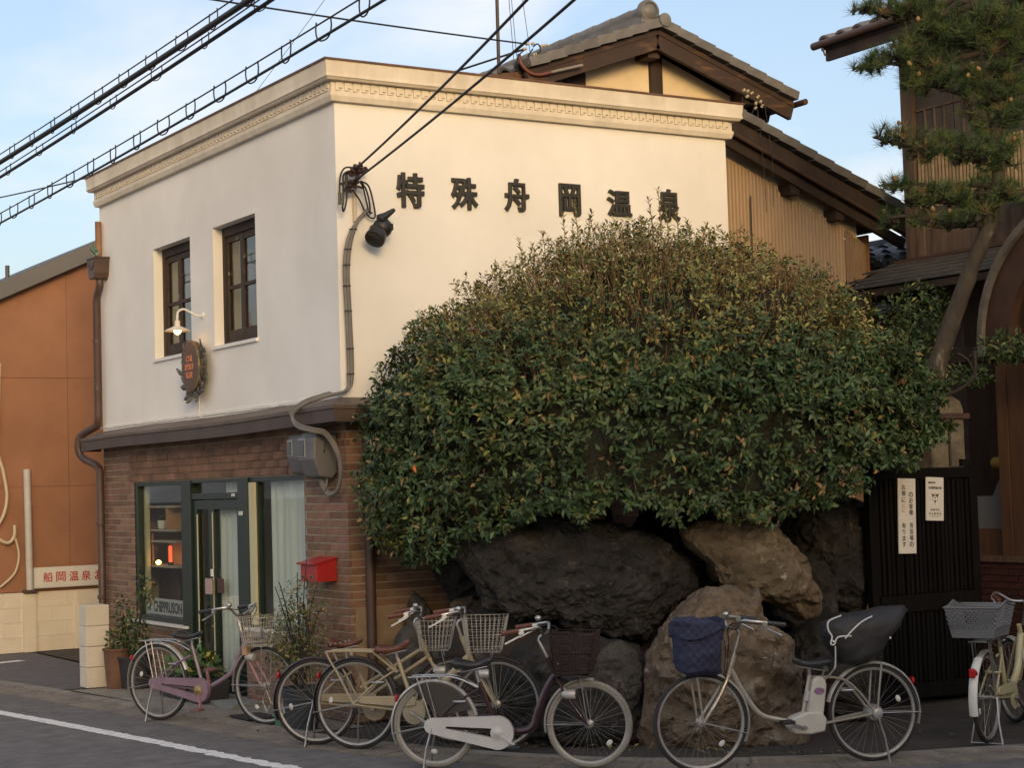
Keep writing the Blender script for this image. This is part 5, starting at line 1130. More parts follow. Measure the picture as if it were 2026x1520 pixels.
ROCKS = [
    ('big', (1.241, -1.476, 1.167), 0.62, [(-1.006,0.33),(-0.864,0.425),(-0.527,0.477),(-0.132,0.489),(0.221,0.424),(0.572,0.295),(0.785,0.17),(0.929,0.075),(0.931,-0.102),(0.775,-0.196),(0.653,-0.31),(0.549,-0.492),(0.311,-0.509),(-0.001,-0.389),(-0.236,-0.323),(-0.511,-0.315),(-0.686,-0.211),(-0.818,-0.01),(-0.951,0.171)]),
    ('tan', (2.185, -2.474, 1.214), 0.42, [(-0.569,0.299),(-0.433,0.364),(-0.087,0.361),(0.181,0.307),(0.239,0.179),(0.307,0.042),(0.437,-0.154),(0.478,-0.328),(0.39,-0.429),(0.238,-0.359),(0.088,-0.259),(-0.064,-0.158),(-0.292,-0.094),(-0.365,0.043),(-0.546,0.183)]),
    ('standing', (1.634, -2.796, 0.550), 0.40, [(-0.673,-0.441),(-0.634,-0.149),(-0.572,0.106),(-0.437,0.304),(-0.267,0.483),(-0.154,0.549),(0.066,0.542),(0.139,0.489),(0.232,0.545),(0.257,0.412),(0.297,0.301),(0.441,0.168),(0.48,0.001),(0.542,-0.147),(0.571,-0.405),(0.527,-0.661),(0.194,-0.717),(-0.357,-0.715),(-0.649,-0.662)]),
    ('slab', (3.50, -1.90, 1.235), 0.26, [(-0.328,0.262),(-0.12,0.418),(0.145,0.471),(0.28,0.244),(0.287,-0.202),(0.217,-0.524),(0.016,-0.457),(-0.2,-0.228),(-0.295,0.018)]),
    ('lowdark', (0.887, -1.967, 0.332), 0.45, [(-0.512,0.326),(-0.245,0.469),(0.13,0.412),(0.436,0.336),(0.573,0.144),(0.526,-0.193),(0.499,-0.455),(0.103,-0.481),(-0.347,-0.43),(-0.566,-0.235),(-0.594,0.103)]),
    ('grey', (0.968, -2.323, 0.506), 0.20, [(-0.141,0.12),(-0.065,0.21),(0.047,0.233),(0.162,0.148),(0.195,0.0),(0.151,-0.22),(-0.024,-0.289),(-0.15,-0.174),(-0.175,-0.026)]),
    ('point', (0.582, -0.041, 0.763), 0.16, [(-0.132,-0.093),(-0.089,0.177),(-0.036,0.28),(0.062,0.202),(0.125,0.087),(0.136,-0.122),(0.04,-0.266),(-0.107,-0.261)]),
    ('flat', (0.782, -0.458, 0.749), 0.22, [(-0.214,-0.006),(-0.096,0.209),(0.09,0.269),(0.129,0.21),(0.064,0.068),(0.184,-0.038),(0.157,-0.243),(-0.091,-0.276),(-0.228,-0.19)]),
    ('leftlow', (0.445, -0.399, 0.349), 0.30, [(-0.295,0.235),(-0.207,0.436),(-0.042,0.492),(0.197,0.335),(0.354,0.135),(0.385,-0.232),(0.295,-0.474),(-0.073,-0.503),(-0.292,-0.375),(-0.324,-0.048)]),
    ('mid', (0.723, -0.979, 0.281), 0.36, [(-0.275,0.28),(-0.051,0.479),(0.146,0.418),(0.301,0.263),(0.339,-0.056),(0.279,-0.451),(-0.08,-0.5),(-0.315,-0.394),(-0.345,-0.036)]),
    ('rightlow', (2.928, -2.468, 0.399), 0.34, [(-0.342,0.291),(-0.142,0.395),(0.135,0.415),(0.349,0.31),(0.378,-0.046),(0.327,-0.418),(-0.01,-0.467),(-0.304,-0.419),(-0.391,-0.062)]),
    ('wedge', (2.083, -1.745, 0.925), 0.30, [(-0.285,0.02),(-0.041,0.172),(0.201,0.205),(0.316,0.081),(0.232,-0.076),(-0.091,-0.186),(-0.333,-0.219)]),
    ('filla', (3.584, -1.702, 1.379), 0.35, [(-0.441,0.07),(-0.22,0.339),(0.12,0.393),(0.372,0.258),(0.401,-0.167),(0.095,-0.497),(-0.327,-0.399)]),
    ('fillb', (2.426, -1.165, 1.421), 0.35, [(-0.414,0.027),(-0.195,0.314),(0.225,0.323),(0.431,0.17),(0.335,-0.247),(-0.047,-0.361),(-0.337,-0.227)]),
    ('fillc', (1.099, -0.220, 1.319), 0.30, [(-0.439,-0.12),(-0.302,0.214),(0.041,0.372),(0.379,0.362),(0.453,-0.02),(0.103,-0.39),(-0.236,-0.422)]),
    ('back', (3.158, -1.820, 0.922), 0.35, [(-0.412,0.089),(-0.158,0.247),(0.136,0.363),(0.294,0.11),(0.325,-0.222),(0.073,-0.339),(-0.255,-0.247)]),
]
RINFO = {'big': (m_rdark, 'largest dark boulder under the clipped bush'), 'tan': (m_rtan, 'tan tilted boulder with pale lichen to the right of the largest one'),
 'standing': (m_rbrown, 'brown upright boulder behind the silver bicycle'), 'slab': (m_rdark, 'dark flat boulder touching the black gate'),
 'lowdark': (m_rdark, 'dark low boulder behind the maroon bicycle'), 'grey': (m_rgrey, 'small grey rounded rock beside the brown wicker basket'),
 'point': (m_rgrey, 'small pointed stone by the brick side wall'), 'flat': (m_rtan, 'flat topped tan rock beside the pointed stone'),
 'leftlow': (m_rgrey, 'grey rock behind the wire bicycle baskets'), 'mid': (m_rgrey, 'grey brown rock behind the black bicycle saddle'),
 'rightlow': (m_rdark, 'dark low boulder under the covered child seat'), 'wedge': (m_rdark, 'dark wedge stone jammed between the largest and the tan boulder'),
 'filla': (m_rdark, 'dark filler stone added in the shaded gap behind the flat boulder'), 'fillb': (m_rdark, 'dark filler stone added in the shaded gap between the largest and the tan boulder'), 'fillc': (m_rdark, 'dark filler stone added in the shaded gap behind the left end of the largest boulder'),  # added stones that close see-through gaps where only dark shade belongs
 'back': (m_rdark, 'dark stone in the shade behind the tan boulder')}
ICO = {}
def ico(sub):
    if sub not in ICO:
        import bmesh
        bm = bmesh.new(); bmesh.ops.create_icosphere(bm, subdivisions=sub, radius=1.0); ICO[sub] = ([v.co.copy() for v in bm.verts], [[v.index for v in f.verts] for f in bm.faces]); bm.free()
    return ICO[sub]
def rock(key, c, th, poly, sub=5):
    m, label = RINFO[key]; c = Vector(c); n = len(poly); P = [Vector((p[0], p[1])) for p in poly]
    size = sum(p.length for p in P)/n; mb = MB(); seed = Vector((sum(map(ord, key))*0.37, len(key)*7.7, 3.1)); NU = 180; rad = []
    for k in range(NU):
        a = 2*pi*k/NU; d = Vector((cos(a), sin(a))); best = 0
        for i in range(n):
            p, q = P[i], P[(i+1) % n]; e = q-p; den = d.x*e.y-d.y*e.x
            if abs(den) < 1e-9: continue
            t_ = (p.x*e.y-p.y*e.x)/den; u_ = (p.x*d.y-p.y*d.x)/den
            if t_ > 0 and -1e-6 <= u_ <= 1+1e-6: best = max(best, t_)
        rad.append(best)
    ax = (max(p.x for p in P)-min(p.x for p in P))/2; az = (max(p.y for p in P)-min(p.y for p in P))/2
    vs, fs = ico(sub)
    for u in vs:
        s_ = sqrt(max(0.0, 1-u.y*u.y)); a = atan2(u.z, u.x); f = (a/(2*pi) % 1)*NU; i = int(f) % NU; r1 = rad[i]+(rad[(i+1) % NU]-rad[i])*(f-int(f))
        r0 = 1/sqrt((cos(a)/ax)**2+(sin(a)/az)**2); k = s_**2; r = (r0*(1-k)+r1*k)*s_**0.70
        p = Vector((r*cos(a), (abs(u.y)**0.85)*(1 if u.y > 0 else -1)*th, r*sin(a))); q = p/max(size, 0.25)
        f1 = mnoise.voronoi(q*1.5+seed)[0]; f2 = mnoise.voronoi(q*3.7-seed)[0]; strat = sin((q.z*0.85+q.x*0.5)*9+4*fbm(q*0.9+seed, 3))
        rg = 1-abs(fbm(q*2.3+seed, 5))*2
        dsp = size*(0.13*(f1[1]-f1[0]-0.3) + 0.075*(f2[1]-f2[0]-0.25) + 0.09*fbm(q*1.3+seed, 4) + 0.034*strat*max(0, fbm(q*0.8-seed, 2)+0.35) + 0.060*(rg-0.5) + 0.048*fbm(q*7+seed, 5) + 0.026*fbm(q*20+seed, 5))
        nr = Vector((u.x/ax, u.y/th, u.z/az)).normalized(); p += nr*dsp*(1-0.5*s_**8)
        wv = c + EV*p.x + DV*p.y; wv.z = c.z+p.z; mb.av(wv)
    for f in fs: mb.af(f)
    return tag(mb.build('boulder', m, smooth=38), label, 'boulder', 'boulders of the rock garden')
for key, c, th, poly in ROCKS: rock(key, c, th, poly, 7 if key == 'big' else 6 if key in ('standing', 'tan', 'slab', 'lowdark') else 5)
m_soil = mat('dark_soil', (0.045, 0.034, 0.025), (0.025, 0.02, 0.015), 6, 0.95, 0.6, 30)
mb = MB()
def bank(u, v):
    x = 0.25+3.9*u; y = -3.0+3.1*v; d = ((x-2.1)/1.9)**2 + ((y+0.75)/1.35)**2; h = max(0.0, 1-d)
    return (x, y, -0.03 + 1.55*h**0.5*(0.9+0.15*fbm((x*2, y*2, 1))))
mb.grid(bank, 40, 34); tag(mb.build('earth_bank', m_soil, smooth=True), kind='structure')
mb = MB(); mb.sphere((1.98, -2.02, 1.69), 0.085, 12, 8, (1.2, 0.7, 0.6))
for i, v in enumerate(mb.v): mb.v[i] = tuple(Vector(v)+Vector((1, 0.5, 0.6))*0.02*fbm(Vector(v)*14))
tag(mb.build('pale_stone', mat('pale_stone', (0.30, 0.27, 0.23), (0.22, 0.20, 0.17), 12, 0.9), smooth=30), 'small pale stone peeping out under the bush above the largest boulder', 'stone', 'boulders of the rock garden')

# ================================================================ foliage helpers
def leafmat(name, c, rough=0.42, tr=0.10):
    m = mat(name, c, tuple(min(1, k*1.5) for k in c), 2.2, rough+0.06, rv=0.38, hv=0.015)
    b = m.node_tree.nodes['Principled BSDF']; b.inputs['Specular IOR Level'].default_value = 0.28
    return m
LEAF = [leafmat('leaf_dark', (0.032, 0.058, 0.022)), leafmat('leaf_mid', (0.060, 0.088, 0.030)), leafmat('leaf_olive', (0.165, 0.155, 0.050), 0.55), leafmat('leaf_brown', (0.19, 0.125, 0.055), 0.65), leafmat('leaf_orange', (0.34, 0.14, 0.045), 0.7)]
m_twig = mat('dry_twig', (0.34, 0.22, 0.10), (0.22, 0.14, 0.07), 8, 0.85, rv=0.3)
m_branch = mat('dark_branch', (0.040, 0.030, 0.022), (0.024, 0.018, 0.014), 10, 0.9, 0.3)
def nrmz(a): return a/np.maximum(np.linalg.norm(a, axis=1, keepdims=True), 1e-9)
def leaf_arrays(P, D, Nn, L, W, fold=0.16, curl=0.12):
    D = nrmz(D); Nn = Nn - D*(Nn*D).sum(1, keepdims=True); Nn = nrmz(Nn); S = np.cross(D, Nn)
    L = L[:, None]; W = W[:, None]
    v = np.stack([P, P+D*L*0.5+S*W*0.5+Nn*W*fold, P+D*L-Nn*L*curl, P+D*L*0.5-S*W*0.5+Nn*W*fold, P+D*L*0.5], 1)
    return v
def mesh_from(v, tri, name, mats, mi=None):
    """v: (n,k,3) points per item, tri: faces of one item"""
    n, k, _ = v.shape; t = np.array(tri); f = (t[None] + (np.arange(n)*k)[:, None, None]).reshape(-1, 3)
    me = bpy.data.meshes.new(name); me.vertices.add(n*k); me.vertices.foreach_set('co', v.reshape(-1).astype(np.float32))
    me.loops.add(len(f)*3); me.loops.foreach_set('vertex_index', f.reshape(-1).astype(np.int32))
    me.polygons.add(len(f)); me.polygons.foreach_set('loop_start', np.arange(0, len(f)*3, 3, dtype=np.int32))
    for m in mats: me.materials.append(m)
    if mi is not None: me.polygons.foreach_set('material_index', np.repeat(mi, len(t)).astype(np.int32))
    me.update(calc_edges=True); me.validate(); return me
TRI = [(0, 4, 1), (1, 4, 2), (2, 4, 3), (3, 4, 0)]
def linked(name, me, parent=None, label=None, cat=None, kind=None, group=None):
    o = bpy.data.objects.new(name, me); COL.objects.link(o)
    if parent: o.parent = parent; o.matrix_parent_inverse = Matrix.Identity(4); o.location = -root_of(parent).location
    return tag(o, label, cat, group, kind)
def rand_dirs(n): return nrmz(rng.normal(size=(n, 3)))

# ================================================================ the clipped bush
Bu = thing('clipped_bush', 'huge dome shaped clipped bush overhanging the boulders', 'bush', (1.9, -1.6, 1.4))
EVn = np.array(EV); DVn = np.array(DV); BC = np.array((1.894, -1.596, 2.225)); AX, AY, AZ = 2.26, 1.30, 1.65
def bush_noise(d):
    return np.array([0.055*fbm(Vector(x)*2.2, 3) + 0.055*fbm(Vector(x)*7, 3) for x in d])
def bush_pt(d, rho):
    low = d[:, 2] < 0
    p = np.outer(d[:, 0]*AX, EVn) + np.outer(d[:, 1]*AY, DVn); z = d[:, 2]*AZ
    p[:, 2] = np.where(low, np.maximum(z, np.interp(d[:, 0], [-1, -.8, -.66, -.5, -.18, 0, .2, .52, .72, .93, 1], [-.90, -.90, -.74, -.56, -.46, -.52, -.60, -.56, -.26, -.08, 0]) - 0.05*np.sin(d[:, 0]*23+1) - 0.04*np.sin(d[:, 0]*41)), z)
    sq = 1 - 0.09*np.abs(d[:, 0])*np.clip(d[:, 2], 0, 1)
    return BC + p*(rho*sq)[:, None]
def bush_dirs(n):
    d = rand_dirs(n*2); d = d[(d[:, 1] < 0.55) & (d[:, 2] > -0.55)][:n]; return d
# inner twig mass
mb = MB()
nu, nv = 72, 40
dd = np.array([[sin(pi*j/nv)*cos(2*pi*i/nu), sin(pi*j/nv)*sin(2*pi*i/nu), -cos(pi*j/nv)] for j in range(nv+1) for i in range(nu)])
pp = bush_pt(dd, 0.83+bush_noise(dd)*1.6)
for p in pp: mb.av(p)
for j in range(nv):
    for i in range(nu): mb.af((j*nu+i, j*nu+(i+1) % nu, (j+1)*nu+(i+1) % nu, (j+1)*nu+i))
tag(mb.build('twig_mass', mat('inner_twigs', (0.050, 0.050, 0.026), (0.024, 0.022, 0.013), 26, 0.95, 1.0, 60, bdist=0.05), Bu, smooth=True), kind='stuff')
def bush_leaves(n, lo, hi, scale, zmin=-1):
    d = bush_dirs(n*2 if zmin > -1 else n); d = d[d[:, 2] > zmin][:n]; K = 6; d = np.repeat(d[:len(d)//K], K, 0); n = len(d); rho = np.repeat(rng.uniform(lo, hi, n//K)**0.7, K) + bush_noise(d)
    P = bush_pt(d, rho) + rng.normal(0, 0.010, (n, 3)); O = nrmz(np.outer(d[:, 0]/AX, EVn) + np.outer(d[:, 1]/AY, DVn) + np.outer(d[:, 2]/AZ, (0, 0, 1)))
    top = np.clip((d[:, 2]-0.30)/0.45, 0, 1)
    # leaves sit in small rosettes round the shoot tips
    ax = nrmz(O*0.75 + np.repeat(rand_dirs(n//K), K, 0)*0.55 + np.outer(0.05+0.7*top, (0, 0, 1))); e1 = nrmz(np.cross(ax, np.array((0.31, 0.17, 0.93)))); e2 = np.cross(ax, e1)
    ph = np.tile(np.arange(K)*2.4, n//K) + np.repeat(rng.uniform(0, 6.28, n//K), K) + rng.normal(0, 0.25, n); up = np.tile(np.linspace(0.05, 0.95, K), n//K) + rng.normal(0, 0.2, n)
    P = P + ax*(up*0.030)[:, None]; D = e1*np.cos(ph)[:, None] + e2*np.sin(ph)[:, None] + ax*(0.15+0.75*up)[:, None] + rand_dirs(n)*0.22 + np.outer(-0.22+0.35*top, (0, 0, 1)); Nn = ax*1.0 + rand_dirs(n)*0.35 + np.array((0, 0, 0.25))
    L = rng.uniform(0.034, 0.080, n)*scale*(1-0.34*top); W = L*rng.uniform(0.36, 0.50, n)
    cl = np.array([fbm(Vector(x)*2.6+Vector((3, 1, 7)), 3) for x in d])
    r = rng.uniform(0, 1, n)*0.45 + np.repeat(rng.uniform(0, 1, n//K), K)*0.55; r = np.clip((r-0.12)/0.76, 0, 1)
    cg = np.array([fbm(Vector(x)*9+Vector((1, 9, 2)), 2) for x in d]); gap = rng.uniform(0, 1, n) < np.clip(1.25+cg*2.6, 0.12, 1)
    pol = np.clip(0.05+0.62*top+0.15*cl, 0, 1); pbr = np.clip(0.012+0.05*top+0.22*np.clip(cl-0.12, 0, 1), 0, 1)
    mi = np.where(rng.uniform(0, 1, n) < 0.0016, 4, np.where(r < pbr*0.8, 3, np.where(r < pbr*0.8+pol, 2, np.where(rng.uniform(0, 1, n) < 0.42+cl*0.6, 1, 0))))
    return leaf_arrays(P, D, Nn, L, W)[gap], mi[gap], P[gap], O[gap]
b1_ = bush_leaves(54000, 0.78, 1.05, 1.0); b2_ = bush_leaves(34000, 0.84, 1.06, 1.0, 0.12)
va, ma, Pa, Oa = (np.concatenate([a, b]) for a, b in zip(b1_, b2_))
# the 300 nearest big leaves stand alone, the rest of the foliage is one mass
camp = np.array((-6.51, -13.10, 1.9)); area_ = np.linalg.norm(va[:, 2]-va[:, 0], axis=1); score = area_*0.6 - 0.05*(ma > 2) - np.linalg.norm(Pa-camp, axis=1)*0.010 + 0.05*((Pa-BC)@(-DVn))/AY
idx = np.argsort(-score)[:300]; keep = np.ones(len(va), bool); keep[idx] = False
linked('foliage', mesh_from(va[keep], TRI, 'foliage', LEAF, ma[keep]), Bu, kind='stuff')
lm = {}
for k in range(5): lm[k] = mesh_from(np.array([[(0, 0, 0), (0.21, 0.5, 0.035), (0, 1, -0.12), (-0.21, 0.5, 0.035), (0, 0.5, 0)]]), TRI, 'leaf', [LEAF[k]])
for i in idx:
    b, tip = Vector(va[i, 0]), Vector(va[i, 2]); d = tip-b; L = d.length; d.normalize(); s = Vector(va[i, 1])-Vector(va[i, 3]); s = (s-d*s.dot(d)).normalized(); n_ = s.cross(d)
    M = basis(s, d, n_, b); piece('leaf', lm[int(ma[i])], Bu, b, M.to_euler(), (L, L, L))
# hanging skirt at the left, nearer the brick corner
c2 = np.array((0.16, -0.56, 1.86)); n = 2600; d = rand_dirs(n); d = d[d[:, 1] < 0.5]; n = len(d); rho = rng.uniform(0.5, 1.05, n)**0.5
P = c2 + (np.outer(d[:, 0]*0.33, EVn) + np.outer(d[:, 1]*0.26, DVn) + np.outer(d[:, 2]*0.50, (0, 0, 1)))*rho[:, None]
D = d*0.5 + rand_dirs(n)*0.8 + np.array((0, 0, -0.3)); L = rng.uniform(0.04, 0.07, n); r = rng.uniform(0, 1, n)
linked('foliage', mesh_from(leaf_arrays(P, D, d+np.array((0, 0, 0.4))+rand_dirs(n)*0.5, L, L*0.42), TRI, 'foliage', LEAF, np.where(r < 0.10, 3, np.where(r < 0.32, 2, np.where(r < 0.62, 1, 0)))), Bu, kind='stuff')
# dry upright shoots, dense on the sunny crown, and a few tall sprigs
n = 3600; d = bush_dirs(n*3); w_ = np.clip((d[:, 2]-0.12)/0.6, 0.03, 1); d = d[rng.uniform(0, 1, len(d)) < w_][:n]; n = len(d)
P = bush_pt(d, 0.90+bush_noise(d)); O = nrmz(np.outer(d[:, 0], EVn) + np.outer(d[:, 1], DVn) + np.outer(d[:, 2], (0, 0, 1)))
D = nrmz(O*0.45+np.array((0, 0, 0.6))+rand_dirs(n)*0.38); L = rng.uniform(0.10, 0.24, n)[:, None]; wdt = 0.0030; S = nrmz(np.cross(D, rand_dirs(n)))*wdt; S2 = nrmz(np.cross(D, S))*wdt
v = np.stack([P+S, P-S*0.5+S2, P-S*0.5-S2, P+D*L+S*0.4, P+D*L-S*0.2+S2*0.4, P+D*L-S*0.2-S2*0.4], 1)
linked('dry_shoots', mesh_from(v, [(0, 1, 4), (0, 4, 3), (1, 2, 5), (1, 5, 4), (2, 0, 3), (2, 3, 5)], 'dry_shoots', [m_twig]), Bu, kind='stuff')
def sprig(base, h, lean, nl, parent, sc=1.25, mats=(2, 3, 2, 1)):
    base = Vector(base); tip = base + Vector((lean[0], lean[1], h)); mb = MB(); pth = smoothpath([base, base.lerp(tip, 0.5)+Vector((lean[0]*-0.1, 0, 0.02)), tip], 4); mb.tube(pth, [0.0045*(1-0.6*i/len(pth)) for i in range(len(pth))], 5); st = mb.build('sprig', m_twig, parent)
    P, D, Nn, L = [], [], [], []
    for i in range(nl):
        t_ = 0.25+0.75*i/(nl-1); p = at_(pth, t_); a = i*2.4
        P.append(p); D.append((cos(a)*0.8, sin(a)*0.8, 0.55+0.5*t_)); Nn.append((-cos(a)*0.5, -sin(a)*0.5, 0.8)); L.append(random.uniform(0.035, 0.062)*sc*(1-0.25*t_))
    L = np.array(L); me = mesh_from(leaf_arrays(np.array([tuple(p) for p in P]), np.array(D), np.array(Nn), L, L*0.36), TRI, 'sprig_leaves', LEAF, np.array([random.choice(mats) for _ in L]))
    return linked('sprig_leaves', me, st, kind='stuff')
def at_(path, t):
    f = t*(len(path)-1); i = min(int(f), len(path)-2); return path[i].lerp(path[i+1], f-i)
for s, zt_, h in [(-1.02, 0, 0.22), (-0.92, 0, 0.14), (-0.83, 0, 0.20), (-0.74, 0, 0.12), (-0.66, 0, 0.30), (-0.60, 0, 0.22), (-0.55, 0, 0.36), (-0.48, 0, 0.26), (-0.42, 0, 0.20), (-0.33, 0, 0.13), (-0.05, 0, 0.14), (0.06, 0, 0.30), (0.12, 0, 0.36), (0.18, 0, 0.24), (0.26, 0, 0.18), (0.35, 0, 0.14), (0.52, 0, 0.14), (-2.0, 0, 0.16), (-1.95, 0, 0.1), (-0.2, 0, 0.12), (0.45, 0, 0.10), (0.8, 0, 0.10), (-1.25, 0, 0.10), (-1.45, 0, 0.08)]:
    sx = s/AX; dz = sqrt(max(0, 1-sx*sx)); sq = 1-0.09*abs(sx)*dz; p = BC + EVn*s*sq + np.array((0, 0, AZ*dz*0.985*sq)) - DVn*0.12; sprig(p, h, (random.uniform(-0.04, 0.04), random.uniform(-0.04, 0.04)), 7+int(h*26), Bu)
for a in np.linspace(-1.3, 1.4, 8):
    p0 = BC + EVn*a*0.55 - DVn*0.1; mb = MB(); mb.tube(smoothpath([(p0[0], p0[1], 1.0), tuple(BC + EVn*a*0.8 + np.array((0, 0, -0.2))), tuple(BC + EVn*a*1.1 + np.array((0, 0, 0.4)))], 4), [0.03]*5+[0.02]*4, 7); mb.build('stem', m_branch, Bu)

# ================================================================ leaning pine
Pn = thing('pine_tree', 'leaning pine with layered needle pads in front of the timber house', 'tree', (4.40, -1.90, 0))
m_bark = mat('pine_bark', (0.034, 0.027, 0.020), (0.060, 0.049, 0.036), 10, 0.9, 1.0, 22, stretch=(1, 1, 0.4), c3=(0.20, 0.18, 0.14), hi=0.62, bdist=0.02)
TR = smoothpath([(4.295, -1.798, 0.000), (4.365, -1.898, 1.200), (4.456, -2.003, 2.218), (4.535, -2.085, 2.732), (4.654, -2.188, 3.158), (4.799, -2.308, 3.627), (4.926, -2.412, 4.010), (4.997, -2.487, 4.480), (4.940, -2.489, 5.042), (4.864, -2.477, 5.561), (4.807, -2.481, 6.166)], 6)
mb = MB(); mb.tube(TR, [0.100*(1-0.62*(i/len(TR))**1.0) + 0.006*fbm((i*0.7, 1, 2)) for i in range(len(TR))], 14)
for i, v in enumerate(mb.v): q = Vector(v); mb.v[i] = tuple(q + Vector((fbm(q*9), fbm(q*9+Vector((5, 0, 0))), 0))*0.012)
mb.build('trunk', m_bark, Pn, smooth=True)
PADS = [
    ((4.085, -2.017, 5.893), 0.194, 0.095, 40),
    ((4.342, -2.176, 5.892), 0.302, 0.108, 90),
    ((4.710, -2.392, 5.720), 0.474, 0.237, 190),
    ((5.041, -2.583, 5.515), 0.259, 0.431, 170),
    ((4.069, -1.974, 5.398), 0.164, 0.095, 34),
    ((4.307, -2.126, 5.476), 0.302, 0.147, 80),
    ((4.565, -2.272, 5.273), 0.388, 0.173, 130),
    ((4.951, -2.496, 5.045), 0.323, 0.302, 150),
    ((4.218, -2.026, 4.791), 0.164, 0.112, 36),
    ((4.531, -2.213, 4.693), 0.323, 0.147, 80),
    ((4.898, -2.435, 4.616), 0.345, 0.194, 110),
    ((4.238, -2.011, 4.381), 0.138, 0.095, 26),
    ((4.514, -2.174, 4.264), 0.323, 0.129, 80),
    ((4.900, -2.413, 4.272), 0.367, 0.181, 110),
    ((4.680, -2.263, 4.064), 0.474, 0.095, 60),
    ((4.203, -1.969, 4.081), 0.112, 0.078, 12),
]
tuft_p, tuft_d = [], []; tw = MB()
for pi_, (c, rx, rz, nt_) in enumerate(PADS):
    c = Vector(c); k = min(range(len(TR)), key=lambda i: (TR[i]-c).length + abs(TR[i].z-(c.z-0.05))*0.6)
    st = TR[k]; end = c - EV*(rx*0.75) - Vector((0, 0, rz*0.3)); mid = st.lerp(c, 0.55) + Vector((0, 0, -rz*0.6+random.uniform(-0.04, 0.04)))
    pth = smoothpath([st, st.lerp(mid, 0.5)+Vector((0, 0, random.uniform(-0.06, 0.06))), mid, mid.lerp(end, 0.5)+Vector((0, 0, random.uniform(-0.05, 0.05))), end], 4)
    mb = MB(); mb.tube(pth, [0.028*(1-0.8*i/len(pth))+0.004 for i in range(len(pth))], 7); mb.build('limb', m_branch, Pn, smooth=True)
    for _ in range(int(nt_*0.74)):
        d = Vector(rng.normal(size=3)).normalized()*(random.random()**0.4); p = c + EV*(d.x*rx) + DV*(d.y*max(0.22, rx*0.75)) + Vector((0, 0, d.z*rz)); tuft_p.append(p)
        j = min(range(len(pth)), key=lambda i: (pth[i]-p).length); bend = pth[j].lerp(p, 0.5)+Vector((random.uniform(-0.03, 0.03), random.uniform(-0.03, 0.03), -0.035))
        kn = pth[j].lerp(bend, 0.5)+Vector((random.uniform(-0.04, 0.04), random.uniform(-0.04, 0.04), random.uniform(-0.03, 0.03))); tw.tube([pth[j], kn, bend, p], [0.010, 0.009, 0.008, 0.006], 4, caps=False); dd_ = (p-bend).normalized(); tuft_d.append((dd_*0.6 + Vector((0, 0, 0.55))).normalized())
tag(tw.build('twigs', m_branch, Pn), kind='stuff')
NEED = [leafmat('needle_dark', (0.036, 0.064, 0.024), 0.55), leafmat('needle_mid', (0.075, 0.105, 0.034), 0.55), leafmat('needle_tan', (0.16, 0.12, 0.05), 0.6)]
tp = np.array([tuple(p) for p in tuft_p]); td = np.array([tuple(p) for p in tuft_d]); per = 46; n = len(tp)
P = np.repeat(tp, per, 0) - np.repeat(td, per, 0)*rng.uniform(0, 0.05, (n*per, 1)); D = nrmz(np.repeat(td, per, 0)*0.75 + rand_dirs(n*per)*0.85); L = rng.uniform(0.07, 0.15, (n*per, 1)); S = nrmz(np.cross(D, rand_dirs(n*per)))*0.0020
v = np.stack([P+S, P-S, P+D*L-np.array((0, 0, 0.012))], 1); mi = np.repeat(rng.choice([0, 1, 2], n, p=[0.52, 0.42, 0.06]), per)
linked('needles', mesh_from(v, [(0, 1, 2)], 'needles', NEED, mi), Pn, kind='stuff')
me_c = MB().lathe([(0.004, -0.022), (0.016, -0.014), (0.019, 0.0), (0.014, 0.016), (0.003, 0.026)], 8).mesh('cone', mat('ochre_cone', (0.30, 0.19, 0.075), (0.20, 0.12, 0.05), 30, 0.8, rv=0.25), smooth=True)
for i in rng.choice(n, 34, replace=False): piece('cone', me_c, Pn, tuft_p[i]+tuft_d[i]*0.05, (random.uniform(-0.6, 0.6), random.uniform(-0.6, 0.6), 0))
mb = MB(); mb.tube(smoothpath([(4.60, -2.12, 2.55), (4.70, -2.22, 2.60), (4.79, -2.30, 2.72), (4.80, -2.30, 2.92)], 5), 0.016, 6); mb.tube(smoothpath([(4.79, -2.30, 2.72), (4.74, -2.28, 2.84), (4.68, -2.22, 2.90)], 5), 0.011, 6); mb.build('dead_limb', m_branch, Pn, smooth=True)

# dark evergreen shrubs in the gap and over the gate
def shrub(name, label, blobs, mats, wts, size=(0.04, 0.07), stems=True, base=None, cat='shrub', droop=-0.1):
    t = thing(name, label, cat, base or blobs[0][0]); Ps, Ds = [], []
    for c, r, n in blobs:
        d = rand_dirs(n); rho = rng.uniform(0.12, 1.0, n)**0.45; Ps.append(np.array(c)+d*np.array(r)*rho[:, None]*(1+0.25*np.array([fbm(Vector(x)*2.5, 2) for x in d]))[:, None]); Ds.append(d)
    P = np.concatenate(Ps); d = np.concatenate(Ds); n = len(P); L = rng.uniform(size[0], size[1], n)
    linked('foliage', mesh_from(leaf_arrays(P, d*0.6+rand_dirs(n)*0.8+np.array((0, 0, droop)), d*0.6+np.array((0, 0, 0.6))+rand_dirs(n)*0.6, L, L*rng.uniform(0.34, 0.5, n)), TRI, 'foliage', mats, rng.choice(len(mats), n, p=wts)), t, kind='stuff')
    if stems and base:
        for c, r, n in blobs:
            mb = MB(); b = Vector(base); e = Vector(c); mb.tube(smoothpath([b+Vector((random.uniform(-.05, .05), random.uniform(-.05, .05), 0)), b.lerp(e, 0.5)+Vector((random.uniform(-.08, .08), random.uniform(-.08, .08), 0)), e], 5), 0.012, 6); mb.build('stem', m_branch, t)
    return t
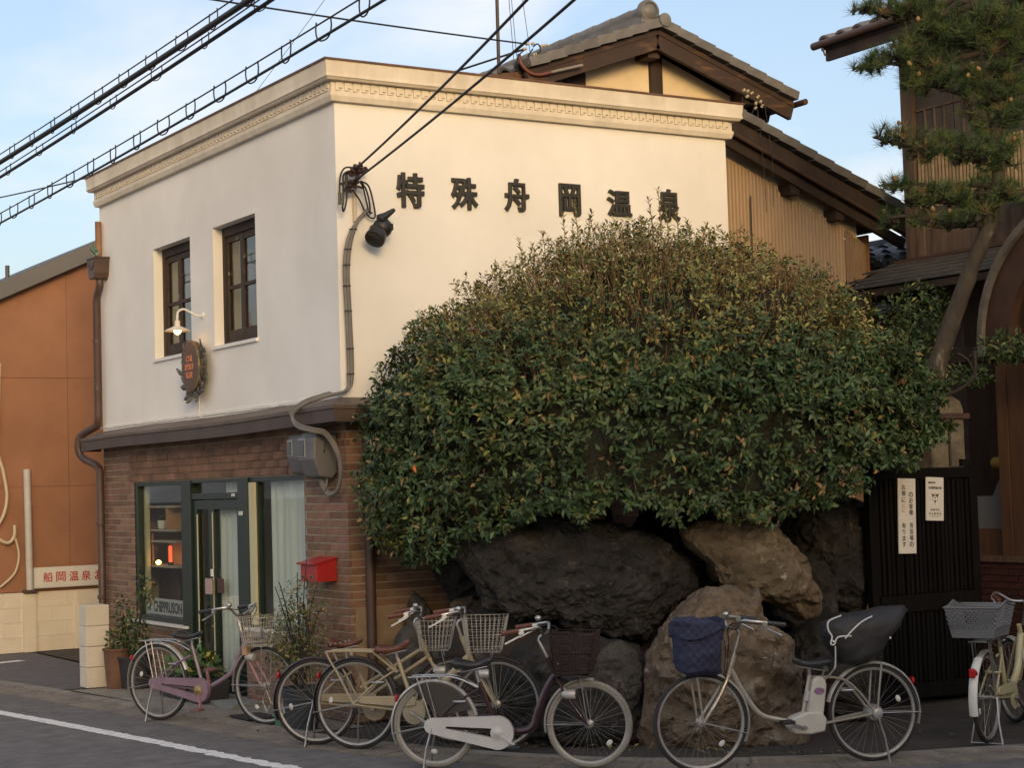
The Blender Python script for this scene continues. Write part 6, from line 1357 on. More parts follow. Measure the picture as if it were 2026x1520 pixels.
shrub('evergreen_shrub', 'dark glossy shrub behind the leaning pine trunk', [((5.05, -1.45, 3.30), (0.34, 0.34, 0.30), 1100), ((5.0, -1.42, 2.85), (0.36, 0.36, 0.34), 1100), ((4.75, -1.35, 2.5), (0.3, 0.3, 0.3), 600)], LEAF[:3], [0.62, 0.30, 0.08], base=(4.9, -1.35, 0))
shrub('evergreen_shrub', 'dark shrub spreading over the entrance below the arched porch', [((5.25, -2.30, 2.95), (0.30, 0.26, 0.13), 700), ((5.55, -2.50, 2.92), (0.30, 0.26, 0.15), 700), ((5.0, -2.05, 2.72), (0.22, 0.2, 0.10), 320), ((5.80, -2.60, 3.0), (0.25, 0.2, 0.15), 350)], LEAF[:3], [0.66, 0.26, 0.08], base=None)
# potted plants along the front
m_pot = mat('black_pot', (0.022, 0.022, 0.024), (0.03, 0.03, 0.032), 6, 0.6)
def pot(p, r0, r1, h, m, parent):
    mb = MB(); mb.lathe([(r0, 0), (r1, h-0.02), (r1+0.012, h-0.02), (r1+0.012, h), (r1-0.012, h), (r1-0.02, h-0.03)], 20, Matrix.Translation(p), caps=False); mb.lathe([(0.001, h-0.031), (r1-0.02, h-0.03)], 20, Matrix.Translation(p), caps=False); mb.lathe([(0.001, 0.002), (r0, 0.0)], 20, Matrix.Translation(p), caps=False)
    return mb.build('pot', m, parent, smooth=40)
t = shrub('climbing_plant', 'leafy climber in a black pot at the left end of the shop front', [((-0.40, 4.02, 0.52), (0.15, 0.15, 0.22), 420), ((-0.46, 4.20, 0.72), (0.10, 0.10, 0.22), 170), ((-0.34, 3.9, 0.95), (0.09, 0.09, 0.18), 90), ((-0.56, 4.1, 0.48), (0.12, 0.1, 0.12), 170)], LEAF[:4], [0.42, 0.34, 0.14, 0.10], base=(-0.42, 4.0, 0.28)); pot(Vector((-0.42, 4.0, -0.005)), 0.13, 0.17, 0.32, m_pot, t)
t = thing('terracotta_pot', 'stacked brown clay pot beside the cream block pier', 'pot', (-0.60, 4.12, 0)); pot(Vector((-0.56, 4.14, -0.005)), 0.10, 0.13, 0.40, mat('brown_clay', (0.17, 0.085, 0.05), (0.11, 0.055, 0.035), 6, 0.85), t)
t = shrub('planter_plant', 'green strap leaved plant in a low dark planter behind the lilac bicycle', [((-0.33, 2.55, 0.30), (0.13, 0.22, 0.13), 220), ((-0.36, 2.9, 0.26), (0.12, 0.15, 0.09), 120)], [leafmat('leaf_bright', (0.075, 0.14, 0.055), 0.5), LEAF[1], leafmat('leaf_yellow', (0.26, 0.22, 0.05), 0.5)], [0.62, 0.28, 0.10], (0.07, 0.15), base=(-0.33, 2.6, 0.1), droop=0.5)
mb = MB(); mb.prism([(-0.47, 0.0), (-0.19, 0.0), (-0.16, 0.20), (-0.50, 0.20)], basis((1, 0, 0), (0, 0, 1), (0, 1, 0), (0, 2.2, -0.004)), 1.0); mb.build('planter', m_pot, t, bevel=0.01)
t = shrub('twiggy_shrub', 'sparse olive shrub in a dark bucket under the right hand shop window', [((-0.36, 0.38, 0.72), (0.26, 0.30, 0.24), 900), ((-0.34, 0.22, 0.98), (0.20, 0.24, 0.22), 360), ((-0.30, 0.60, 0.55), (0.22, 0.24, 0.20), 480), ((-0.40, 0.15, 0.55), (0.20, 0.2, 0.18), 360)], LEAF[1:4], [0.55, 0.33, 0.12], (0.022, 0.05), base=(-0.46, 0.02, 0.30))
pot(Vector((-0.46, 0.02, -0.004)), 0.12, 0.165, 0.34, mat('dark_bucket', (0.035, 0.042, 0.050), (0.028, 0.034, 0.04), 5, 0.5), t)
for i in range(16):
    a = random.uniform(0, 6.28); mb = MB(); b = Vector((-0.42, 0.1, 0.3)); e = Vector((-0.35+0.28*cos(a)*random.random(), 0.30+0.40*sin(a)*random.random(), random.uniform(0.8, 1.35))); mb.tube(smoothpath([b, b.lerp(e, 0.55)+Vector((0, 0.02, 0.1)), e], 5), 0.004, 5); mb.build('stem', m_branch, t)
t = thing('green_pot', 'small mint green flower pot on the kerb between two bicycles', 'pot', (-0.50, 0.36, 0)); pot(Vector((-0.50, 0.36, -0.002)), 0.042, 0.055, 0.10, mat('mint_glaze', (0.10, 0.22, 0.15), (0.085, 0.19, 0.13), 8, 0.35), t)
mb = MB(); mb.box(-0.62, -0.34, 0.75, 1.15, 0.006, 0.020); tag(mb.build('door_mat', mat('dark_mat', (0.035, 0.028, 0.026), (0.025, 0.02, 0.019), 30, 0.95)), 'dark flat mat on the pavement by the lilac bicycle', 'mat')
# folded wire trellis with diamond openings standing behind the front wheel
t = thing('wire_trellis', 'low pale trellis of three diamonds standing under the shop window', 'trellis', (-0.30, 0.75, 0))
for i in range(3):
    y = 1.02-i*0.20; mb = MB(); mb.tube([(-0.33, y, 0.03), (-0.33, y-0.09, 0.12), (-0.33, y, 0.21), (-0.33, y+0.09, 0.12)], 0.005, 5, closed=True); mb.build('diamond', m_white, t)

n = 90; ii = rng.integers(0, len(KF)-1, n); P = np.array([(KF[i].x, KF[i].y, 0.008) for i in ii]) + np.stack([rng.normal(0.05, 0.28, n), rng.normal(0.05, 0.2, n), np.zeros(n)], 1); P[:, 2] = 0.014; D = rand_dirs(n)*(1, 1, 0.12); L = rng.uniform(0.03, 0.07, n)
linked('fallen_leaves', mesh_from(leaf_arrays(P, D, np.array((0, 0, 1.0))+rand_dirs(n)*0.25, L, L*0.5), TRI, 'fallen_leaves', [LEAF[3], LEAF[2], leafmat('leaf_dead', (0.10, 0.06, 0.03), 0.8)], rng.choice(3, n)), kind='stuff')

n = 150; u = rng.uniform(0, 1, n); P = np.stack([0.05+1.75*u+rng.normal(0, 0.13, n), -1.45-2.35*u+rng.normal(0, 0.10, n), np.full(n, 0.012)], 1); L = rng.uniform(0.025, 0.065, n)
linked('leaf_litter', mesh_from(leaf_arrays(P, rand_dirs(n)*(1, 1, 0.15), np.array((0, 0, 1.0))+rand_dirs(n)*0.3, L, L*0.5), TRI, 'leaf_litter', [LEAF[3], LEAF[2], MATS['leaf_dead']], rng.choice(3, n)), kind='stuff')

# ================================================================ houses over the way, out of frame, that keep the low sun off the street
m_hw = mat('house_plaster', (0.30, 0.27, 0.23), (0.24, 0.215, 0.185), 2, 0.9)
HL = ['leftmost plain house across the street, out of view', 'second plain house from the left across the street', 'middle plain house across the street, out of view', 'tallest plain house across the street, out of view', 'rightmost plain house across the street, out of view']
for i, (x, y, wd, dp, h, ang) in enumerate([(-16.5, -22.5, 9, 8, 7.4, 0.05), (-6.5, -25.5, 9.2, 8, 8.0, -0.1), (3.2, -27.5, 9.2, 8, 8.5, -0.1), (12.8, -29, 9.4, 8, 8.6, -0.1), (22.5, -31, 9.4, 8, 8.4, -0.15)]):
    t = thing('opposite_house', HL[i], 'house', (x, y, 0), ang, group='houses across the street')
    mb = MB(); mb.box(-wd/2, wd/2, -dp/2, dp/2, 0, h-1.2); mb.local('wall', m_hw, t)
    mb = MB(); mb.prism([(-dp/2-0.5, h-1.35), (dp/2+0.5, h-1.35), (0, h)], basis((0, 1, 0), (0, 0, 1), (1, 0, 0), (-wd/2-0.3, 0, 0)), wd+0.6); mb.local('roof', m_tile, t)
    for k in range(3):
        mb = MB(); mb.box(-wd/2+1+k*2.8, -wd/2+2.6+k*2.8, dp/2, dp/2+0.05, 1.0, 2.4); mb.local('window', m_black, t)

# ================================================================ bicycles
m_tyre = mat('black_tyre', (0.022, 0.021, 0.020), (0.034, 0.031, 0.029), 12, 0.85)
m_ctyre = mat('pale_tyre', (0.30, 0.275, 0.225), (0.22, 0.20, 0.16), 10, 0.85)
m_chrome = mat('bright_steel', (0.58, 0.57, 0.55), (0.42, 0.40, 0.37), 14, 0.28, metal=0.85)
m_alu = mat('dull_aluminium', (0.50, 0.49, 0.47), (0.38, 0.37, 0.35), 12, 0.42, metal=0.6)
m_lilac = mat('lilac_paint', (0.26, 0.175, 0.225), (0.21, 0.14, 0.18), 9, 0.35, coat=0.3)
m_pinkp = mat('pink_metal', (0.40, 0.20, 0.22), (0.33, 0.16, 0.18), 9, 0.35, coat=0.3)
m_cream = mat('cream_bike_paint', (0.40, 0.325, 0.205), (0.33, 0.27, 0.17), 10, 0.4, coat=0.2)
m_ivory = mat('ivory_bike_paint', (0.50, 0.45, 0.26), (0.44, 0.39, 0.22), 10, 0.4, coat=0.2)
m_maroon = mat('maroon_paint', (0.040, 0.012, 0.018), (0.028, 0.009, 0.013), 9, 0.28, coat=0.5)
m_silver = mat('champagne_silver', (0.50, 0.46, 0.38), (0.42, 0.38, 0.31), 9, 0.32, metal=0.55)
m_dkguard = mat('dark_brown_guard', (0.035, 0.022, 0.020), None, rough=0.35)
m_wguard = mat('pale_guard', (0.55, 0.53, 0.49), (0.46, 0.44, 0.40), 12, 0.35, metal=0.3)
m_bleather = mat('black_saddle', (0.02, 0.02, 0.021), (0.03, 0.03, 0.031), 8, 0.35)
m_tan = mat('tan_leather', (0.14, 0.052, 0.030), (0.10, 0.036, 0.022), 7, 0.45)
m_wcase = mat('white_case', (0.60, 0.58, 0.55), (0.52, 0.50, 0.47), 8, 0.35)
m_wicker = mat('dark_wicker', (0.050, 0.028, 0.024), (0.032, 0.018, 0.016), 14, 0.65)
m_wirep = mat('pale_wire', (0.60, 0.565, 0.49), (0.48, 0.45, 0.39), 10, 0.45, metal=0.3)
m_greyplas = mat('grey_basket', (0.17, 0.175, 0.185), (0.14, 0.145, 0.15), 8, 0.55)
m_redlens = mat('red_lens', (0.42, 0.012, 0.012), None, rough=0.2)
m_denim = mat('blue_denim', (0.016, 0.018, 0.045), (0.030, 0.034, 0.075), 5, 0.9, 0.3, 60)
def checked(m):
    t = m.node_tree; b = t.nodes['Principled BSDF']; src = b.inputs['Base Color'].links[0].from_socket; tc = N(t, 'ShaderNodeTexCoord'); last = src
    for rot in ((0, 0.85, 0), (0, -0.65, 0)):
        mp = N(t, 'ShaderNodeMapping'); mp.inputs['Rotation'].default_value = rot; wv = N(t, 'ShaderNodeTexWave'); wv.inputs['Scale'].default_value = 7.5; wv.inputs['Distortion'].default_value = 1.2; wv.inputs['Detail'].default_value = 2
        r = N(t, 'ShaderNodeValToRGB'); r.color_ramp.elements[0].position = 0.62; r.color_ramp.elements[1].position = 0.95; r.color_ramp.elements[1].color = (0.12, 0.12, 0.12, 1); mx = N(t, 'ShaderNodeMix', data_type='RGBA'); mx.inputs[7].default_value = (0.12, 0.13, 0.20, 1)
        t.links.new(tc.outputs['Object'], mp.inputs['Vector']); t.links.new(mp.outputs['Vector'], wv.inputs['Vector']); t.links.new(wv.outputs['Fac'], r.inputs['Fac']); t.links.new(r.outputs['Color'], mx.inputs['Factor']); t.links.new(last, mx.inputs[6]); last = mx.outputs[2]
    t.links.new(last, b.inputs['Base Color'])
checked(m_denim)
m_cover = mat('black_cover', (0.016, 0.015, 0.016), (0.026, 0.024, 0.025), 5, 0.6, 0.3, 12)
m_piping = mat('white_piping', (0.60, 0.58, 0.55), None, rough=0.6)
m_brgrip = mat('brown_grip', (0.13, 0.045, 0.028), None, rough=0.5)
WHEELS = {}
m_spoke = mat('spoke_steel', (0.30, 0.29, 0.27), None, rough=0.4, metal=0.5)
m_rim = mat('rim_alloy', (0.40, 0.385, 0.36), (0.30, 0.285, 0.26), 12, 0.45, metal=0.5)
def wheel_meshes(r, tyre_m, fat):
    key = (round(r, 3), tyre_m.name, fat)
    if key in WHEELS: return WHEELS[key]
    M = basis((1, 0, 0), (0, 0, 1), (0, -1, 0), (0, 0, 0)); f = fat
    t = MB(); t.ring([(r-f+f*cos(a), f*0.95*sin(a)) for a in [2*pi*k/9 for k in range(9)]], 48, M)
    ri = r-2*f+0.004; w = MB(); w.ring([(ri+0.006, 0.012), (ri+0.002, 0.014), (ri-0.012, 0.010), (ri-0.015, 0), (ri-0.012, -0.010), (ri+0.002, -0.014), (ri+0.006, -0.012)], 48, M)
    s = MB()
    for k in range(32):
        a = 2*pi*k/32; side = 1 if k % 2 else -1; b = a + (0.55 if (k//2) % 2 else -0.55)
        s.tube([(0.018*cos(b), side*0.026, 0.018*sin(b)), ((ri-0.012)*cos(a), side*0.003, (ri-0.012)*sin(a))], 0.0010, 3, caps=False)
    h = MB(); h.lathe([(0.006, -0.055), (0.012, -0.05), (0.012, -0.034), (0.026, -0.03), (0.026, -0.025), (0.014, -0.02), (0.014, 0.02), (0.026, 0.025), (0.026, 0.03), (0.012, 0.034), (0.012, 0.05), (0.006, 0.055)], 12, M)
    WHEELS[key] = (w.mesh('wheel', m_rim, smooth=40), t.mesh('tyre', tyre_m, smooth=True), s.mesh('spokes', m_spoke), h.mesh('hub', m_alu, smooth=40)); return WHEELS[key]
def arc_guard(mb, c, R, a0, a1, wd, n=26, drop=0.016):
    rows = []
    for k in range(n+1):
        a = a0+(a1-a0)*k/n; row = []
        for y, d in ((-1, drop), (-0.6, drop*0.25), (0, 0), (0.6, drop*0.25), (1, drop)): row.append((c[0]+(R-d)*cos(a), y*wd/2, c[1]+(R-d)*sin(a)))
        rows.append(row)
    i = [[mb.av(p) for p in r] for r in rows]
    for k in range(n):
        for j in range(4): mb.af((i[k][j], i[k][j+1], i[k+1][j+1], i[k+1][j]))
def wire_basket(mb, x0, x1, z0, z1, wt, wb, taper, r=0.0026, nx=9, nz=5, ny=9):
    """open wire basket: x0..x1 fore and aft at the rim"""
    def P(u, v, side, t):        # corner-interpolated point at height t
        hx0 = x0 + taper*(1-t)*0.5; hx1 = x1 - taper*(1-t); hy = wb + (wt-wb)*t; z = z0+(z1-z0)*t
        return {'F': Vector((hx1, -hy+2*hy*u, z)), 'B': Vector((hx0, -hy+2*hy*u, z)), 'L': Vector((hx0+(hx1-hx0)*u, hy, z)), 'R': Vector((hx0+(hx1-hx0)*u, -hy, z))}[side]
    for side, n in (('F', ny), ('B', ny), ('L', nx), ('R', nx)):
        for k in range(n+1): mb.tube([P(k/n, 0, side, t) for t in (0, 0.5, 1)], r*0.8, 4, caps=False)
    for j in range(nz+1):
        t = j/nz; pts = [P(0, 0, 'R', t), P(1, 0, 'R', t), P(1, 0, 'L', t), P(0, 0, 'L', t)]; mb.tube(pts, r*(1.7 if j in (0, nz) else 1), 5, closed=True)
    for k in range(1, nx): mb.tube([P(k/nx, 0, 'R', 0), P(k/nx, 0, 'L', 0)], r*0.8, 4, caps=False)
def saddle_mesh(m, L=0.26, W=0.20, H=0.085, sprung=True):
    mb = MB(); nu, nv = 16, 14
    def fn(u, v):
        x = -L*0.5+L*u; wd = W/2*(1-0.80*min(1, max(0, (u-0.18)/0.55))**0.8)*(1 if u > 0.08 else 0.72+0.28*u/0.08); a = 2*pi*v
        zz = 0.030*cos(u*pi*1.6+0.2)*0.6 + (0.5*H*(0.55 if sin(a) > 0 else 0.9)*(1-0.45*u))*sin(a)
        end = min(1, u/0.05, (1-u)/0.05+0.15); return (x, wd*cos(a)*max(0.12, end), zz*1.0 if end > 0.5 else zz*0.75)
    mb.grid(fn, nu, nv); mb.poly([fn(0, v/nv) for v in range(nv)][::-1]); mb.poly([fn(1, v/nv) for v in range(nv)])
    return mb
def bike(label, pos, ang, P):
    r, WB = P['r'], P['WB']; fat = P.get('fat', 0.018); t = thing('bicycle', label, 'bicycle', (pos[0], pos[1], P.get('z', -0.004)), radians(ang), group='bicycles parked along the street')
    lean = P.get('lean', 0.0); t.rotation_euler = (radians(lean), 0, radians(ang))
    fm, gm = P['frame'], P['guard']; tm = P.get('tyre', m_tyre)
    steer = Matrix.Translation((WB*0.83, 0, 0)) @ Matrix.Rotation(radians(P.get('steer', 0)), 4, 'Z') @ Matrix.Translation((-WB*0.83, 0, 0))
    def put(mb, nm, m, par=None, sm=45, front=False, bev=0.0):
        if front: mb.v = [tuple(steer @ Vector(v)) for v in mb.v]
        return mb.local(nm, m, par or t, smooth=sm, bevel=bev)
    V = lambda x, z, y=0.0: Vector((x, y, r+z))
    # wheels
    for k, x in enumerate((0.0, WB)):
        me = wheel_meshes(r, tm, fat); M = (steer if k else Matrix.Identity(4)) @ Matrix.Translation((x, 0, r)); tt = M.to_translation(); rot = M.to_euler(); rot.rotate_axis('Y', random.uniform(0, 1))
        w_ = bpy.data.objects.new('wheel', me[0]); COL.objects.link(w_); w_.parent = t; w_.location = tt; w_.rotation_euler = rot
        for q, nm in zip(me[1:], ('tyre', 'spokes', 'hub')):
            o = bpy.data.objects.new(nm, q); COL.objects.link(o); o.parent = w_
            if nm == 'spokes': o['kind'] = 'stuff'
        rf = MB(); rf.sphere((0, 0, 0), 0.017, 8, 6, (1.5, 0.35, 1)); o = rf.mesh('reflector', m_white, smooth=True); o2 = bpy.data.objects.new('reflector', o); COL.objects.link(o2); o2.parent = w_; a = P.get('refl', 3.6)+k; o2.location = (r*0.62*cos(a), 0.0, r*0.62*sin(a)); o2.rotation_euler = (0, -a+pi/2, 0)
    # mudguards
    mb = MB(); arc_guard(mb, (0, r), r+0.017, radians(P.get('g0', 20)), radians(P.get('g1', 205)), 0.052)
    put(mb, 'mudguard', gm); mb = MB(); arc_guard(mb, (WB, r), r+0.017, radians(P.get('f0', 82)), radians(P.get('f1', 190)), 0.050); put(mb, 'mudguard', gm, front=True)
    for s in (-1, 1):
        mb = MB(); a = radians(P.get('g1', 205)-14); mb.tube([V(0, 0, s*0.045), Vector(((r+0.012)*cos(a), s*0.028, r+(r+0.012)*sin(a)))], 0.0028, 4)
        put(mb, 'guard_stay', m_chrome); mb = MB(); a = radians(P.get('f1', 190)-10); mb.tube([V(WB, 0, s*0.045), Vector((WB+(r+0.012)*cos(a), s*0.026, r+(r+0.012)*sin(a)))], 0.0028, 4); put(mb, 'guard_stay', m_chrome, front=True)
    # frame
    bbx, bbz = P.get('bb', (WB*0.43, -0.05)); sx, sz = P.get('seat', (WB*0.325, 0.345)); hx0, hz0 = P.get('headlo', (WB*0.835, 0.335)); hx1, hz1 = P.get('headhi', (WB*0.795, 0.435))
    mb = MB(); mb.tube([V(bbx, bbz), V(sx, sz)], 0.0155, 10); mb.tube([V(hx0, hz0), V(hx1, hz1)], 0.019, 10)
    st = P.get('style', 'loop')
    if st == 'loop': mb.tube(smoothpath([V(hx0-0.005, hz0+0.03), V(hx0-0.075, hz0-0.10), V(hx0-0.145, hz0-0.225), V(bbx+0.14, bbz+0.06), V(bbx, bbz)], 6), P.get('dt', 0.018), 10)
    elif st == 'deep': mb.tube(smoothpath([V(hx0-0.005, hz0+0.05), V(hx0-0.08, hz0-0.07), V(hx0-0.135, hz0-0.20), V(hx0-0.185, hz0-0.32), V(bbx+0.11, bbz+0.0), V(bbx, bbz)], 7), [0.019]*3+[0.024]*10+[0.026]*15+[0.024]*8, 12)
    elif st == 'dip': mb.tube(smoothpath([V(hx0-0.005, hz0+0.04), V(hx0-0.10, hz0-0.14), V(hx0-0.20, hz0-0.275), V(bbx+0.16, bbz+0.055), V(bbx+0.03, bbz+0.035), V(bbx-0.01, bbz+0.09)], 7), 0.0185, 12)
    elif st == 'straight': mb.tube([V(hx0-0.01, hz0+0.03), V(bbx, bbz)], P.get('dt', 0.026), 12)
    elif st == 'twin':
        for d in (0.0, 0.085): mb.tube([V(hx0-0.01, hz0+0.085-d), V(sx+0.05+d*0.42, sz-0.20-d)], 0.0145, 10)
    mb.tube([V(bbx, bbz, -0.04), V(bbx, bbz, 0.04)], 0.024, 12)
    put(mb, 'frame', fm)
    for s in (-1, 1):
        mb = MB(); mb.tube(smoothpath([V(0, 0, s*0.056), V(sx*0.45, sz*0.42+P.get('stayarc', 0.0), s*0.045), V(sx-0.01, P.get('stayz', sz-0.08), s*0.014)], 6), 0.008, 7); put(mb, 'seat_stay', fm)
        mb = MB(); mb.tube([V(0, 0, s*0.056), V(bbx-0.03, bbz, s*0.030)], 0.0095, 7); put(mb, 'chain_stay', P.get('cs', fm))
    # front fork, bars
    fkm = P.get('fork', fm)
    mb = MB(); cxk, czk = hx0+0.012, hz0-0.012
    for s in (-1, 1): mb.tube(smoothpath([V(cxk, czk, s*0.030), V(cxk+(WB-cxk)*0.34, czk*0.60, s*0.042), V(cxk+(WB-cxk)*0.72, czk*0.24, s*0.050), V(WB, 0, s*0.054)], 6), [0.0125]*12+[0.0105]*7, 8)
    mb.tube([V(cxk, czk, -0.034), V(cxk, czk, 0.034)], 0.016, 10); put(mb, 'fork', fkm, front=True)
    bx, bz = P.get('bar', (WB*0.755, 0.575)); mb = MB(); mb.tube([V(hx1, hz1), V(bx-0.0, bz-0.03)], 0.0115, 9); mb.tube(smoothpath([V(bx, bz-0.03), V(bx+0.01, bz), V(bx+0.035, bz+0.01)], 4), 0.011, 8); put(mb, 'stem', m_chrome, front=True)
    gx, gz = P.get('grip', (bx-0.14, bz+0.06)); hw = P.get('hw', 0.25)
    for s in (-1, 1):
        mb = MB(); mb.tube(smoothpath([V(bx+0.035, bz+0.01, 0), V(bx+0.045, bz+0.02, s*hw*0.35), V(bx+0.04, gz+0.015, s*hw*0.72), V(bx-0.01, gz+0.012, s*hw*0.92), V(gx+0.06, gz, s*hw), V(gx, gz-0.01, s*hw*1.02)], 5), 0.0105, 8); hb = put(mb, 'handlebar', m_chrome, front=True)
        mb = MB(); mb.tube([V(gx+0.065, gz, s*hw), V(gx-0.055, gz-0.018, s*hw*1.03)], [0.0155, 0.0175], 10); put(mb, 'grip', P.get('gripm', m_bleather), front=True)
        mb = MB(); mb.tube(smoothpath([V(gx+0.075, gz-0.005, s*hw*0.98), V(gx+0.085, gz-0.025, s*hw*0.98), V(gx+0.04, gz-0.050, s*hw*1.0), V(gx-0.03, gz-0.085, s*hw*1.03)], 5), 0.0065, 6); mb.obox(V(gx+0.08, gz-0.008, s*hw*0.98), (0.035, 0.025, 0.03)); put(mb, 'brake_lever', P.get('lever', m_chrome), front=True)
        mb = MB(); mb.tube(smoothpath([V(gx+0.09, gz-0.01, s*hw*0.95), V(bx+0.10, gz-0.01, s*hw*0.5), V(bx+0.085, bz-0.10, s*0.03), V(hx0+0.03, hz0-0.02, s*0.02)], 6), 0.0035, 5); put(mb, 'brake_cable', m_wire, front=True)
    if P.get('bell', True):
        mb = MB(); mb.sphere(V(bx+0.03, gz+0.035+P.get('bellz', 0), -hw*0.62), 0.023, 10, 8, (1, 1, 0.85)); put(mb, 'bell', m_chrome, front=True)
    # saddle
    sax, saz = P.get('sad', (sx-0.03, sz+0.075)); mb = MB(); mb.tube([V(sx-(sx-bbx)*-0.0, sz-0.02), V(sax+0.02, saz-0.03)], 0.0125, 9); put(mb, 'seat_post', m_chrome)
    mb = saddle_mesh(None, *P.get('sadsize', (0.27, 0.20, 0.10))); tilt = radians(P.get('sadtilt', -6)); M = Matrix.Translation(V(sax, saz+0.012)) @ Matrix.Rotation(tilt, 4, 'Y'); mb.v = [tuple(M @ Vector(v)) for v in mb.v]; sd_ = put(mb, 'saddle', P.get('sadm', m_bleather), sm=True)
    mb = MB()
    for s in (-1, 1):
        pts = [V(sax-0.075+0.018*cos(k*0.9), saz-0.052+k*0.0022, s*0.055+0.018*sin(k*0.9)) for k in range(22)]; mb.tube(pts, 0.0032, 4, caps=False); mb.tube([V(sax-0.07, saz-0.05, s*0.05), V(sax+0.10, saz-0.015, s*0.015)], 0.004, 5)
    put(mb, 'saddle_spring', m_chrome)
    if P.get('rivets'):
        mb = MB()
        for s in (-1, 1):
            for k in range(4): mb.sphere(V(sax-0.09+0.035*k, saz-0.002+0.006*k, s*(0.094-0.014*k)), 0.0065, 6, 4)
        put(mb, 'rivet', m_chrome, sd_)
    # drive side
    for s in (-1, 1):
        ca = radians(P.get('crank', -35)) + (pi if s > 0 else 0); mb = MB(); e = V(bbx+0.155*cos(ca), bbz+0.155*sin(ca), s*0.085); mb.beam(V(bbx, bbz, s*0.072), e, 0.012, 0.024, (0, 1, 0)); mb.tube([V(bbx, bbz, s*0.04), V(bbx, bbz, s*0.082)], 0.014, 10); ck = put(mb, 'crank', P.get('crankm', m_chrome))
        mb = MB(); mb.obox(e + Vector((0, s*0.05, 0)), (0.085, 0.085, 0.022)); put(mb, 'pedal', P.get('pedalm', m_bleather), ck, bev=0.004)
    cc = P.get('case', 'full'); cm = P.get('casem', fm); Mc = basis((1, 0, 0), (0, 0, 1), (0, -1, 0), (0, 0, r))
    if cc == 'full':
        R1, R0 = P.get('caseR', (0.098, 0.045)); n = 14; o = [(bbx+R1*cos(a), bbz+R1*sin(a)) for a in [pi/2-0.10-(pi-0.05)*k/n for k in range(n+1)]] + [(-0.005+R0*cos(a), 0.0+R0*sin(a)) for a in [-pi/2-0.05-(pi-0.1)*k/8 for k in range(9)]]
        hx_a, hx_b = 0.10, bbx-0.045; hz = lambda x: bbz*(x/bbx); ho = []
        for k in range(7): a = -pi/2+pi*k/6; ho.append((hx_b+0.030*cos(a), hz(hx_b)-0.004+0.030*sin(a)))
        for k in range(5): a = pi/2+pi*k/4; ho.append((hx_a+0.008*cos(a), hz(hx_a)+0.008*sin(a)))
        from mathutils.geometry import tessellate_polygon
        vs = [[Vector((p[0], p[1], 0)) for p in o], [Vector((p[0], p[1], 0)) for p in ho]]; fl = vs[0]+vs[1]; tr_ = tessellate_polygon(vs); mb = MB()
        A_ = [mb.av(Mc @ Vector((p.x, p.y, 0.078))) for p in fl]; B_ = [mb.av(Mc @ Vector((p.x, p.y, 0.038))) for p in fl]
        for q in tr_:
            a, b, c = (fl[k] for k in q)
            if (b-a).cross(c-a).z < 0: q = q[::-1]
            mb.af([A_[k] for k in q]); mb.af([B_[k] for k in q][::-1])
        n0 = len(o)
        for i in range(n0): j = (i+1) % n0; mb.af((A_[j], A_[i], B_[i], B_[j]))
        n1 = len(ho)
        for i in range(n1): j = (i+1) % n1; mb.af((A_[n0+i], A_[n0+j], B_[n0+j], B_[n0+i])[::-1])
        cco = put(mb, 'chain_case', cm, sm=30, bev=0.004)
        mb = MB(); mb.lathe([(0.045, 0.0785), (0.045, 0.083), (0.026, 0.086), (0.02, 0.092), (0.001, 0.093)], 20, basis((1, 0, 0), (0, 0, 1), (0, -1, 0), (bbx, 0, r+bbz))); put(mb, 'hub_cap', P.get('capm', cm), cco)
        mb = MB(); mb.tube([V(0.02, 0.012, -0.05), V(bbx, bbz+0.05, -0.05)], 0.006, 5); mb.tube([V(0.02, -0.012, -0.05), V(bbx, bbz-0.05, -0.05)], 0.006, 5); put(mb, 'chain', m_ironmat)
    elif cc == 'slim':
        mb = MB(); mb.prism([(0.05, 0.03), (0.07, 0.062), (bbx-0.01, bbz+0.115), (bbx+0.03, bbz+0.105), (bbx+0.03, bbz+0.05), (bbx-0.06, bbz+0.040), (0.06, 0.008)], Mc, 0.072, 0.042); put(mb, 'chain_case', cm, bev=0.004)
        mb = MB(); mb.lathe([(0.02, 0.05), (0.088, 0.05), (0.088, 0.058), (0.02, 0.060)], 26, basis((1, 0, 0), (0, 0, 1), (0, -1, 0), (bbx+0.01, 0, r+bbz))); put(mb, 'chain_disc', cm)
    # rack, stand, lamps, lock
    rk = P.get('rack', 'plate')
    if rk:
        z = P.get('rackz', 0.345); xa, xb = P.get('rackx', (-0.16, 0.16)); m = P.get('rackm', m_chrome); mb = MB()
        if rk == 'plate':
            for s in (-1, 1): mb.tube(smoothpath([V(xa, z, s*0.06), V(xb, z, s*0.05), V(sx-0.01, z-0.075, s*0.018)], 5), 0.006, 6)
            for k in range(5): mb.beam(V(xa+0.02+(xb-xa-0.04)*k/4, z-0.001, -0.06), V(xa+0.02+(xb-xa-0.04)*k/4, z-0.001, 0.06), 0.018, 0.005)
            for s in (-1, 1):
                mb.tube([V(xa+0.06, z, s*0.06), V(0, 0, s*0.062)], 0.0055, 6); mb.tube([V(xa+0.12, z, s*0.055), V(0.03, 0.04, s*0.06)], 0.0035, 5)
        else:
            for s in (-1, 1):
                mb.tube(smoothpath([V(0, 0.0, s*0.06), V(-0.10, z*0.5, s*0.06), V(xa+0.005, z-0.03, s*0.06), V(xa+0.025, z, s*0.06), V(xb, z, s*0.06), V(xb+0.05, z-0.02, s*0.05), V(sx, sz-0.10, s*0.016)], 6), 0.0085, 7); mb.tube([V(-0.05, z, s*0.06), V(-0.045, z-0.05, s*0.05)], 0.006, 5)
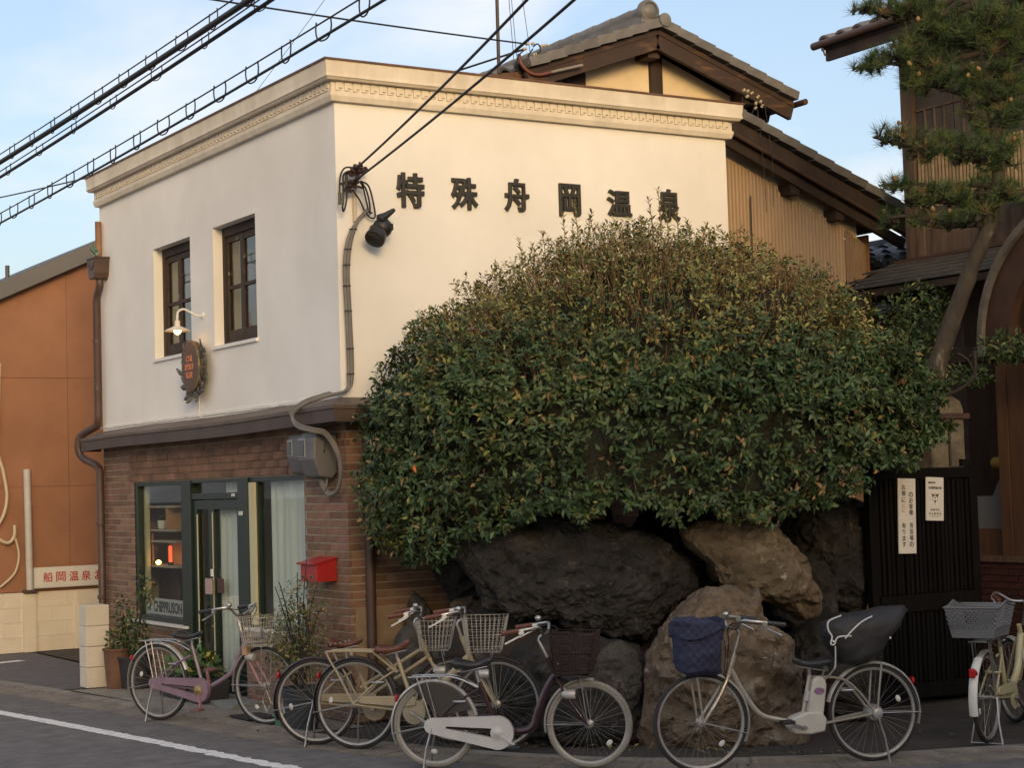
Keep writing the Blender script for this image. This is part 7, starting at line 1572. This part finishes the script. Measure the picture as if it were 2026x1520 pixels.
            for k in range(4): mb.tube([V(xa+0.05+(xb-xa-0.06)*k/3, z, -0.06), V(xa+0.05+(xb-xa-0.06)*k/3, z, 0.06)], 0.006, 6)
        put(mb, 'rack', m)
    mb = MB(); sxn = P.get('standx', -0.06)
    for s in ((-1, 1) if P.get('stand2', True) else (1,)): mb.tube([V(0, 0, s*0.07), V(sxn*0.7, -r*0.5, s*0.085), V(sxn, -r-0.0, s*0.11)], 0.0075, 7)
    if P.get('stand2', True): mb.tube([V(sxn, -r+0.006, -0.11), V(sxn, -r+0.006, 0.11)], 0.0065, 6)
    put(mb, 'kickstand', m_chrome)
    if P.get('lamp', True):
        mb = MB(); lx, lz = hx0+0.085, hz0-0.095; Ml = basis((0, 1, 0), (0, 0, 1), (1, 0, 0), V(lx, lz, -0.055)); mb.lathe([(0.012, -0.05), (0.03, -0.03), (0.034, 0.03), (0.030, 0.042), (0.001, 0.046)], 12, Ml); mb.tube([V(hx0+0.03, hz0-0.04, -0.03), V(lx, lz, -0.05)], 0.006, 5); put(mb, 'headlamp', P.get('lampm', m_wguard), front=True)
    mb = MB(); mb.lathe([(0.028, 0.0), (0.024, 0.016), (0.001, 0.02)], 10, basis((0, 0, 1), (0, 1, 0), (-1, 0, 0), Vector((-(r+0.02)*cos(radians(35)), 0, r+(r+0.02)*sin(radians(35)))))); put(mb, 'rear_reflector', m_redlens)
    mb = MB(); mb.tube([V(0.18+0.055*cos(a), 0.16, 0.055*sin(a)) for a in [pi*0.15+pi*1.7*k/12 for k in range(13)]], 0.008, 6); put(mb, 'ring_lock', P.get('lockm', m_chrome))
    # basket
    bk = P.get('basket')
    if bk:
        x0, x1, z0, z1 = P.get('bbox', (WB*0.87, WB*1.13, 0.32, 0.56))
        mb = MB()
        if bk == 'wire': wire_basket(mb, x0, x1, r+z0, r+z1, 0.165, 0.125, 0.05, nx=9, nz=6, ny=10); put(mb, 'basket', m_wirep, front=True)
        elif bk == 'wicker':
            wire_basket(mb, x0, x1, r+z0, r+z1, 0.165, 0.13, 0.05, 0.0045, 12, 12, 13); put(mb, 'basket', m_wicker, front=True)
            mb = MB(); mb.M = Matrix.Translation((0, 0, 0)); mb.quad((x0+0.03, -0.128, r+z0+0.004), (x1-0.055, -0.128, r+z0+0.004), (x1-0.055, 0.128, r+z0+0.004), (x0+0.03, 0.128, r+z0+0.004)); put(mb, 'basket_floor', m_wicker, front=True)
        mb = MB()
        for s in (-1, 1): mb.tube([V(x0+(x1-x0)*0.62, z0, s*0.07), V(WB, 0, s*0.060)], 0.0045, 5)
        mb.tube([V(hx1+0.02, hz1-0.03), V(x0+0.03, z0+0.06)], 0.006, 6); put(mb, 'basket_stay', m_chrome, front=True)
    return t, put, V
# lilac bicycle by the door
t, put, V = bike('lilac bicycle with lilac chain case in front of the green shop door', (-1.125, 1.45), -60.5, dict(r=0.322, WB=1.12, frame=m_lilac, fork=m_pinkp, guard=m_wguard, sad=(0.345, 0.395), seat=(0.365, 0.31), headlo=(0.925, 0.33), headhi=(0.880, 0.44), bar=(0.855, 0.56), grip=(0.715, 0.63), basket='wire', bbox=(0.965, 1.24, 0.33, 0.565), caseR=(0.10, 0.042), capm=mat('brass_cap', (0.35, 0.26, 0.12), None, rough=0.4, metal=0.6), rackz=0.35, rackx=(-0.15, 0.17), crank=-78, crankm=m_pinkp, pedalm=mat('pink_pedal', (0.20, 0.09, 0.085), None, rough=0.6), refl=3.75, f0=75))
mb = MB()
for k in range(5): mb.tube([V(1.0+0.04*k, 0.35+0.05*(k % 3), -0.10+0.05*k), V(1.05+0.03*k, 0.36+0.03*(k % 2), 0.10)], 0.012, 5)
put(mb, 'basket_liner', mat('pale_liner', (0.42, 0.40, 0.38), (0.28, 0.30, 0.36), 20, 0.8), front=True)
mb = MB(); mb.obox(V(0.975, 0.30, -0.06), (0.05, 0.06, 0.10)); put(mb, 'wooden_tag', mat('tag_wood', (0.42, 0.27, 0.16), None, rough=0.7), bev=0.005)
# two cream bicycles side by side
t, put, V = bike('rear cream bicycle with riveted brown saddle, further from the road', (-0.74, -0.83), -42, dict(r=0.322, WB=1.06, frame=m_cream, guard=m_dkguard, style='twin', sad=(0.24, 0.43), seat=(0.30, 0.30), sadm=m_tan, rivets=True, gripm=m_brgrip, basket='wire', bbox=(0.80, 1.08, 0.38, 0.60), headlo=(0.875, 0.32), headhi=(0.81, 0.47), bar=(0.775, 0.60), grip=(0.66, 0.66), case='slim', casem=m_cream, rack=None, steer=8, bellz=0.02, lamp=True, f0=60, crank=20, lever=m_white))
t, put, V = bike('front cream bicycle with tubular rack and brown saddle', (-0.615, -1.255), -50, dict(r=0.332, WB=1.08, frame=m_cream, guard=m_dkguard, style='straight', sad=(0.305, 0.405), seat=(0.335, 0.33), sadm=m_tan, gripm=m_brgrip, basket='wire', bbox=(0.86, 1.17, 0.385, 0.63), headlo=(0.905, 0.32), headhi=(0.835, 0.49), bar=(0.81, 0.60), grip=(0.665, 0.665), case='slim', casem=m_cream, rack='tube', rackm=m_cream, rackz=0.385, rackx=(-0.20, 0.13), stand2=False, standx=-0.04, steer=14, lever=m_white, sadtilt=-16, sadsize=(0.26, 0.19, 0.11), f0=60, crank=-30, dt=0.030))
# maroon bicycle with white chain case
t, put, V = bike('maroon bicycle with big white chain case and dark wicker basket', (-0.605, -2.415), -43, dict(r=0.292, WB=1.06, fat=0.019, tyre=m_ctyre, frame=m_maroon, guard=m_wguard, style='deep', casem=m_wcase, caseR=(0.112, 0.052), sad=(0.275, 0.405), sadsize=(0.27, 0.21, 0.115), seat=(0.318, 0.285), stayz=0.235, stayarc=0.02, headlo=(0.855, 0.30), headhi=(0.79, 0.445), bar=(0.735, 0.585), grip=(0.585, 0.645), gripm=m_brgrip, basket='wicker', bbox=(0.835, 1.13, 0.34, 0.61), rackz=0.325, rackx=(-0.165, 0.135), crank=-33, bb=(0.445, -0.048), bellz=0.04, refl=-0.9, g0=12, crankm=m_wcase, lever=m_white))
mb = MB(); mb.poly([Vector((0.285*cos(a), -0.036, 0.292+0.285*sin(a))) for a in [radians(22+6*k) for k in range(17)]] + [V(0.04, 0.06, -0.036)]); put(mb, 'skirt_guard', mat('smoke_plastic', (0.055, 0.048, 0.042), None, rough=0.3), sm=False)
# silver electric bicycle facing left
eb = (1.745, -4.172); ef = (0.60, -3.77); ea = math.degrees(atan2(ef[1]-eb[1], ef[0]-eb[0]))
t, put, V = bike('silver electric bicycle with blue basket cover and black child seat cover', eb, ea, dict(r=0.322, WB=1.20, fat=0.017, frame=m_silver, guard=m_wguard, style='dip', bb=(0.51, -0.065), seat=(0.435, 0.265), sad=(0.42, 0.345), stayz=0.255, stayarc=0.11, headlo=(0.995, 0.31), headhi=(0.955, 0.43), bar=(0.915, 0.585), grip=(0.75, 0.645), fork=m_silver, rack=None, case=None, stand2=False, standx=-0.06, lamp=False, basket=None, crank=-160, g0=15, g1=196, f1=205, f0=70, hw=0.26))
mb = MB(); Mc = basis((1, 0, 0), (0, 0, 1), (0, -1, 0), V(0, 0))
mb.prism([(0.345, -0.02), (0.36, -0.10), (0.46, -0.115), (0.57, -0.105), (0.61, -0.06), (0.58, 0.0), (0.47, 0.035), (0.38, 0.03)], Mc, 0.055, -0.055); put(mb, 'motor_cover', mat('cream_plastic', (0.56, 0.53, 0.46), (0.50, 0.47, 0.41), 8, 0.4), bev=0.012)
mb = MB(); mb.prism([(0.365, 0.0), (0.475, 0.03), (0.425, 0.24), (0.385, 0.265), (0.345, 0.24), (0.335, 0.20)], Mc, 0.045, -0.045); bt = put(mb, 'battery', mat('cream_plastic', (0.5, 0.5, 0.5)), bev=0.010)
mb = MB(); mb.lathe([(0.032, 0.0), (0.030, 0.003), (0.001, 0.0035)], 16, basis((1.15, 0, 0), (0, 0, 0.75), (0, 1, 0), V(0.39, 0.165, 0.0455))); put(mb, 'badge', mat('purple_badge', (0.16, 0.045, 0.16), (0.34, 0.24, 0.32), 60, 0.4), bt)
mb = MB(); mb.tube([V(0.462, 0.10), V(0.445, 0.165)], 0.028, 12); put(mb, 'seat_clamp', m_alu)
mb = MB()
for s in (-1, 1): mb.tube([V(1.20, 0.0, s*0.062), V(1.235, 0.30, s*0.07)], 0.0075, 7)
put(mb, 'basket_stay', m_silver)
def bag(u, v):
    """soft cover over the front basket: rounded box, drooping flap"""
    a = 2*pi*u; n = 4.0; cx_, sy_ = cos(a), sin(a); k = (abs(cx_)**n+abs(sy_)**n)**(-1/n); z = 0.305+0.35*min(v, 0.86)/0.86; taper = 0.80+0.20*min(1, v/0.8); x = 1.205 + 0.155*taper*k*cx_; y = 0.175*taper*k*sy_
    if v < 0.08: q = v/0.08; x = 1.205+(x-1.205)*(0.55+0.45*q); y *= (0.55+0.45*q)
    if v > 0.86: q = (v-0.86)/0.14; x = 1.205+(x-1.205)*(1-q*0.98); y *= (1-q*0.98); z += 0.022*sin(q*pi/2)
    if v > 0.8: z += 0.05*(0.5-(x-1.205)/0.31) * min(1, (v-0.8)/0.06)*-0.5+0.01
    w_ = 0.030*fbm((x*7, y*7, z*6), 4); return Vector((x+w_, y+w_*1.3, 0.322+z+w_))
mb = MB(); mb.grid(bag, 44, 30); put(mb, 'basket_cover', m_denim, sm=True)
mb = MB()
def flap(u, v):
    a = 2*pi*u; n = 4.0; k = (abs(cos(a))**n+abs(sin(a))**n)**(-1/n); x = 1.205+0.163*k*cos(a); y = 0.184*k*sin(a); return Vector((x, y, 0.322+0.655-0.075*v+0.02*sin(a*3+1)*v-0.02*(x-1.205)/0.16+0.008*fbm((x*9, y*9, v))))
mb.grid(flap, 44, 3); put(mb, 'cover_flap', m_denim, sm=True)
mb = MB()
def seatcover(u, v):
    # child seat under a slack black cover, low back and raised front lip
    prof = [(0.23, 0.335), (0.31, 0.45), (0.345, 0.53), (0.33, 0.60), (0.25, 0.645), (0.10, 0.675), (-0.10, 0.69), (-0.25, 0.695), (-0.27, 0.665), (-0.19, 0.56), (-0.08, 0.44), (0.00, 0.345), (0.07, 0.325), (0.16, 0.32)]
    n = len(prof); f = u*n; i = int(f) % n; q = f-int(f); x = prof[i][0]+(prof[(i+1) % n][0]-prof[i][0])*q; z = prof[i][1]+(prof[(i+1) % n][1]-prof[i][1])*q
    b = sin(pi*v)**0.45; y = -0.150*cos(pi*v); cx_, cz_ = 0.09, 0.49; x = cx_+(x-cx_)*b; z = cz_+(z-cz_)*b; w_ = 0.020*fbm((x*6, y*6, z*6+3), 3); return Vector((x+w_, y*(1+0.1*fbm((x*4, 1, z*4))), 0.322+z+w_*1.2))
mb.grid(seatcover, 56, 26); cv = put(mb, 'child_seat_cover', m_cover, sm=True)
mb = MB(); mb.tube(smoothpath([V(0.24, 0.655, 0.10), V(0.335, 0.625, 0.12), V(0.345, 0.57, 0.13), V(0.325, 0.525, 0.14), V(0.335, 0.48, 0.14), V(0.315, 0.475, 0.15), V(0.29, 0.52, 0.155), V(0.20, 0.525, 0.165)], 5), 0.0055, 6); mb.tube(smoothpath([V(0.245, 0.51, 0.165), V(0.19, 0.565, 0.168), V(0.12, 0.615, 0.160), V(0.04, 0.645, 0.14)], 5), 0.0055, 6); mb.tube([V(0.30, 0.46, 0.13), V(0.295, 0.35, 0.11), V(0.30, 0.31, 0.10)], 0.005, 5); put(mb, 'piping', m_piping, cv)
mb = MB(); mb.sphere(V(-0.07, 0.50, 0.168), 0.008, 6, 5); mb.sphere(V(0.32, 0.495, 0.15), 0.008, 6, 5); put(mb, 'snap', m_white, cv)
mb = MB()
for s in (-1, 1): mb.tube(smoothpath([V(0.28, 0.33, s*0.08), V(0.31, 0.28, s*0.06), V(0.36, 0.225, s*0.03), V(0.42, 0.20, s*0.015)], 5), 0.007, 6); mb.tube([V(-0.04, 0.33, s*0.08), V(0, 0.0, s*0.07)], 0.007, 6)
put(mb, 'seat_carrier', m_silver)
mb = MB(); mb.lathe([(0.05, -0.05), (0.055, -0.03), (0.055, 0.03), (0.05, 0.05)], 16, basis((1, 0, 0), (0, 0, 1), (0, -1, 0), V(0, 0))); mb.lathe([(0.03, 0.05), (0.034, 0.06), (0.034, 0.085), (0.02, 0.09)], 12, basis((1, 0, 0), (0, 0, 1), (0, 1, 0), V(0, 0))); put(mb, 'drum_brake', m_alu)
# cream bicycle with a grey plastic basket, cut by the right edge
t, put, V = bike('ivory bicycle with grey plastic rear basket at the right edge', (2.86, -4.125), 27, dict(r=0.318, WB=1.10, frame=m_ivory, guard=m_wguard, style='loop', dt=0.028, bar=(0.80, 0.60), grip=(0.66, 0.66), hw=0.27, gripm=m_brgrip, rack='plate', rackz=0.40, rackx=(-0.17, 0.15), case='slim', casem=m_ivory, basket=None, stand2=True, standx=-0.05, g0=40, g1=190, lever=m_white, lockm=m_ivory, steer=38))
x0, x1, z0, z1 = -0.30, 0.13, 0.435, 0.645; mb = MB()
def bp(s, u, t_):
    ox, oy = 0.035*(1-t_), 0.04*(1-t_); X0, X1, Y = x0+ox, x1-ox, 0.185-oy; z = z0+(z1-z0)*t_ + (0.035*max(0, 1-abs(u-0.5)*3.2)*t_ if s in 'LR' else 0)
    return {'L': V(X0+(X1-X0)*u, z, Y), 'R': V(X0+(X1-X0)*u, z, -Y), 'B': V(X0, z, -Y+2*Y*u), 'F': V(X1, z, -Y+2*Y*u)}[s]
for s, n in (('L', 12), ('R', 12), ('B', 10), ('F', 10)):
    for k in range(-4, n+1):
        for dr in (1, -1):
            a, b = k/n, (k+4)/n; pts = []
            for q in range(5):
                t_ = 0.30+0.62*q/4; u = a+(b-a)*q/4 if dr > 0 else b-(b-a)*q/4
                if 0 <= u <= 1: pts.append(bp(s, u, t_))
            if len(pts) > 1: mb.tube(pts, 0.0042, 4, caps=False)
    nrm = {'L': Vector((0, 1, 0)), 'R': Vector((0, -1, 0)), 'B': Vector((-1, 0, 0)), 'F': Vector((1, 0, 0))}[s]
    for tA, tB in ((0.0, 0.30), (0.90, 1.0)):
        g = [[bp(s, u/8, tt) for tt in (tA, tB)] for u in range(9)]
        for u in range(8): mb.quad(g[u][0], g[u+1][0], g[u+1][1], g[u][1]); mb.quad(g[u][0]-nrm*0.005, g[u][1]-nrm*0.005, g[u+1][1]-nrm*0.005, g[u+1][0]-nrm*0.005)
    mb.tube([bp(s, u/8, 1.0) for u in range(9)], 0.008, 6)
mb.poly([bp('L', 0, 0), bp('L', 1, 0), bp('R', 1, 0), bp('R', 0, 0)]); put(mb, 'rear_basket', m_greyplas, sm=False)
mb = MB(); mb.obox(V(-0.318, 0.20, 0.0), (0.025, 0.045, 0.065)); put(mb, 'tail_reflector', m_redlens, bev=0.008)
mb = MB(); arc_guard(mb, (0, 0.318), 0.345, radians(120), radians(196), 0.062); put(mb, 'white_guard_flap', m_white)
